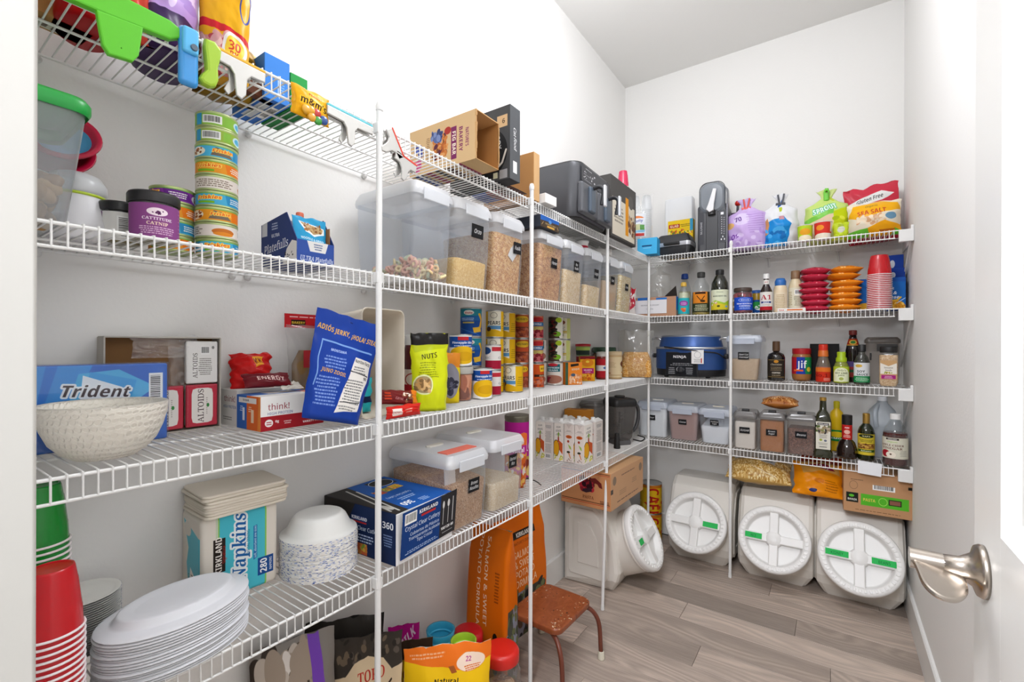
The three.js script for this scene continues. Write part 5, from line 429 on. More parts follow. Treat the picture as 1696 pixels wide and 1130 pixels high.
  col(pear, 0.0395, -1.222, -1.613, 3, ['bottom', 'middle', 'top'].map(pc), 1.55 - 0.1, 'pear_can', 'yellow pear cans'); col(pear, 0.0395, -1.243, -1.735, 3, ['bottom', 'middle', 'top'].map(pd), 1.0, 'pear_can', 'yellow pear cans'); col(pear, 0.0405, -1.163, -1.678, 1, ['single yellow pear can in front of the two pear columns'], 1.1 - 0.2, 'pear_can', 'yellow pear cans');
  col(bean, 0.0345, -1.24, -1.853, 3, ['bottom', 'middle', 'top'].map((p) => `${p} brown baked bean can of the column behind the pole`), 2.3, 'bean_can', 'brown baked bean cans'); col(bean, 0.03, -1.282, -1.928, 3, [0, 'middle brown bean can peeking out at the wall', 'top brown bean can peeking out at the wall'], 2.3, 'bean_can', 'brown baked bean cans');
  col(ranch, 0.0335, -1.185, -1.91, 1, ['orange ranch bean can alone in front of the pink columns'], 0.2, 'bean_can'); col(kid, 0.0335, -1.235, -1.985, 3, [0, 'middle pink and blue chili bean can of its column', 'top pink and blue chili bean can of its column'], 2.3, 'bean_can', 'pink chili bean cans'); can('bean_can', 'bottom pink chili bean can half hidden by the orange can', -1.235, Y3, -1.985, 0.0335, H, kid, 2.3, { group: 'pink chili bean cans' });
  col(refr, 0.0375, -1.265, -2.06, 2, ['lower teal labelled refried bean can at the wall', 'upper teal labelled refried bean can at the wall'], 1.5, 'bean_can', 'refried bean cans'); col(refr, 0.0425, -1.2, -2.11, 1, ['front teal labelled refried bean can carrying the green black bean cans'], 1.5, 'bean_can', 'refried bean cans');
  can('black_bean_can', 'lower green and dark black bean can on the front refried can', -1.2, Y3 + H, -2.115, 0.0385, H, blk, 1.5, { group: 'black bean cans' }); can('black_bean_can', 'upper green and dark black bean can with steel top', -1.2, Y3 + 2 * H, -2.115, 0.0385, H, blk, 1.5, { group: 'black bean cans' });
  col(garb, 0.042, -1.225, -2.24, 3, ['bottom', 'middle', 'top'].map((p) => `${p} cream garbanzo can of the column right of the black beans`), 1.2, 'garbanzo_can', 'cream garbanzo cans'); }
carton('soup_carton', 'orange soup carton with a dark green side at the front', -1.135, Y3, -2.175, 0.1, 0.118, 0.045, { pz: lab(220, 260, '#e0812a', [['r', 0, 0, 16, 100, '#3a5a44'], ['p', '30 8 78 4 80 14 32 20', '#2a221c'], ['t', 'BISQUE', 60, 30, 11, '#d8c8b0', 'bold', -4], ['n', 40, '#f0d8c0 #e8b890 #d89060', 8, 30, 56, 66, 38], ['o', 46, 56, 13, 7, '#4a5a70']]), all: '#d0701c' }, 0.97);
can('sauce_can', 'maroon sauce can under the small green tub', -1.25, Y3, -2.54, 0.042, 0.145, lab(120, 140, '#8a1c24', [['r', 0, 30, 100, 20, '#d8c8b0']]), 1); bottle('dip_tub', 'small green and black tub with a red lid', 'tub', -1.25, Y3 + 0.146, -2.54, 1, { prof: '0 0 .04 0 .044 .062', m: mat('#7fa85a', 0.4), caps: [['.044 .055 .047 .056 .047 .07 0 .072', mat('#b5222c', 0.4), 'lid']], labels: [[lab(120, 40, '#2c3a34', [['r', 0, 0, 100, 40, '#a8c060'], ['r', 62, 10, 24, 90, '#e8e4dc']]), 0.004, 0.05, [0.0412, 0.0442], 6.28]] });
carton('pasta_shell_box', 'bright yellow boxed pasta dinner with a magenta band', -1.182, Y3, -2.452, 0.088, 0.145, 0.042, { pz: lab(220, 330, '#e2a81c', [['r', 0, 0, 100, 12, '#7a1420'], ['o', 50, 26, 40, 16, '#d8801c'], ['o', 50, 22, 12, 5, '#f4d040'], ['r', 12, 48, 80, 22, '#b5206a'], ['t', 'VELVEETA', 52, 56, 8, '#f8e8f0'], ['l', 52, 63, 50, 1, 4, '#f0c8dc'], ['n', 40, '#e88a1c #c85a14 #f0b83a', 7, 14, 72, 72, 22]]), px: '#d8c41c', all: '#c8901c' }, 0.66);
bottle('salsa_jar', 'red and white jar behind the third pole', 'jar', -1.168, Y3, -2.635, 1, { prof: '0 0 .034 0 .036 .004 .036 .13 .031 .145', m: mat('#7a2418', 0.25), caps: [['.032 .14 .034 .142 .034 .168 0 .17', mat('#c8c4bc', 0.4)]], labels: [[lab(120, 160, '#b5222c', [['r', 0, 34, 100, 30, '#e8e4e0'], ['o', 60, 48, 16, 9, '#4a6aa8']]), 0.012, 0.125, 0.0366, 6.28]] });
bottle('pickle_jar', 'wide jar with a large dark green lid beside the wall', 'jar', -1.235, Y3, -2.82, 1, { prof: '0 0 .07 0 .073 .006 .073 .15 .066 .165', m: mat('#5a3a1c', 0.25), caps: [['.074 .16 .077 .163 .077 .19 .073 .196 0 .197', mat('#2a4a34', 0.4), 'lid']] });
bottle('peanut_jar', 'tan labelled nut jar standing at the shelf edge', 'jar', -1.115, Y3, -2.715, face(-1.115, -2.715) + 0.3, { prof: '0 0 .039 0 .042 .005 .042 .14 .038 .15', m: mat('#c8a878', 0.4), caps: [['.039 .146 .042 .148 .042 .17 0 .172', mat('#d0b890', 0.5)]], labels: [[lab(200, 220, '#dcc8a0', [['l', 30, 24, 34, 6, 5, '#b8a07a'], ['o', 74, 34, 16, 18, '#6a3a24'], ['r', 4, 78, 30, 5, '#a8743a'], ['r', 62, 72, 36, 7, '#c88a3c'], ['r', 0, 88, 100, 3, '#b89868']]), 0.012, 0.136, 0.0426, 6.28]] });
{ const t = thing('chip_bag', 'clear bag of golden noodles standing at the shelf corner', 'bag', -1.062, Y3, -2.93, face(-1.06, -2.93) + 0.1); part(t, 'clear_bag', bagGeo({ w: 0.225, h: 0.31, d: 0.15, kind: 'pouch', s: 71, wr: 0.01, base: 1.0 }, '#fff', '#fff'), glass('#f4f4f2', 0.94, 0.1)); part(t, 'noodle_filling', stack([[0.19, 0.1, 0.03, 0.004], [0.2, 0.115, 0.04, 0.03], [0.19, 0.105, 0.04, 0.12], [0.15, 0.07, 0.03, 0.165]]), grain('#dba24e', '#edc07a #c8842c #f4d49c #b8701c #e6b468', 300, 20, 5)); }

// ---------- third shelf, back wall ----------
{ // slow cooker
  const t = thing('slow_cooker', 'large oval blue slow cooker with black control panel and white tag', 'cooker', -0.785, Y3, -3.2), bl = mat('#2f5392', 0.3, { metalness: 0.3 }), R = (k, y) => ell(0.222 * k, 0.162 * k, y, 48);
  part(t, 'base', loft([R(0.9, 0.01), R(0.97, 0.012), R(0.985, 0.05), R(0.98, 0.056)]), mat('#1b1c1f', 0.4)); for (const [x, z] of [[-0.13, 0.09], [0.13, 0.09], [-0.13, -0.09], [0.13, -0.09]]) part(t, 'foot', cyl(0.014, 0.016, 0.012, x, 0, z, 12), black);
  part(t, 'shell', loft([R(0.985, 0.054), R(1, 0.06), R(1, 0.185), R(0.99, 0.19)]), bl); part(t, 'steel_rim', loft([R(1.005, 0.186), R(1.012, 0.19), R(1.012, 0.197), R(0.98, 0.2)]), mat('#c4c8ce', 0.25, { metalness: 0.9 })); part(t, 'lid', loft([R(0.9, 0.197), R(0.91, 0.205), R(0.85, 0.262), R(0.83, 0.268), R(0.6, 0.27)]), bl); part(t, 'lid_rim', loft([R(0.835, 0.264), R(0.85, 0.268), R(0.84, 0.274), R(0.8, 0.276)]), mat('#aab2be', 0.3, { metalness: 0.8 }));
  for (const s of [-1, 1]) part(t, 'lid_handle', tube([[s * 0.17, 0.215, 0.02], [s * 0.19, 0.25, 0.03], [s * 0.225, 0.258, 0.03], [s * 0.25, 0.25, 0.02]], 0.007, 16, 8), mat('#d4d8dc', 0.25, { metalness: 0.9 }));
  const pn = lab(280, 280, '#202226', [['t', 'NINJA', 44, 18, 15, '#e8e8ea'], ['l', 50, 46, 80, 2, 7, '#8a8c90'], ['c', 46, 74, 11, 11, '#b8bcc0', 3], ['l', 18, 66, 24, 4, 8, '#9a9ca0'], ['l', 76, 66, 26, 4, 8, '#9a9ca0']]); const p = part(t, 'control_panel', bx(0.2, 0.155, 0.012, -0.015, 0.09, 0.155, 0.005), mat('#1a1b1e', 0.35)); const f = part(p, 'panel_print', plate(0.19, 0.145, pn), pm(pn, 'gloss')); f.position.set(-0.015, 0.09, 0.1618); part(p, 'dial', lathe('.02 0 .019 .012 .014 .014 0 .014', 24).rotateX(PI / 2).translate(-0.02, 0.055, 0.162), mat('#2c2e33', 0.3));
  const tg = lab(120, 140, '#ecebea', [['c', 50, 36, 26, 22, '#b0b0b4', 3], ['l', 50, 66, 70, 4, 7, '#9a9a9c'], ['r', 78, 60, 8, 34, '#c8301c']]); const tp = part(t, 'tag', plate(0.072, 0.088, tg), pm(tg)); tp.position.set(0.085, 0.138, 0.168); tp.rotation.y = 0.12; part(t, 'power_cord', tube([[-0.13, 0.2, 0.14], [0, 0.185, 0.172], [0.12, 0.17, 0.155], [0.19, 0.16, 0.115], [0.225, 0.13, 0.06]], 0.0045, 40, 8), black); part(t, 'side_handle', bx(0.03, 0.03, 0.09, 0.228, 0.14, 0, 0.008), black); part(t, 'side_handle', bx(0.03, 0.03, 0.09, -0.228, 0.14, 0, 0.008), black); }
keeper('rice_keeper', 'tall tapered clear keeper half full of pale oat flour beside the cooker', -0.445, Y3, -3.16, 0, 0.195, 0.272, 0.2, { fill: 0.52, fillM: sandM, lid: lidBlue, plate: chalk('Steel Cut', 'Oatmeal'), pw: 0.06, ph: 0.044, py: 0.148, taper: 0.76, port: mat('#e8e6e0', 0.5), portTurn: 0 });
{ const t = bottle('liqueur_bottle', 'squat black liqueur bottle with dark label', 'bottle', -0.283, Y3, -3.18, face(-0.28, -3.18), { prof: '0 0 .044 0 .047 .006 .047 .14 .04 .16 .018 .17 .0165 .186 0 .186', m: mat('#16120f', 0.1, { clearcoat: 0.9 }), caps: [['.019 .178 .02 .182 .02 .232 .018 .236 0 .236', mat('#5a4028', 0.5)]], labels: [[lab(180, 180, '#2e2822', [['r', 2, 2, 96, 2, '#a88a50'], ['r', 2, 96, 96, 2, '#a88a50'], ['o', 50, 12, 12, 8, '#c8882a'], ['t', 'Chocolate', 50, 28, 13, '#d8ccb4', 'italic serif'], ['l', 50, 42, 70, 3, 8, '#8a7a60'], ['t', 'COFFEE', 50, 74, 12, '#e8e0d0'], ['l', 50, 86, 60, 1, 7, '#b0a080']]), 0.02, 0.128, 0.0476, 2.2]] }); }
bottle('peanut_butter_jar', 'peanut butter jar with red lid and red blue green label', 'jar', -0.157, Y3, -3.25, face(-0.157, -3.25), { prof: '0 0 .04 0 .047 .012 .05 .03 .05 .14 .047 .155 .044 .165', m: mat('#a8703c', 0.25), caps: [['.046 .16 .0485 .162 .0485 .19 .047 .194 0 .195', mat('#b81c24', 0.35), 'lid']], labels: [[lab(360, 200, '#b8202c', [['r', 32, 0, 30, 100, '#2440a4'], ['r', 62, 0, 38, 100, '#1f8a4a'], ['t', 'Jif', 52, 44, 58, '#f6f4f2', 'bold', 0, 60], ['r', 20, 74, 36, 10, '#e8622a'], ['o', 78, 72, 9, 14, '#e8c83a'], ['r', 30, 88, 34, 12, '#2440a4']]), 0.042, 0.142, 0.0507, 2.9]] });
carton('black_tea_box', 'black box behind the red capped sauce bottle', -0.045, Y3, -3.35, 0.145, 0.222, 0.08, { all: '#1e1d1e', py: '#b8b4ac' }, 0);
bottle('chili_sauce_bottle', 'chili sauce bottle with flip-top red cap', 'bottle', -0.048, Y3, -3.17, 0.02, { prof: '0 0 .034 0 .036 .005 .036 .09 .024 .14 .022 .152', m: glass('#e8d8c8', 0.85, 0.08), fill: ['0 .003 .033 .003 .034 .088 0 .09', mat('#c8381c', 0.3)], caps: [['.024 .148 .0255 .15 .024 .182 .02 .184 0 .184', mat('#d8702a', 0.35), 'collar'], ['.021 .182 .0225 .184 .0225 .212 .02 .218 0 .218', mat('#d4301c', 0.3)]], labels: [[lab(160, 160, '#c8301c', [['r', 0, 0, 100, 30, '#e0742a'], ['t', 'No.1', 36, 54, 34, '#7a1410', 'bold serif'], ['l', 70, 74, 40, 3, 7, '#f0b0a0']]), 0.006, 0.086, 0.0364, 2.8]] });
bottle('lime_juice_bottle', 'short lime green juice bottle with matching green cap', 'bottle', 0.036, Y3, -3.16, face(0.036, -3.16), { prof: '0 0 .034 0 .036 .005 .036 .095 .026 .118 .02 .124', m: glass('#c8cf6a', 0.7, 0.1), fill: ['0 .003 .034 .003 .035 .094 .025 .114 0 .114', mat('#a8ae3a', 0.3)], caps: [['.024 .12 .026 .122 .026 .14 .02 .148 .021 .172 .018 .176 0 .176', mat('#a8c41c', 0.35)]], labels: [[lab(180, 160, '#b4c830', [['o', 50, 52, 40, 46, '#e8ecc8'], ['r', 10, 50, 80, 46, '#e8ecc8'], ['t', 'Nelly’s', 50, 24, 14, '#3a4a14', 'italic serif'], ['t', 'KEY LIME', 50, 42, 15, '#3a4a14', 'bold', 0, 80], ['t', 'JUICE', 50, 56, 12, '#3a4a14'], ['o', 50, 78, 10, 10, '#a8b45a']]), 0.008, 0.094, 0.0366, 2.9]] });
bottle('soy_sauce_bottle', 'tall dark soy sauce bottle with red and gold neck label', 'bottle', 0.092, Y3, -3.31, 0, { prof: '0 0 .033 0 .035 .006 .035 .18 .03 .21 .02 .25 .0165 .275 0 .275', m: mat('#191210', 0.12, { clearcoat: 0.8 }), caps: [['.0165 .272 .0195 .274 .0195 .296 .017 .3 0 .3', mat('#8a3430', 0.4)]], labels: [[lab(140, 90, '#a8341c', [['o', 50, 50, 26, 34, '#d8b04a'], ['o', 50, 50, 16, 22, '#3a7a3a'], ['r', 0, 88, 100, 12, '#d8b04a']]), 0.212, 0.25, [0.0302, 0.0206], 3], [lab(140, 160, '#9a3a34', [['r', 0, 0, 100, 34, '#5a4a80'], ['r', 0, 52, 100, 18, '#2a5a3a']]), 0.03, 0.12, 0.0355, 3]] });
bottle('sushi_sauce_bottle', 'small dark sauce bottle with a white and green label', 'bottle', 0.127, Y3, -3.15, face(0.127, -3.15), { prof: '0 0 .034 0 .0355 .004 .0355 .12 .026 .15 .0155 .165 .015 .185 0 .185', m: glass('#8a8a80', 0.8, 0.06), fill: ['0 .003 .033 .003 .034 .116 .025 .146 0 .148', mat('#2a2018', 0.25)], caps: [['.017 .178 .018 .18 .018 .216 0 .218', black]], labels: [[lab(180, 200, '#dfe2e4', [['o', 36, 16, 16, 8, '#d8b04a'], ['t', 'SOY', 46, 44, 17, '#2a3a34'], ['t', 'SAUCE', 52, 60, 15, '#2a3a34'], ['r', 0, 68, 100, 32, '#1f8a4c'], ['l', 50, 76, 70, 3, 7, '#bfe0c8']]), 0.012, 0.118, 0.036, 2.9]] });
{ const t = keeper('cereal_keeper', 'empty clear square keeper with a smoky lid behind the sesame jar', 0.222, Y3, -3.31, 0, 0.152, 0.258, 0.13, { m: acryl, lid: glass('#8a827a', 0.6, 0.15), latch: 0, taper: 0.94, lh: 0.02 }); part(t, 'clip', bx(0.008, 0.04, 0.012, -0.052, 0.15, 0.063, 0.003), black); part(t, 'dark_label', bx(0.09, 0.04, 0.0016, 0.02, 0.2, 0.064), mat('#2a2826', 0.5)); }
{ const t = thing('sesame_jar', 'square clear jar of sesame seeds with black lid and white label', 'jar', 0.236, Y3, -3.095, face(0.236, -3.095)), rw = (k) => [[0.066 * k, 0.066 * k, 0.014, 0.002], [0.08 * k, 0.08 * k, 0.018, 0.02], [0.08 * k, 0.08 * k, 0.018, 0.16], [0.062 * k, 0.062 * k, 0.026, 0.178]]; part(t, 'jar_body', stack(rw(1), { top: false }), crystal); part(t, 'sesame_seeds', stack(rw(0.95).slice(0, 3).concat([[0.07, 0.07, 0.018, 0.162]])), sesM); part(t, 'lid', lathe('.033 .174 .0365 .176 .0365 .202 .034 .206 0 .206', 28), black); const r = lab(180, 230, '#e8e2d6', [['p', '0 0 100 0 100 14 50 30 0 14', '#c8a070'], ['t', 'Sesame', 50, 38, 12, '#4a4038', 'serif'], ['t', 'Seeds', 50, 51, 12, '#4a4038', 'serif'], ['n', 14, '#9aa83a #7a8a2a #c8b04a', 5, 26, 58, 48, 8], ['r', 0, 70, 100, 30, '#cfa478'], ['r', 6, 76, 88, 20, '#a8287a'], ['l', 50, 82, 56, 2, 7, '#e8c0d8']]); const p = part(t, 'label', plate(0.066, 0.1, r), pm(r)); p.position.set(0, 0.085, 0.0408); }

// ---------- second shelf, left wall ----------
const Y2 = Y[2];
function scatter(parent, name, geo, m, n, place) { const q = new THREE.InstancedMesh(geo, m, n), M = new THREE.Matrix4(), e = new THREE.Euler(), c = new THREE.Color(); for (let i = 0; i < n; i++) { const [x, y, z, col] = place(i); M.makeRotationFromEuler(e.set(rnd() * 6, rnd() * 6, rnd() * 6)).setPosition(x, y, z); q.setMatrixAt(i, M); q.setColorAt(i, c.set(col)); } q.name = name; q.userData.kind = 'stuff'; put(q); parent.add(q); return q; }
{ const t = thing('biscuit_container', 'clear tapered container of dog biscuits with bright green lid', 'container', -1.105, Y2, -0.142, 0), w = 0.21, d = 0.165, h = 0.205, k = 0.72;
  part(t, 'body', stack([[w * k, d * k, 0.02, 0], [w * (k + 1) / 2, d * (k + 1) / 2, 0.022, h / 2], [w - 0.006, d - 0.006, 0.025, h - 0.02]], { top: false }), glass('#e4e9ec', 0.8, 0.2)); part(t, 'green_lid', stack([[w, d, 0.025, h - 0.026], [w + 0.006, d + 0.006, 0.027, h - 0.02], [w + 0.006, d + 0.006, 0.027, h - 0.008], [w - 0.006, d - 0.006, 0.022, h], [w - 0.03, d - 0.03, 0.02, h - 0.003]], { bottom: false }), mat('#159a3c', 0.35));
  scatter(t, 'dog_biscuits', new THREE.SphereGeometry(0.014, 10, 8).scale(1.25, 0.8, 1), mat('#ffffff', 0.85), 110, () => { const y = rr(0.012, 0.085), q = k + (1 - k) * y / h; return [rr(-0.5, 0.5) * (w * q - 0.03), y, rr(-0.5, 0.5) * (d * q - 0.03), ['#9a7444', '#7c5a34', '#b08a58', '#8a643c'][Math.floor(rnd() * 4)]]; });
  part(t, 'inner_label', bx(0.12, 0.03, 0.002, 0, 0.115, d / 2 * 0.83), mat('#a89a9a', 0.7)); }
{ const t = thing('pet_feeder', 'round white pet feeder with cloudy lid and lime green ring', 'feeder', -1.2, Y2, -0.245, 0); part(t, 'feeder_body', lathe('0 0 .048 0 .055 .004 .058 .03 .05 .06 .043 .085 .042 .088 0 .088', 36), mat('#dedde0', 0.35)); part(t, 'lime_ring', lathe('.042 .086 .0445 .087 .0445 .091 .042 .092', 36), mat('#b8d030', 0.4)); part(t, 'cloudy_lid', lathe('.0435 .091 .047 .096 .046 .112 .036 .128 .02 .134 0 .135', 36), glass('#e8eaec', 0.4, 0.3)); }
{ const bg = 'crimson pet bowls on the feeder', f = (L, x, y, z, b) => { const t = thing('pet_bowl', L, 'bowl', x, y, z, 0, bg), m = mat('#b5123a', 0.25); part(t, 'bowl_shell', lathe('0 0 .03 0 .034 .004 .05 .03 .056 .034 .055 .038 .045 .036 .032 .014 0 .012', 36), m); if (b) part(t, 'blue_inside', lathe('0 .0125 .031 .0142 .039 .026', 36), mat('#4f9ac8', 0.5)); t.rotation.set(1.15, 0, 0); t.rotation.order = 'YXZ'; t.rotation.set(1.12, 1.38, 0.1); };
  f('crimson pet bowl with a blue inside propped upright on the feeder', -1.228, Y2 + 0.185, -0.236, true); f('crimson pet bowl tucked beneath the blue lined pet bowl', -1.25, Y2 + 0.16, -0.232, false); }
{ const pj = lab(300, 170, '#8a4a86', [['o', 46, 24, 14, 12, '#f0e0e8'], ['n', 10, '#5a2a58', 4, 38, 16, 16, 14], ['t', 'CATTITUDE', 46, 44, 12, '#f2e6ee', 'bold serif'], ['t', 'CATNIP', 46, 58, 13, '#f2dcc0', 'bold serif'], ['l', 46, 68, 50, 4, 6, '#d8b4d0'], ['t', '||||||||||', 88, 55, 20, '#b888b0', '', 90]]), bc = lab(220, 170, '#e4e2de', [['r', 0, 0, 22, 100, '#6a3a66'], ['b', 44, 14, 20, 76, 1], ['l', 80, 20, 14, 8, 8, '#555']]);
  const herb = grain('#8a7a44', '#a89458 #6a6034 #b8a870 #54502c', 500, 5, 3); const mk = (L, x, z, turn, k, rc, arc) => bottle('catnip_jar', L, 'jar', x, Y2, z, turn, { prof: `0 .002 ${0.036 * k} .002 ${0.0395 * k} .006 ${0.0395 * k} ${0.07 * k} ${0.036 * k} ${0.078 * k}`, m: crystal, fill: [`0 .004 ${0.035 * k} .004 ${0.0378 * k} .008 ${0.0378 * k} ${0.06 * k} 0 ${0.062 * k}`, herb], fillName: 'dried_herb', caps: [[`${0.0395 * k} ${0.074 * k} ${0.042 * k} ${0.075 * k} ${0.042 * k} ${0.09 * k} ${0.04 * k} ${0.094 * k} 0 ${0.094 * k}`, mat('#232224', 0.4), 'lid']], labels: [[rc, 0.006, 0.07 * k, 0.0399 * k, arc]], group: 'catnip jars' });
  mk('larger catnip jar with purple label and black lid, nearer the shelf edge', -1.085, -0.334, face(-1.085, -0.334) + 0.25, 1, pj, 3.0); mk('smaller jar with a barcode label and black lid behind the catnip jar', -1.168, -0.306, face(-1.168, -0.306), 0.88, bc, 3.4); }
{ // pet food cans in two towers
  const fk = (bg, c2, o) => lab(440, 64, bg, [['r', 0, 0, 100, 8, '#7ab648'], ['p', '0 8 14 8 10 92 0 92', c2], ['t', 'Friskies', 27, 40, 44, '#e8541c', 'bold italic', -4, 20, '#f8d860'], ['r', 18, 72, 14, 20, '#7ab62a'], ['p', '40 8 58 8 62 92 42 92', c2], ['l', 51, 30, 14, 3, 18, '#f4f4f0'], ['o', 70, 54, 8, 40, '#f2ead8'], ['n', 14, '#8a4a24 #a8642e', 14, 64, 28, 12, 50], ['p', '82 90 86 14 94 30 100 90', '#7a6a5a'], ['t', 'Friskies', 92, 42, 40, '#e8541c', 'bold italic', -4, 18, '#f8d860']]);
  const ft = (bg) => lab(440, 64, bg, [['r', 8, 0, 6, 100, '#38a0d0'], ['b', 15, 14, 15, 72], ['r', 32, 10, 6, 80, '#8ac048'], ['o', 46, 50, 6, 40, '#cfe8f0'], ['o', 46, 50, 4, 26, '#4fb0d8'], ['r', 52, 0, 48, 100, '#58b4d4'], ['t', 'Friskies', 74, 46, 46, '#e8541c', 'bold italic', 0, 24, '#f8d860']]), wt = lab(440, 64, '#e6ddd4', [['l', 28, 20, 34, 4, 18, '#8a7a6a'], ['o', 60, 56, 9, 30, '#c8702a'], ['o', 60, 76, 8, 18, '#e08a2a'], ['b', 76, 16, 12, 70]]);
  const A = fk('#e8982a', '#e87a1c'), B = fk('#4db0d8', '#2f90c4'), Cc = fk('#8a3aa0', '#6a2a8a'), D = ft('#8fc04a'), E = ft('#9ab84a'), lg = mat('#b9c88a', 0.35, { metalness: 0.5 }), h = 0.0342;
  const pos = ['bottom', 'second from the bottom', 'third from the bottom', 'fourth from the bottom', 'middle', 'fourth from the top', 'third from the top', 'second from the top', 'topmost'];
  const tower = (x, z, list, rot, g, ps, w) => list.forEach((rc, i) => can('pet_food_can', `flat pet food can, ${ps[i]} ${w}`, x + rr(-0.001, 0.001), Y2 + i * h, z + rr(-0.001, 0.001), 0.041, h, rc, rot[i], { metal: lg, group: g }));
  const v = face(-1.13, -0.464); tower(-1.13, -0.464, [B, wt, A, B, wt, A, B, E, D], [v + 1.4, v - 0.3, v - 2.4, v + 1.0, v + 1.2, v + 1.0, v - 2.3, v + 1.4, v + 1.5], 'tall tower of pet food cans', pos, 'of the tall tower'); const u = face(-1.172, -0.393); tower(-1.172, -0.393, [A, B, A, Cc], [u + 1, u + 0.9, u + 1, u + 0.2], 'short tower of pet food cans', ['bottom', 'second', 'third', 'topmost purple labelled one'], 'of the short tower behind the catnip'); }
{ // baby... pouch display carton
  const t = thing('pouch_carton', 'open navy display carton with slanted sides holding food pouches', 'box', -1.13, Y2, -0.652, PI / 2), D = 0.165, W = 0.098; // front +z -> room
  const sideR = lab(330, 280, '#27396f', [['p', '62 100 74 70 88 56 100 60 100 100', '#dcd8d4'], ['r', 2, 8, 16, 30, '#d0d2d8'], ['t', 'ULTRA', 42, 40, 9, '#d8dce8'], ['t', 'Platefulls', 42, 62, 22, '#e8eaf0', 'italic serif', -6, 70], ['n', 8, '#2a2a2a', 3, 70, 74, 22, 14], ['l', 40, 16, 20, 3, 5, '#b8c0d8']]), frR = lab(200, 120, '#34509a', [['p', '26 0 84 0 76 44 34 44', '#dcdad8'], ['l', 56, 10, 24, 3, 10, '#5a6a90'], ['t', 'ULTRA Platefulls', 52, 74, 26, '#e8ecf4', 'italic serif', 0, 90]]);
  const prof = [[-D / 2, 0], [D / 2, 0], [D / 2, 0.058], [D / 2 - 0.045, 0.128], [-D / 2, 0.112]];
  for (const s of [-1, 1]) { const g = extrude(prof.flat(), 0.0022, 0); { const u = g.attributes.uv, p = g.attributes.position; for (let i = 0; i < u.count; i++) u.setXY(i, p.getX(i) / D + 0.5, p.getY(i) / 0.13); } uvr(g, sideR); g.rotateY(-PI / 2); g.translate(s * W / 2, 0, 0); part(t, 'side_panel', g, pm(sideR, 'card')); }
  const f = part(t, 'front_panel', plate(W, 0.058, frR), pm(frR, 'card')); f.position.set(0, 0.029, D / 2); part(t, 'back_panel', bx(W, 0.112, 0.002, 0, 0.056, -D / 2 + 0.001), mat('#27396f', 0.6)); part(t, 'bottom_panel', bx(W, 0.002, D, 0, 0.001, 0), mat('#3a5aa0', 0.6)); part(t, 'inner_liner', bx(0.002, 0.1, D * 0.9, W / 2 - 0.003, 0.052, -0.005), mat('#9a6a40', 0.8)); }
const pouchR = lab(220, 280, '#d8dce0', [['p', '0 0 100 0 100 60 60 66 0 54', '#2f9ccc'], ['p', '16 10 92 20 92 34 60 42 34 34', '#eef0f0'], ['p', '22 12 88 22 84 32 58 37 40 30', '#b89a6a'], ['n', 30, '#8a5a34 #c8a878 #a87848', 4, 30, 14, 50, 18], ['t', 'NOODLE & GRAVY', 54, 50, 7, '#d8ecf6', 'bold', 6, 70], ['l', 54, 56, 50, 2, 4, '#a8d4ec'], ['l', 54, 78, 30, 3, 5, '#7a8aa0']]);
bag('food_pouch', 'sky blue food pouch standing at the front of the navy carton', 'pouch', { w: 0.088, h: 0.115, d: 0.02, kind: 'pouch', s: 81, wr: 0.003 }, pouchR, '#c8ccd2', -1.066, Y2 + 0.008, -0.652, PI / 2 - 0.05, 'gloss', -0.12);
{ const b = bag('fruit_pouch', 'purple pouch with an orange spout cap at the back of the navy carton', 'pouch', { w: 0.08, h: 0.112, d: 0.02, kind: 'pouch', s: 82, wr: 0.003 }, lab(80, 110, '#5a2a6a', [['r', 0, 0, 100, 20, '#8a8a94']]), '#4a2060', -1.12, Y2 + 0.004, -0.652, PI / 2, 'gloss'); part(b, 'spout_cap', lathe('.007 .108 .0095 .112 .0095 .136 .008 .138 0 .138', 16).translate(0, 0, 0), mat('#e8785a', 0.4)); }
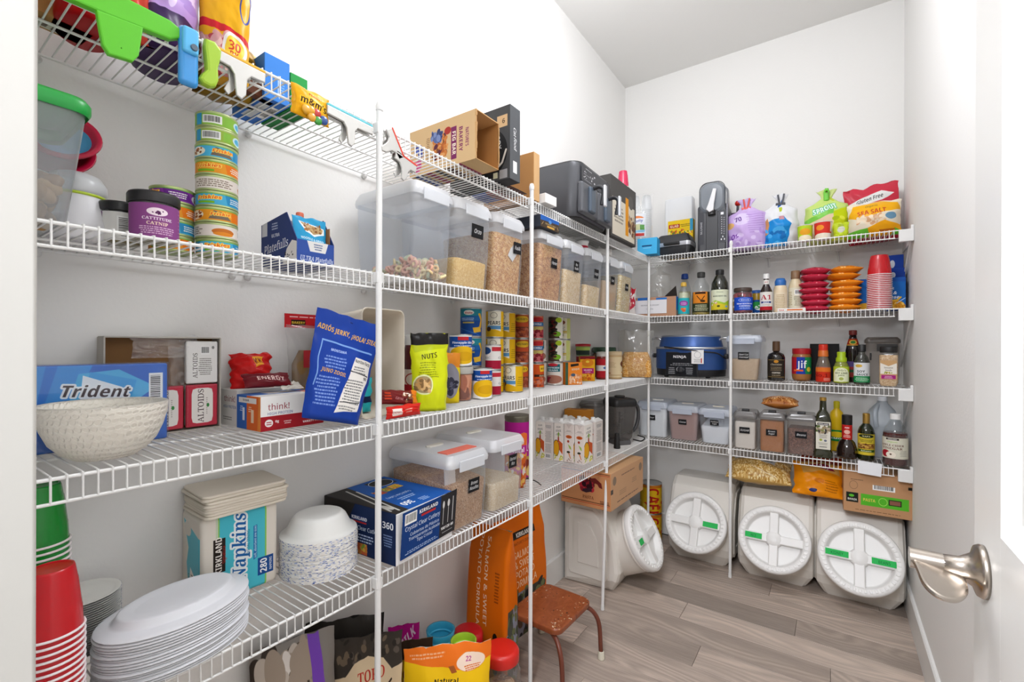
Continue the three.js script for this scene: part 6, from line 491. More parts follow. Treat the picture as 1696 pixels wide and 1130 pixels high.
// row of tall keepers along the second shelf
{ const G = 'clear food keepers on the second shelf', mk = (nm, L, z, w, o) => keeper(nm, L, -1.143, Y2, z, PI / 2, w, o.h ?? 0.295, 0.286, { taper: 0.9, ...o, group: G, lh: 0.03 });
  const c1 = mk('cereal_keeper', 'largest clear keeper with a few coloured cereal loops at its bottom', -1.018, 0.172, {}); scatter(c1, 'cereal_loops', new THREE.TorusGeometry(0.0085, 0.0042, 7, 14), mat('#ffffff', 0.8), 230, () => { const z = rr(-0.115, 0.125), y = 0.012 + rnd() * Math.max(0.014, 0.05 + 0.02 * Math.sin(z * 30)); return [rr(-0.064, 0.064), y, z, ['#ecd09a', '#e2a890', '#f0dca8', '#c8cca8', '#ecc48a', '#dca898', '#f2e2b8'][Math.floor(rnd() * 7)]]; });
  mk('orzo_keeper', 'clear keeper one third full of golden grain labelled Orzo', -1.213, 0.19, { fill: 0.36, fillM: orzoM, tilt: 0.0, plate: chalk('Orzo'), pw: 0.062, ph: 0.046, px: 0.012, py: 0.195 });
  const c3 = mk('spiral_pasta_keeper', 'clear keeper full of spiral pasta with a torn white label', -1.424, 0.195, { fill: 0.84, fillM: fusM, plate: chalk('Fusilli'), pw: 0.05, ph: 0.044, px: 0.045, py: 0.18 }); part(c3, 'torn_label', extrude('-.03 -.02 0 -.04 .03 -.005 .012 .03 -.012 .01', 0.001, 0).translate(0.02, 0.165, 0.1335), mat('#e6e4de', 0.7));
  const c4 = mk('penne_keeper', 'clear keeper packed with brown penne right of the second pole', -1.742, 0.215, { fill: 0.9, fillM: penneM, plate: chalk('Penne'), pw: 0.05, ph: 0.044, px: 0.015, py: 0.165 });
  mk('noodle_keeper', 'clear keeper two thirds full of pale layered noodles beside the penne', -1.958, 0.195, { fill: 0.6, fillM: noodM, plate: chalk('Rice', 'Noodle'), pw: 0.05, ph: 0.05, px: 0.01, py: 0.18 }); mk('lasagne_keeper', 'clear keeper half full of flat lasagne sheets at the third pole', -2.178, 0.2, { fill: 0.42, fillM: noodM, plate: chalk('Lasagne'), pw: 0.05, ph: 0.046, px: 0.015, py: 0.175 });
  mk('oat_keeper', 'clear keeper of cream oats just right of the third pole', -2.408, 0.19, { fill: 0.6, fillM: sandM, plate: chalk('Oats'), pw: 0.05, ph: 0.042, py: 0.165 }); mk('flake_keeper', 'clear keeper of pale flakes at the far end of the left shelf', -2.622, 0.195, { fill: 0.82, fillM: flakeM, plate: chalk('Flakes'), pw: 0.046, ph: 0.04, py: 0.15 }); }
carton('pasta_dinner_box', 'blue and brown box lying on top of the penne keeper', -1.06, Y2 + 0.297, -1.695, 0.155, 0.05, 0.14, { pz: lab(260, 90, '#4a3c30', [['p', '0 0 100 0 100 30 50 36 0 44', '#2a62b4'], ['t', '100% WHOLE GRAIN', 52, 62, 18, '#e0c080', '', 0, 70], ['r', 34, 74, 40, 16, '#d8a850'], ['o', 50, 36, 8, 16, '#5a90d0'], ['s', '6 80 14 54', '#e0c080', 4], ['s', '96 80 88 54', '#e0c080', 4]]), all: '#3a3f4a' }, PI / 2);
bottle('sour_cream_tub', 'small white tub with a red swoosh on top of the keepers', 'tub', -1.085, Y2 + 0.297, -2.19, 1, { prof: '0 0 .029 0 .033 .05 .031 .052', m: white, caps: [['.033 .046 .0355 .047 .0355 .056 0 .057', white, 'lid']], labels: [[lab(120, 60, '#e6e4e2', [['p', '0 30 60 40 100 80 40 90 0 70', '#b02a3a']]), 0.008, 0.042, [0.03, 0.0326], 6.28]] });
bag('white_packet', 'crumpled white paper packet on top of the oat keeper', 'bag', { w: 0.13, h: 0.06, d: 0.05, s: 84, wr: 0.012 }, '#dcdad6', '#cfccc8', -1.08, Y2 + 0.297, -2.43, 0.9, 'paper');
bag('red_white_bag', 'red and white snack bag standing in the shelf corner by the sign box', 'bag', { w: 0.13, h: 0.19, d: 0.06, kind: 'pouch', s: 85, wr: 0.01 }, lab(140, 200, '#e2dcd8', [['p', '0 0 100 0 90 20 40 40 0 24', '#c22a3a'], ['p', '20 44 80 30 100 60 40 84 10 70', '#c8384a'], ['n', 20, '#d8a090 #f0e8e4', 6, 10, 20, 70, 40]]), '#b82a3c', -1.12, Y2, -2.93, 0.9);
// ---------- second shelf, back wall ----------
{ const sg = lab(420, 190, '#e4e3e6', [['t', 'MICROWAVE DESSERT', 48, 38, 13, '#6a6a70', '', 0, 76], ['t', 'CRYSTAL', 48, 66, 13, '#6a6a70', '']]), t = carton('sign_box', 'open blue and brown carton with a white paper sign on its front', -0.972, Y2, -3.14, 0.27, 0.128, 0.2, { pz: lab(260, 130, '#b98d70', [['r', 6, 0, 26, 60, '#2a6ab8'], ['r', 52, 4, 26, 40, '#2f74c0']]), px: lab(200, 130, '#1f6ab4', [['r', 0, 70, 100, 30, '#8a7468']]), all: '#a87f62' }, 0.02); const p = part(t, 'paper_sign', plate(0.21, 0.09, sg), pm(sg)); p.position.set(-0.03, 0.064, 0.102); part(t, 'open_flap', extrude('0 0 .11 0 .1 .075', 0.002, 0).rotateY(-0.3).translate(0.02, 0.128, 0.0), mat('#2a2420', 0.7)); }
{ const q = bagGeo({ w: 0.15, h: 0.225, d: 0.08, kind: 'tied', s: 86, wr: 0.012 }, '#fff', '#fff'); one('clear_bag', 'twisted clear plastic bag rising out of the sign box', 'bag', q, glass('#f6f6f4', 0.9, 0.1), -0.98, Y2 + 0.132, -3.16, 0.2); }
bottle('oil_bottle', 'plain bottle with a blue cap behind the teal labelled oil', 'bottle', -0.85, Y2, -3.31, 0, { prof: '0 0 .04 0 .042 .005 .042 .19 .025 .25 .017 .26 .017 .276', m: crystal, fill: ['0 .003 .039 .003 .04 .18 0 .182', mat('#c8bc88', 0.3)], caps: [['.022 .27 .024 .274 .022 .3 .018 .306 0 .306', mat('#1f4fae', 0.4)]] });
bottle('oil_bottle', 'small almond oil bottle with teal label and yellow cap', 'bottle', -0.803, Y2, -3.1, face(-0.8, -3.1), { prof: '0 0 .034 0 .036 .005 .036 .12 .03 .155 .016 .185 .015 .2', m: crystal, fill: ['0 .003 .033 .003 .034 .115 .028 .15 0 .152', mat('#cfd2b0', 0.25)], caps: [['.016 .192 .018 .194 .018 .212 .013 .22 0 .22', mat('#d8b048', 0.4)]], labels: [[lab(180, 220, '#2fb0bc', [['o', 50, 34, 30, 17, '#9a4aa0'], ['l', 50, 28, 40, 3, 6, '#e0b0e0'], ['o', 42, 70, 12, 8, '#e0703a'], ['o', 52, 80, 12, 8, '#d8603a'], ['o', 58, 68, 8, 6, '#e8904a']]), 0.012, 0.115, 0.0365, 2.6]] });
bottle('oil_bottle', 'clear bottle of golden oil with dark cap and orange label', 'bottle', -0.702, Y2, -3.13, face(-0.7, -3.13), { prof: '0 0 .052 0 .055 .006 .055 .15 .05 .19 .024 .235 .02 .25 .02 .262', m: crystal, fill: ['0 .003 .05 .003 .053 .01 .053 .13 0 .132', mat('#a08a2a', 0.15)], caps: [['.022 .246 .024 .25 .024 .275 .022 .28 0 .28', mat('#3a3a38', 0.5)]], labels: [[lab(240, 240, '#4a4430', [['r', 6, 0, 76, 56, '#e0882a'], ['r', 20, 2, 52, 9, '#2a1c1a'], ['s', '30 20 50 44 66 22', '#4a3018', 4], ['o', 58, 46, 12, 6, '#4a3018'], ['r', 0, 58, 100, 40, '#38402a'], ['l', 50, 64, 80, 4, 8, '#c8c8a8']]), 0.02, 0.15, 0.0556, 2.3]] });
bottle('oil_bottle', 'dark avocado oil bottle with black cap and green hills label', 'bottle', -0.588, Y2, -3.12, face(-0.588, -3.12), { prof: '0 0 .05 0 .052 .006 .052 .16 .048 .2 .03 .24 .021 .252 .021 .266', m: mat('#1d2012', 0.1, { clearcoat: 0.8 }), caps: [['.022 .25 .0245 .254 .0245 .28 .022 .284 0 .284', black]], labels: [[lab(240, 240, '#dfe4c8', [['t', 'Chosen', 50, 12, 9, '#6a7a5a', 'serif'], ['t', 'AVOCADO OIL', 50, 32, 10, '#3a4a34', 'bold', 0, 80], ['p', '0 64 30 52 70 66 100 50 100 100 0 100', '#a8cc3a'], ['p', '0 76 40 66 100 80 100 100 0 100', '#d8c832'], ['n', 9, '#e8a088 #f0e0d0', 5, 8, 60, 30, 16], ['o', 44, 82, 7, 5, '#4a4a1c'], ['o', 82, 84, 8, 5, '#7ab0d0']]), 0.03, 0.155, 0.0526, 2.5]] });
bottle('cherry_jar', 'jar of dark red cherries with bright blue label', 'jar', -0.457, Y2, -3.12, face(-0.457, -3.12), { prof: '0 0 .05 0 .055 .008 .055 .12 .048 .14', m: crystal, fill: ['0 .003 .049 .004 .053 .01 .053 .118 .046 .13 0 .132', grain('#6a1620', '#8a2430 #4a0e18 #a83a44 #5a121c', 160, 12, 14)], caps: [['.048 .136 .051 .138 .051 .156 .048 .16 0 .16', mat('#4a3c34', 0.4), 'lid']], labels: [[lab(260, 170, '#1f4fc4', [['r', 0, 0, 14, 100, '#a88a5a'], ['o', 10, 20, 6, 10, '#e8e0d0'], ['o', 10, 70, 6, 10, '#e8e0d0'], ['c', 58, 22, 22, 14, '#a8c0f0', 3], ['t', 'Kirsch', 58, 22, 14, '#e8eefa', 'bold serif'], ['t', 'Maraschino', 58, 50, 16, '#f0f4fc', 'bold', 0, 66], ['t', 'CHERRIES', 58, 68, 14, '#f0f4fc', 'bold', 0, 60], ['l', 58, 80, 50, 2, 7, '#b0c4f0']]), 0.022, 0.1, 0.0557, 2.9]] });
bottle('pickle_jar', 'jar with a blue lid and green swirl label between cherries and steak sauce', 'jar', -0.392, Y2, -3.22, face(-0.39, -3.2), { prof: '0 0 .036 0 .038 .004 .038 .125 .034 .135', m: mat('#a8862a', 0.2), caps: [['.034 .13 .037 .132 .037 .15 0 .153', mat('#1c4f96', 0.4), 'lid']], labels: [[lab(160, 150, '#1c4f96', [['o', 50, 40, 30, 26, '#2f9a4a'], ['o', 60, 60, 20, 20, '#e8f0e8'], ['t', 'S', 52, 50, 50, '#2f9a4a', 'bold italic']]), 0.01, 0.09, 0.0385, 3]] });
bottle('steak_sauce_bottle', 'steak sauce bottle with white cap and A1 label', 'bottle', -0.33, Y2, -3.11, face(-0.33, -3.11), { prof: '0 0 .031 0 .033 .005 .033 .13 .016 .17 .0145 .2 .0145 .21', m: mat('#261410', 0.12, { clearcoat: 0.7 }), caps: [['.0155 .205 .0165 .207 .0165 .232 .015 .235 0 .235', white]], labels: [[lab(180, 260, '#e4e0da', [['t', 'A1', 50, 30, 36, '#a8182a', 'bold serif'], ['r', 18, 52, 64, 10, '#2a3a7a'], ['t', 'SAUCE', 50, 57, 8, '#fff'], ['r', 0, 80, 100, 20, '#b5222c'], ['l', 50, 68, 60, 2, 5, '#9a948c']]), 0.018, 0.125, 0.0336, 2.7], [lab(90, 70, '#e4e0da', [['t', 'A1', 50, 50, 44, '#a8182a', 'bold serif']]), 0.172, 0.198, [0.0162, 0.0152], 2.7]] });
bottle('dressing_bottle', 'cream dressing bottle with blue cap right of the steak sauce', 'bottle', -0.258, Y2, -3.13, face(-0.258, -3.13), { prof: '0 0 .034 0 .036 .006 .036 .13 .032 .155 .025 .165', m: mat('#e2cfae', 0.3), caps: [['.026 .16 .029 .163 .03 .186 .022 .204 0 .206', mat('#2a6ab4', 0.35)]], labels: [[lab(160, 200, '#e4d4b8', [['l', 50, 14, 60, 9, 9, '#b09a74']]), 0.02, 0.12, 0.0366, 2.6]] });
bottle('sauce_bottle', 'taller cream sauce bottle with brown cap and barcode label', 'bottle', -0.184, Y2, -3.16, face(-0.184, -3.16), { prof: '0 0 .035 0 .037 .006 .037 .15 .03 .18 .022 .195 .021 .205', m: mat('#d8c8a4', 0.3), caps: [['.022 .198 .024 .2 .024 .214 .023 .216 .024 .22 .023 .246 0 .25', mat('#8a6a4c', 0.4)]], labels: [[lab(180, 220, '#d8d2bc', [['b', 46, 10, 40, 26], ['l', 64, 44, 44, 7, 7, '#7a745c'], ['l', 22, 20, 26, 8, 9, '#a89a74']]), 0.03, 0.145, 0.0376, 2.8]] });
carton('tea_packet', 'flat white and orange packet lying at the shelf edge', -0.196, Y2, -3.055, 0.135, 0.02, 0.07, { pz: lab(200, 40, '#e8e4de', [['r', 34, 30, 56, 40, '#d86a2a'], ['t', 'tea', 14, 50, 60, '#c8402a']]), all: '#e2ded8' }, 0.03);
{ const mkR = (cols, bg, tx) => lab(220, 120, bg, [['n', 50, cols, 9, 0, 0, 100, 100], ['r', 10, 36, 60, 26, tx], ['l', 44, 44, 44, 2, 12, '#f0e0d8']]), red = mkR('#b5243c #d84a5c #c2304a #8a1a30 #e88a94', '#c02c44', '#a81c34'), or = mkR('#e88a1c #f0a844 #d87814 #c8640e #f8c880', '#e6861c', '#d8741a'), put1 = (nm, g0, x, z, n, names, rc, bk, s) => { for (let i = 0; i < n; i++) { const b = bag('noodle_packet', names(i, n), 'packet', { w: 0.148, h: 0.115, d: 0.052, s: s + i, wr: 0.004, nu: 12, nv: 12 }, rc, bk, x + rr(-0.006, 0.006), Y2 + 0.021 + i * (g0 === 'r' ? 0.0345 : 0.0335), z + 0.058, rr(-0.1, 0.1), 'gloss', -PI / 2 - 0.06, nm); b.rotation.z = (i > n - 3 ? 0.22 : 0.05) + rr(-0.03, 0.03); if (i > n - 3) b.position.y += 0.008; } };
  const w = ['bottom', 'second lowest', 'third lowest', 'fourth lowest', 'fifth', 'third from the top', 'second from the top', 'topmost'];
  put1('red noodle packets', 'r', -0.086, -3.17, 7, (i, n) => `${i === n - 1 ? w[7] : w[i]} glossy red packet of the left packet pile`, red, '#b02840', 100); put1('orange noodle packets', 'o', 0.055, -3.16, 7, (i, n) => `${i === n - 1 ? w[7] : w[i]} glossy orange packet of the right packet pile`, or, '#d87c18', 120); }
cups('#c41822', ['topmost upside-down red plastic cup of the stack on the second back shelf', 'red plastic cup in the stack on the second back shelf'], 0.197, -3.09, Y2, 20, 0.0094, 0.0525, 0.105, 'red cups on the back shelf');
{ const mac = lab(300, 250, '#1763b4', [['p', '0 0 100 0 100 14 0 8', '#1c54a8'], ['t', 'THREE', 66, 34, 9, '#e8eef6'], ['t', 'Mac &', 66, 48, 13, '#f4f6f8', 'bold italic'], ['t', 'Cheese', 68, 61, 13, '#f4f6f8', 'bold italic'], ['o', 76, 86, 22, 15, '#d8941c'], ['o', 20, 90, 24, 14, '#d8a02a'], ['n', 40, '#e8b03a #c8801c #f0c860', 5, 46, 76, 54, 24], ['s', '66 72 84 70 90 62', '#e8b83a', 5], ['s', '82 80 100 64', '#bcd4ec', 2]]), nav = lab(160, 300, '#123a94', [['o', 40, 16, 14, 7, '#c8ccd4'], ['o', 40, 36, 14, 7, '#c8ccd4'], ['o', 46, 60, 14, 7, '#b8c0d0']]); carton('mac_and_cheese_box', 'front bright blue boxed macaroni dinner behind the red cups', 0.208, Y2, -3.18, 0.205, 0.172, 0.045, { pz: mac, all: '#14509a' }, 0, { group: 'blue macaroni boxes' }); carton('mac_and_cheese_box', 'middle height blue macaroni box between the front and tallest ones', 0.27, Y2, -3.235, 0.085, 0.228, 0.045, { pz: nav, all: '#15469c' }, 0, { group: 'blue macaroni boxes' }); carton('mac_and_cheese_box', 'tallest navy blue macaroni box at the back by the right wall', 0.272, Y2, -3.295, 0.08, 0.308, 0.05, { pz: nav, all: '#0f2f80' }, 0, { group: 'blue macaroni boxes' }); }

// ---------- top shelf, left wall ----------
const Y1 = Y[1];
carton('snack_carton', 'brown kraft carton at the doorway end of the top shelf', -1.18, Y1, -0.16, 0.06, 0.12, 0.2, { pz: '#a8794c', all: lab(120, 120, '#b5854f', [['r', 10, 56, 50, 34, '#d8d0c4'], ['l', 36, 62, 40, 4, 7, '#4a3a30']]) }, 0.1);
bag('orange_bag', 'crinkled pale orange bag above the kraft carton on the top shelf', 'bag', { w: 0.1, h: 0.12, d: 0.06, s: 130, wr: 0.01 }, '#dca868', '#c89050', -1.08, Y1, -0.158, 1.4);
bag('chip_bag', 'bright red chip bag with a dark maroon window on the top shelf', 'bag', { w: 0.1, h: 0.24, d: 0.17, s: 131, wr: 0.008, kind: 'pouch' }, lab(200, 360, '#c0161c', [['o', 52, 58, 34, 26, '#4a1420'], ['n', 60, '#6a2430 #38101a #8a3a3c', 6, 26, 44, 50, 30], ['r', 34, 74, 32, 14, '#e0d0cc'], ['l', 50, 76, 28, 4, 3, '#2a1a1a']]), '#b0141a', -1.17, Y1, -0.25, 1.35);
bag('coral_bag', 'small coral red bag between the red and the lavender bags', 'bag', { w: 0.06, h: 0.23, d: 0.06, s: 132, wr: 0.008 }, '#d84a3c', '#c8382e', -1.12, Y1, -0.315, 1.3);
bag('lavender_bag', 'tall white and purple bag with lavender front on the top shelf', 'bag', { w: 0.13, h: 0.28, d: 0.2, s: 133, wr: 0.009, kind: 'pouch' }, lab(240, 420, '#b493cf', [['p', '0 0 100 0 100 34 60 44 0 30', '#e6e2ea'], ['p', '20 0 50 0 90 46 60 46', '#4a1f78'], ['t', 'Q', 76, 16, 20, '#4a1f78', 'bold italic'], ['p', '0 76 100 70 100 100 0 100', '#3a2450'], ['n', 20, '#d8c4e8 #a080c4', 6, 10, 48, 80, 20]]), '#3c2454', -1.17, Y1, -0.375, 1.25);
bag('yellow_candy_bag', 'tall yellow candy bag with red stripe and clear window on the top shelf', 'bag', { w: 0.1, h: 0.25, d: 0.06, s: 134, wr: 0.007, kind: 'pouch' }, lab(220, 420, '#e2a81a', [['p', '20 0 60 0 40 30 16 26', '#f0f0ee'], ['p', '0 50 100 60 100 66 0 57', '#c8202a'], ['r', 0, 66, 60, 34, '#c88a84'], ['n', 40, '#b54a50 #d8a0a0 #e8c0b8', 7, 0, 66, 60, 32], ['o', 70, 74, 26, 14, '#e8e4e0'], ['o', 70, 74, 20, 11, '#f0c83a'], ['t', '30', 70, 72, 12, '#c8402a'], ['t', 'PK', 70, 80, 8, '#c8402a'], ['c', 90, 30, 10, 16, '#3a4a9a', 1.5]]), '#d89a14', -1.12, Y1, -0.475, 1.15);
bag('gold_foil_bag', 'crumpled gold foil bag seen from below behind the steel clip', 'bag', { w: 0.14, h: 0.13, d: 0.17, s: 135, wr: 0.014 }, lab(120, 120, '#9a7420', [['n', 60, '#c89a34 #7a5a14 #e8c868 #5a4010', 10, 0, 0, 100, 100]]), '#8a681c', -1.205, Y1, -0.515, 1.3);
carton('tan_carton', 'slim tan and brown carton left of the blue carton', -1.13, Y1, -0.538, 0.022, 0.06, 0.1, { pz: '#c8986a', all: '#5a3018' }, PI / 2 - 1.5);
carton('blue_carton', 'bright blue carton standing upright behind the wire lip', -1.192, Y1, -0.588, 0.062, 0.108, 0.165, { pz: lab(120, 220, '#3f86dc', [['r', 52, 40, 3, 40, '#d8e8f8'], ['p', '50 80 62 78 58 92', '#e8f0f8'], ['l', 70, 50, 24, 6, 6, '#8ab8f0']]), ny: lab(200, 120, '#2a6cc4', [['r', 10, 20, 40, 60, '#c8ccd0'], ['b', 54, 20, 34, 50]]), all: '#3274c8' }, PI / 2);
carton('green_carton', 'small green carton beside the blue carton', -1.185, Y1, -0.645, 0.046, 0.092, 0.145, { pz: '#2a9a48', ny: '#1f7c38', all: '#279044' }, PI / 2);
// clips hung on the lip of the top shelf
const CX = XF + 0.014;
function clipThing(name, label, z, y, parts) { const t = thing(name, label, 'clip', CX, y, z, PI / 2); parts.forEach(([n, g, m]) => part(t, n, g, m)); return t; }   // local x runs along -z, local z into the room
const lime = mat('#5cc41e', 0.35), lime2 = mat('#a3c92e', 0.4), blueC = glass('#2f9ce0', 0.25, 0.2), steelC = mat('#c9c8c4', 0.25, { metalness: 0.55 });
clipThing('bag_clip', 'long bright lime green bag clip with a trapezoid tab', -0.235, 1.918, [['clip_bar', extrude('-.13 .0 -.12 .026 .0 .032 .09 .03 .108 .022 .108 .008 .09 -.004 0 -.012 -.12 -.016', 0.016, 0.003).translate(0, 0.012, 0), lime], ['hang_tab', extrude('-.012 -.004 .05 .002 .044 -.05 .036 -.064 .004 -.068 -.004 -.056', 0.012, 0.0025, { hole: (() => { const h = new THREE.Path(); h.absarc(0.02, -0.05, 0.0035, 0, 7, true); return h; })() }).translate(0, 0.004, 0.003), lime]]);
clipThing('bag_clip', 'glossy blue capsule shaped bag clip hanging upright', -0.3535, 1.909, [['clip_body', bx(0.032, 0.108, 0.018, 0, 0, 0.004, 0.0088), mat('#2a93dc', 0.2, { clearcoat: 0.6 })], ['upper_jaw', bx(0.026, 0.048, 0.012, 0, 0.026, 0.0135, 0.005), mat('#5ab8ec', 0.25)], ['rivet', cyl(0.0065, 0.0055, 0.005, 0, 0, 0, 14).rotateX(PI / 2).translate(0.004, 0.014, 0.018), mat('#5a6a7a', 0.35)]]);
clipThing('bag_clip', 'matte lime green rounded bag clip with a finger hole', -0.394, 1.913, [['clip_body', extrude('-.014 .044 .002 .046 .014 .034 .013 .02 .008 -.002 .009 -.026 .004 -.04 -.006 -.045 -.018 -.043 -.024 -.036 -.02 -.026 -.012 -.014 -.013 .004 -.016 .03', 0.018, 0.005, { hole: (() => { const h = new THREE.Path(); h.absarc(-0.007, -0.024, 0.0048, 0, 7, true); return h; })() }).translate(0, 0, 0.004), lime2]]);
function steelClip(label, z, y, color, len, tilt, hand = 0.055, side = 0) { const t = clipThing('bag_clip', label, z, y, [['jaw', extrude(`-${len / 2} .012 ${len / 2} .012 ${len / 2} -.008 .02 -.01 .013 -.02 .012 -${hand} .004 -${hand + 0.012} -.006 -${hand + 0.008} -.009 -${hand - 0.01} -.012 -.02 -.02 -.01 -${len / 2} -.008`, 0.006, 0.002).translate(side, 0, 0.008), steelC], ['back_jaw', extrude(`-${len / 2} .012 ${len / 2} .012 ${len / 2} -.006 .01 -.008 .0 -.022 -.006 -${hand * 0.9} -.016 -${hand + 0.008} -.024 -${hand} -.016 -.03 -.018 -.008 -${len / 2} -.006`, 0.004, 0.001).translate(side, 0, -0.004), steelC], ['rubber_edge', bx(len, 0.0065, 0.014, side, 0.0145, 0.004, 0.002), mat(color, 0.5)], ['spring', cyl(0.006, 0.006, 0.02, 0, -0.01, 0, 12).rotateZ(PI / 2).translate(side + 0.01, -0.012, 0.001), steel]]); t.rotation.order = 'YXZ'; t.rotation.z = tilt; return t; }
steelClip('steel bag clip with a yellow rubber edge on the top shelf lip', -0.444, 1.934, '#e8b020', 0.096, -0.04, 0.052, 0.0); steelClip('steel bag clip with a teal rubber edge left of the first pole', -0.7, 1.928, '#5ec0cc', 0.13, -0.02, 0.05); steelClip('steel bag clip with red rubber edge, upper of the red pair', -0.838, 1.922, '#d8402a', 0.08, -1.0, 0.042); steelClip('steel bag clip with red rubber edge, lower of the red pair', -0.878, 1.883, '#d8402a', 0.078, -0.22, 0.04);
{ const m = lab(260, 190, '#e8a712', [['r', 0, 0, 8, 100, '#d89a0e'], ['r', 92, 0, 8, 100, '#d89a0e'], ['t', 'PEANUT', 58, 18, 13, '#a8341c', 'bold', 4], ['r', 36, 10, 44, 22, '#f0b824'], ['t', 'PEANUT', 58, 21, 13, '#b5401c', 'bold', 4], ['t', 'm&m’s', 54, 47, 34, '#3c2414', 'bold', 4, 74, '#f4c02a']]), t = clipThing('candy_pouch', 'small yellow peanut candy pouch clipped to the top shelf lip', -0.599, 1.893, [['pouch', bagGeo({ w: 0.094, h: 0.066, d: 0.022, s: 140, wr: 0.002 }, m, '#d89a0e'), [pm(m, 'gloss'), pm('#d89a0e', 'gloss')]]]); for (const [x, y, c] of [[-0.018, 0.014, '#e8a818'], [-0.006, 0.016, '#e8a818'], [0.008, 0.015, '#c41f1c'], [0.011, 0.0, '#2f9a2f'], [0.026, 0.006, '#1f4f9a'], [-0.004, 0.002, '#e0a010']]) part(t, 'candy', new THREE.SphereGeometry(0.0105, 16, 12).scale(1, 1, 0.6).translate(x, y, 0.012), mat(c, 0.2, { clearcoat: 0.8 })); }
// cartons
{ const t = thing('fig_bar_carton', 'long kraft fig bar carton lying with its torn open end forward', 'box', -1.075, Y1, -1.179, 0), w = 0.3, h = 0.156, d = 0.118, fr = lab(600, 310, '#d2b184', [['t', 'NATURE’S', 88, 50, 12, '#7a2a5c', 'bold', 90, 20], ['t', 'BAKERY', 79, 50, 14, '#7a2a5c', 'bold', 90], ['r', 65, 20, 8, 68, '#7a2a5c'], ['t', 'FIG BAR', 69, 54, 13, '#f0e4d0', 'bold', 90], ['o', 60, 24, 5, 8, '#a8342c'], ['r', 38, 30, 20, 46, '#b5622c'], ['n', 40, '#c87a3c #7a4a2c #5a2a3c #d89a5c', 8, 38, 30, 20, 46], ['n', 26, '#5a6a9a #7a8ab8 #3a4470', 8, 36, 18, 14, 22], ['l', 30, 26, 6, 14, 4, '#8a6a48'], ['n', 16, '#3a4a9a #5a6ab8', 7, 10, 40, 10, 22], ['n', 20, '#b5407a #d05a90', 7, 4, 66, 16, 24], ['t', 'FIG BARS', 24, 60, 8, '#6a4a3a', '', 90]]), km = mat('#c69b66', 0.8), inM = mat('#a8743c', 0.85);
  const fp = part(t, 'front_panel', plate(w, h, fr), pm(fr, 'card')); fp.position.set(0, h / 2, d / 2); part(t, 'back_panel', bx(w, h, 0.003, 0, h / 2, -d / 2), inM); part(t, 'top_panel', bx(w, 0.003, d, 0, h, 0), km); const bo = lab(300, 120, '#c8a878', [['r', 6, 0, 12, 100, '#3a4a8a'], ['r', 24, 0, 8, 100, '#8a2a4a'], ['r', 38, 0, 6, 100, '#2a2a2a'], ['r', 50, 10, 12, 80, '#4a2a24'], ['r', 70, 0, 8, 100, '#a8506a']]); const [bg, bm] = boxGeo(w, 0.003, d, { ny: bo, all: '#c69b66' }); part(t, 'bottom_panel', bg, bm); part(t, 'end_panel', bx(0.003, h, d, -w / 2 + 0.002, h / 2, 0), km); const e = []; for (let i = 0; i < 15; i++) e.push(bx(rr(0.002, 0.008), h / 15, 0.003, w / 2 + 0.001, (i + 0.5) * h / 15, d / 2)); for (let i = 0; i < 11; i++) e.push(bx(rr(0.002, 0.006), h / 14, 0.003, w / 2 + 0.001, (i + 2) * h / 14, -d / 2)); part(t, 'torn_edge', merge(e), km); }
carton('cat_food_carton', 'tall charcoal carton with a black circle and white script', -1.078, Y1, -1.353, 0.064, 0.263, 0.285, { px: lab(460, 430, '#47484a', [['r', 80, 12, 16, 16, '#cfae84'], ['t', '6', 90, 20, 9, '#4a3a2a'], ['l', 88, 24, 10, 1, 2, '#6a5a4a'], ['o', 44, 58, 46, 40, '#19191b'], ['t', 'OX', 74, 48, 14, '#c8c8c8', 'bold', 60], ['r', 72, 58, 8, 8, '#b8b8ba'], ['s', '90 64 84 78 72 86', '#d8d4cc', 3], ['r', 84, 84, 10, 12, '#a8a8aa'], ['r', 74, 88, 7, 6, '#d8d8b8']]), nx: lab(460, 430, '#47484a', [['r', 80, 12, 16, 16, '#cfae84'], ['t', '6', 90, 20, 9, '#4a3a2a'], ['o', 56, 60, 40, 38, '#19191b'], ['t', 'COX', 82, 48, 10, '#c8c8c8', 'bold', 80], ['s', '94 60 88 76 78 84', '#d8d4cc', 3], ['r', 84, 86, 12, 12, '#a8a8aa'], ['r', 74, 88, 7, 8, '#d8d8b8']]), pz: lab(100, 420, '#55575a', [['t', 'Cat', 46, 34, 8, '#f0f0f0', 'italic serif', 90], ['t', 'food', 50, 50, 8, '#f0f0f0', 'italic serif', 90], ['r', 30, 74, 38, 16, '#e4e4e6']]), ny: lab(300, 80, '#303134', [['t', 'OCC', 60, 50, 50, '#9a9a9a']]), all: '#47484a' }, PI / 2);
carton('kraft_carton', 'plain brown kraft carton standing behind the charcoal carton', -1.125, Y1, -1.595, 0.045, 0.197, 0.26, { all: '#b07f4c', pz: '#c9a273', px: '#ad7a46', nx: '#b5834e' }, PI / 2, { r: 0.003 });
carton('white_card_box', 'small low white box left of the air fryer', -1.0, Y1, -1.67, 0.085, 0.04, 0.06, { all: '#ecebe8' }, PI / 2 - 0.05);
bag('lilac_pouch', 'flat lilac and blue pouch lying behind the wire lip', 'pouch', { w: 0.12, h: 0.2, d: 0.02, s: 142, wr: 0.004 }, '#b9b6d4', lab(60, 100, '#3a4fb0', [['r', 0, 40, 100, 30, '#9a4a50'], ['r', 0, 70, 100, 30, '#5a4038']]), -1.0, Y1 + 0.012, -1.47, PI / 2, 'gloss', -PI / 2);
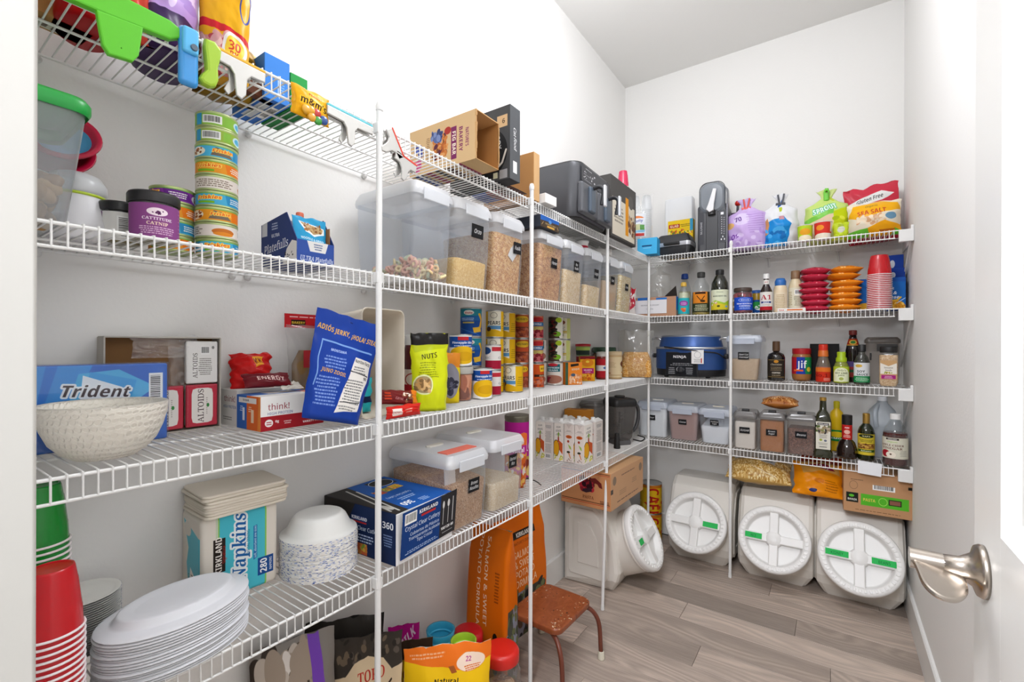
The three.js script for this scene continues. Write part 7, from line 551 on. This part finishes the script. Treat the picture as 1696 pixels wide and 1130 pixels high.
{ // dual drawer air fryer, front towards the room
  const t = thing('air_fryer', 'large dark grey two-drawer air fryer with silver handles', 'air fryer', -1.075, Y1, -2.06, PI / 2 + 0.03), g1 = mat('#4a4b4f', 0.38, { metalness: 0.2 }), g2 = mat('#3a3b3f', 0.3), W = 0.4, D = 0.25, H = 0.258;
  part(t, 'housing', stack([[W * 0.94, D * 0.9, 0.06, 0.006], [W * 0.98, D * 0.96, 0.06, 0.03], [W, D, 0.06, 0.1], [W, D, 0.06, 0.225], [W * 0.985, D * 0.97, 0.058, H - 0.008]]), g1); part(t, 'top_band', stack([[W * 0.985, D * 0.97, 0.058, H - 0.012], [W * 0.985, D * 0.97, 0.058, H - 0.003], [W * 0.95, D * 0.92, 0.055, H]]), mat('#141416', 0.3)); part(t, 'base', stack([[W * 0.9, D * 0.84, 0.05, 0], [W * 0.94, D * 0.9, 0.055, 0.012]]), black); part(t, 'top_vent', cyl(0.05, 0.046, 0.012, -0.06, H - 0.002, 0, 28), mat('#c8c8ca', 0.35));
  const pn = lab(360, 130, '#3c3d41', [['l', 24, 12, 22, 1, 8, '#c8c8ca'], ['n', 5, '#d8d8da', 6, 8, 34, 30, 14], ['n', 5, '#d8d8da', 6, 8, 62, 30, 14], ['l', 22, 50, 30, 1, 8, '#9a9a9e'], ['l', 22, 82, 30, 1, 8, '#9a9a9e'], ['o', 44, 30, 2, 6, '#d8d8da'], ['o', 44, 70, 2, 6, '#d8d8da']]), p = part(t, 'control_panel', plate(W * 0.84, 0.075, pn), pm(pn, 'gloss')); p.position.set(0, 0.205, D / 2 + 0.0015);
  for (const s of [-1, 1]) { const dr = part(t, 'drawer', bx(0.178, 0.145, 0.03, s * 0.094, 0.088, D / 2 + 0.001, 0.012), mat('#54565b', 0.35)); part(dr, 'drawer_neck', bx(0.06, 0.12, 0.022, s * 0.094, 0.088, D / 2 + 0.02, 0.01), mat('#4b5866', 0.35)); part(dr, 'handle', tube([[s * 0.094, 0.14, D / 2 + 0.02], [s * 0.094, 0.145, D / 2 + 0.06], [s * 0.094, 0.13, D / 2 + 0.078], [s * 0.094, 0.06, D / 2 + 0.07]], 0.0095, 24, 10), mat('#2c2d30', 0.35)); part(dr, 'handle_trim', bx(0.024, 0.1, 0.012, s * 0.094, 0.098, D / 2 + 0.086, 0.005), mat('#d6d8dc', 0.3, { metalness: 0.5 })); } }
carton('appliance_carton', 'tall dark grey and cream appliance carton beyond the air fryer', -1.085, Y1, -2.49, 0.38, 0.328, 0.225, { pz: lab(340, 300, '#4c4a48', [['r', 6, 34, 88, 62, '#d8d0be'], ['r', 56, 22, 12, 66, '#e0951c'], ['o', 78, 26, 10, 12, '#5c5a58'], ['n', 40, '#a88a6a #c8a878 #6a4a3a', 6, 70, 50, 26, 34], ['l', 30, 46, 40, 5, 6, '#8a8478']]), all: '#4a4846' }, PI / 2, { r: 0.003 });
cups('#d02f56', ['topmost pink plastic cup standing on the appliance carton', 'pink plastic cup in the stack on the appliance carton'], -1.03, -2.62, Y1 + 0.3295, 3, 0.009, 0.034, 0.1, 'pink cups on the appliance carton');
{ const R = lab(200, 300, '#dfe2e6', [['o', 50, 26, 40, 16, '#e07a2a'], ['p', '6 20 94 20 88 44 12 44', '#e8eaf0'], ['t', 'Hefty', 50, 32, 15, '#2a3a9a', 'bold italic', -6], ['r', 8, 48, 30, 22, '#d0582a'], ['r', 38, 46, 26, 24, '#cfd0a0'], ['r', 64, 48, 28, 22, '#5a9a4a'], ['p', '4 72 96 70 92 80 8 82', '#8ac0dc'], ['r', 10, 84, 80, 12, '#c83a34']]), t = thing('cup_sleeve', 'tall clear sleeves of plastic cups with a printed band in the corner', 'cups', -1.09, Y1, -3.1, face(-1.09, -3.1)); const pc = glass('#f6f8fa', 0.86, 0.08); for (const s of [-1, 1]) { const L = []; for (let i = 0; i < 26; i++) L.push(lathe(`.03 ${0.02 + i * 0.0125} .036 ${0.03 + i * 0.0125} .0365 ${0.031 + i * 0.0125}`, 20).translate(s * 0.038, 0, 0)); L.push(lathe('.0365 .345 .028 .43 .024 .44 0 .44', 20).translate(s * 0.038, 0, 0)); part(t, 'nested_cups', merge(L), pc).userData.kind = 'stuff'; } part(t, 'clear_sleeve', bagGeo({ w: 0.17, h: 0.455, d: 0.085, s: 143, wr: 0.006 }, '#fff', '#fff'), glass('#ffffff', 0.95, 0.06)); const b = part(t, 'printed_band', bagGeo({ w: 0.11, h: 0.16, d: 0.012, s: 144, wr: 0.003 }, R, '#d8dce0'), [pm(R, 'gloss'), pm('#d8dce0', 'gloss')]); b.position.set(-0.02, 0.15, 0.042); }
carton('light_blue_box', 'light blue tissue box in the corner where the shelves meet', -0.99, Y1, -2.965, 0.125, 0.105, 0.09, { pz: lab(180, 150, '#49b4e8', [['r', 24, 44, 50, 8, '#1a3a6a'], ['l', 50, 60, 40, 1, 6, '#a8dcf4']]), all: '#3aa4da' }, 0.1);
// ---------- top shelf, back wall ----------
carton('white_bread_box', 'plain white carton at the back behind the yellow packet', -0.885, Y1, -3.31, 0.185, 0.44, 0.08, { all: '#e6e8ea' }, 0, { r: 0.008 });
carton('yellow_bag_box', 'bright yellow box of storage bags behind the black grill', -0.85, Y1 + 0.0, -3.215, 0.165, 0.262, 0.05, { pz: lab(240, 360, '#e8c21c', [['r', 4, 10, 44, 10, '#a8281c'], ['t', 'GLAD', 26, 15, 9, '#f4e8c0'], ['l', 72, 12, 44, 2, 4, '#6a5a14'], ['n', 40, '#c8702a #a84a1c #e8e0a0 #4a7a2a', 4, 4, 26, 92, 16], ['r', 88, 0, 12, 30, '#3a9ac0']]), all: '#d8b018' }, 0);
{ const t = thing('panini_grill', 'low black and silver panini grill at the left of the back shelf', 'grill', -0.855, Y1, -3.1, 0), W = 0.225, D = 0.17; part(t, 'base', stack([[W * 0.9, D * 0.9, 0.02, 0], [W * 0.96, D * 0.96, 0.025, 0.01], [W * 0.98, D * 0.98, 0.025, 0.05]]), mat('#26272a', 0.35)); part(t, 'silver_band', stack([[W, D, 0.026, 0.054], [W * 1.01, D * 1.01, 0.027, 0.06], [W * 1.01, D * 1.01, 0.027, 0.075], [W, D, 0.026, 0.08]]), mat('#b9bcc2', 0.3, { metalness: 0.6 })); part(t, 'lid', stack([[W, D, 0.026, 0.08], [W * 0.98, D * 0.98, 0.026, 0.09], [W * 0.84, D * 0.8, 0.024, 0.128], [W * 0.78, D * 0.7, 0.02, 0.134]]), mat('#2a2b2e', 0.35)); part(t, 'front_handle', bx(0.1, 0.02, 0.03, 0, 0.07, D / 2 + 0.008, 0.006), black); part(t, 'indicator', extrude('-.012 0 .012 0 0 .018', 0.003, 0.0006).rotateX(-0.5).translate(-0.03, 0.1, D / 2 - 0.012), mat('#c8c8c4', 0.4)); }
{ // frozen drink machine
  const t = thing('slush_machine', 'tall dark grey frozen drink machine with a clear tilted barrel', 'drink machine', -0.63, Y1, -3.18, 0.06), W = 0.175, D = 0.24, g = mat('#3c3d42', 0.35), g2 = mat('#2e2f33', 0.4);
  part(t, 'tower', stack([[W, D, 0.02, 0], [W, D, 0.02, 0.28], [W * 0.98, D * 0.98, 0.02, 0.29]]), g); part(t, 'drip_bay', bx(W * 0.4, 0.27, 0.012, 0, 0.14, D / 2 + 0.001, 0.004), g2); part(t, 'edge_trim', rod([W / 2 - 0.003, 0.004, D / 2 - 0.003], [W / 2 - 0.003, 0.285, D / 2 - 0.003], 0.004, 8), mat('#8a8b94', 0.3, { metalness: 0.6 }));
  const lp = lab(60, 240, '#46474c', [['t', 'SLUSHI', 50, 50, 12, '#c8c8ca', '', -90], ['n', 0, '#fff', 1, 0, 0, 1, 1]]), rp = lab(80, 240, '#4a4b50', [['r', 20, 6, 40, 8, '#e8e8ec'], ...[...Array(8)].map((_, i) => ['o', 34, 22 + i * 7, 7, 1.6, '#c8c8cc']), ['l', 66, 22, 30, 8, 7, '#8a8a90'], ['o', 50, 82, 8, 3, '#e0e0e4'], ['o', 30, 90, 8, 3, '#e0e0e4'], ['o', 72, 90, 8, 3, '#e0e0e4']]); for (const [R, x, w] of [[lp, -0.062, 0.03], [rp, 0.062, 0.042]]) { const p = part(t, 'control_strip', plate(w, 0.2, R), pm(R, 'gloss')); p.position.set(x, 0.15, D / 2 + 0.001); }
  const ring = (a, b, z) => rrect(a, b, 0.05, 0, 6).map(([x, , y]) => [x, z, -y]); const br = loft([ring(0.142, 0.19, -0.13), ring(0.146, 0.195, 0.06), ring(0.14, 0.185, 0.075), ring(0.12, 0.16, 0.085)], { bottom: true }); br.rotateX(PI / 2 + 0.02); br.translate(0, 0.335, 0.05); part(t, 'clear_barrel', br, glass('#aab2bb', 0.55, 0.15)); const rm = loft([ring(0.148, 0.198, 0.058), ring(0.152, 0.202, 0.062), ring(0.152, 0.202, 0.07), ring(0.146, 0.196, 0.072)], { bottom: false, top: false }).rotateX(PI / 2 + 0.02).translate(0, 0.335, 0.05); part(t, 'barrel_rim', rm, mat('#4a5058', 0.3)); part(t, 'back_cap', stack([[0.155, 0.13, 0.03, 0.285], [0.15, 0.13, 0.04, 0.42], [0.12, 0.12, 0.04, 0.44]]).translate(0, 0, -0.05), mat('#8a8c92', 0.4)); part(t, 'auger', lathe('0 -.1 .03 -.1 .045 -.04 .02 0 .045 .03 .02 .06 0 .07', 24).rotateX(PI / 2).translate(0, 0.335, 0.03), mat('#a8b2bc', 0.4)); part(t, 'pull_handle', extrude('-.01 .07 .01 .07 .016 -.02 .022 -.06 0 -.075 -.022 -.06 -.016 -.02', 0.018, 0.004).rotateZ(-0.22).translate(0.005, 0.31, 0.155), mat('#dcdcde', 0.3)); part(t, 'spigot', cyl(0.022, 0.02, 0.03, 0.0, 0.225, 0.13, 20), black); }
one('wooden_spoon', 'red ball topped dark pestle poking up beside the slush machine', 'utensil', merge([rod([0, 0.02, 0], [0.02, 0.33, 0], 0.008, 10), rod([0, 0, 0], [0, 0.03, 0], 0.02, 14)]), mat('#3a3440', 0.4), -0.535, Y1, -3.31, 0).add(Object.assign(put(new THREE.Mesh(new THREE.SphereGeometry(0.019, 18, 14).translate(0.02, 0.345, 0), mat('#d0281c', 0.3))), { name: 'red_ball' }));
carton('dark_purple_box', 'dark purple box standing behind the lavender tied bag', -0.49, Y1, -3.26, 0.11, 0.26, 0.1, { all: '#3a2c44', pz: lab(80, 160, '#4a3450', [['r', 0, 20, 60, 20, '#c02a80']]) }, 0.1);
function clipOn(t, color, y, w = 0.05) { part(t, 'closing_clip', merge([bx(w, 0.016, 0.014, 0, y, 0.012, 0.004), rod([-0.006, y, 0.016], [-0.014, y + 0.055, 0.02], 0.005, 8), rod([0.008, y, 0.016], [0.018, y + 0.058, 0.016], 0.005, 8)]), mat(color, 0.35)); }
{ const R = lab(260, 380, '#c6aadf', [['r', 0, 0, 100, 26, '#cdb4e4'], ['o', 40, 42, 20, 12, '#d8c8ea'], ['t', '70', 32, 42, 12, '#5a2a8c', 'bold', -8], ...[...Array(9)].map((_, i) => ['s', `${52 + i} ${34 + i * 4.4} 94 ${34 + i * 4.4}`, '#9a74c0', 0.8]), ['t', '70s', 16, 76, 14, '#6a2a9a', 'bold italic', -20], ['n', 16, '#b090d0 #d8c4ec', 6, 0, 60, 100, 36], ['o', 10, 52, 12, 6, '#e0b070']]), t = bag('popcorn_bag', 'lavender purple bag closed with a coral clip on the top back shelf', 'bag', { w: 0.22, h: 0.31, d: 0.13, kind: 'tied', s: 151, wr: 0.011 }, R, '#b698d4', -0.44, Y1, -3.13, 0.05); clipOn(t, '#e0524c', 0.252); }
{ const R = lab(240, 380, '#e2e3e6', [['p', '0 56 60 44 76 60 70 100 0 100', '#2088d0'], ['p', '0 54 14 46 16 74 0 80', '#c89060'], ['n', 18, '#1c6cb4 #4aa8e4', 7, 10, 64, 50, 32], ['p', '34 18 60 10 66 20 40 26', '#1f5fa8'], ['p', '44 26 56 26 52 36 46 36', '#b8c838'], ['r', 46, 44, 14, 6, '#c8909a']]), t = bag('chip_bag', 'white and bright blue bag pinched by a dark grey clip', 'bag', { w: 0.185, h: 0.315, d: 0.12, kind: 'tied', s: 152, wr: 0.013 }, R, '#d8d9dc', -0.262, Y1, -3.16, 0.15); clipOn(t, '#4a4c54', 0.255); part(t, 'side_strap', tube([[-0.1, 0.02, 0.02], [-0.115, 0.1, 0.03], [-0.1, 0.17, 0.02]], 0.003, 16, 6), black); }
{ const R = lab(260, 380, '#c9d98a', [['p', '0 20 100 10 100 40 60 46 0 56', '#c4dc78'], ['t', 'SPROUT', 46, 38, 13, '#e8f4ec', 'bold', -14, 56, '#5ab88a'], ['p', '0 54 66 40 66 48 0 64', '#7cc84a'], ['p', '10 62 66 48 64 84 0 96 0 70', '#e2c8a8'], ['p', '66 44 100 36 100 100 66 90', '#c4d414'], ['n', 10, '#d8e040 #a8bc14', 7, 68, 50, 30, 46], ['o', 82, 18, 8, 5, '#b8c83a']]), t = bag('salad_bag', 'pale lime bag closed with a bright green clip', 'bag', { w: 0.215, h: 0.305, d: 0.13, kind: 'tied', s: 153, wr: 0.01 }, R, '#b8cc5a', -0.036, Y1, -3.19, 0); part(t, 'closing_clip', extrude('-.012 -.02 .012 -.02 .016 .03 .01 .05 -.006 .052 -.014 .03', 0.016, 0.005, { hole: (() => { const h = new THREE.Path(); h.absarc(0.002, 0.03, 0.005, 0, 7, true); return h; })() }).translate(0.0, 0.262, 0.014), mat('#6ac42a', 0.4)); }
{ const R = lab(300, 300, '#cf3a4c', [['p', '8 26 70 12 92 20 70 28 12 36', '#eef0ee'], ['t', 'Gluten Free', 46, 24, 9, '#4a4a4a', 'bold italic', -9], ['n', 16, '#b02c3e #e0586a', 7, 0, 36, 100, 40]]); const b = bag('gluten_free_bag', 'large red bag with a white ribbon reading Gluten Free at the back', 'bag', { w: 0.25, h: 0.325, d: 0.08, kind: 'pouch', s: 154, wr: 0.012 }, R, '#b8303f', 0.188, Y1, -3.315, 0); b.rotation.z = 0.06;
  const Q = lab(320, 240, '#e8ddc8', [['p', '0 40 12 8 60 0 94 10 100 30 70 36 20 50', '#f0b01c'], ['t', 'Organic', 46, 14, 9, '#5a5a3a', 'italic'], ['t', 'SEA SALT', 46, 32, 17, '#c2402a', 'bold', -3], ['n', 40, '#e0c0a0 #f0dcc0 #d8a880', 8, 20, 44, 50, 22], ['p', '0 84 40 76 40 100 0 100', '#6cc43a'], ['p', '40 76 70 60 100 74 100 100 40 100', '#f0a818'], ['p', '88 82 100 92 100 100 80 100', '#58b834'], ['o', 82, 48, 10, 10, '#6a94b0'], ['r', 60, 84, 28, 6, '#b8681a']]); bag('tortilla_chip_bag', 'rounded yellow and cream sea salt chip bag in front of the red bag', 'bag', { w: 0.235, h: 0.185, d: 0.13, s: 155, wr: 0.007 }, Q, '#d8c49a', 0.176, Y1 + 0.004, -3.16, -0.05); }
{ const cup = (L, x, z, r, h, bg, o) => { const R = lab(220, 160, bg, o), t = thing('snack_cup', L, 'cup', x, Y1, z, face(x, z)); part(t, 'cup_wall', wrap(r * 0.9, r, 0.002, h, R, 2 * PI, 32), pm(R, 'card')); part(t, 'cup_bottom', lathe(`0 .001 ${r * 0.9} .001 ${r * 0.905} .004 0 .004`, 28), white); part(t, 'foil_lid', lathe(`${r * 0.99} ${h - 0.002} ${r * 1.04} ${h} ${r * 1.03} ${h + 0.003} 0 ${h + 0.001}`, 28), mat('#dcd8d0', 0.35)); };
  cup('lime green paper snack cup at the edge of the top back shelf', -0.133, -3.06, 0.037, 0.085, '#b4cf2c', [['o', 50, 44, 13, 22, '#e0a02a'], ['o', 50, 86, 18, 20, '#e8dcc0'], ['o', 0, 60, 10, 18, '#e0a02a']]); cup('red paper snack cup next to the lime green snack cup', -0.05, -3.065, 0.041, 0.092, '#d2352c', [['o', 44, 34, 8, 16, '#e8902a'], ['r', 66, 0, 10, 60, '#ecd8d4'], ['o', 50, 86, 22, 18, '#e8dcc8'], ['r', 60, 70, 12, 30, '#ece0dc']]); }
bag('lime_pouch', 'small lime pouch at the shelf edge beside the red snack cup', 'pouch', { w: 0.068, h: 0.08, d: 0.04, kind: 'pouch', s: 156 }, lab(90, 100, '#b8cc2c', [['o', 50, 50, 26, 22, '#c8c8b8'], ['l', 50, 14, 50, 2, 9, '#6a7a1c']]), '#a8bc20', 0.032, Y1, -3.05, 0);

renderer.render(scene, camera);
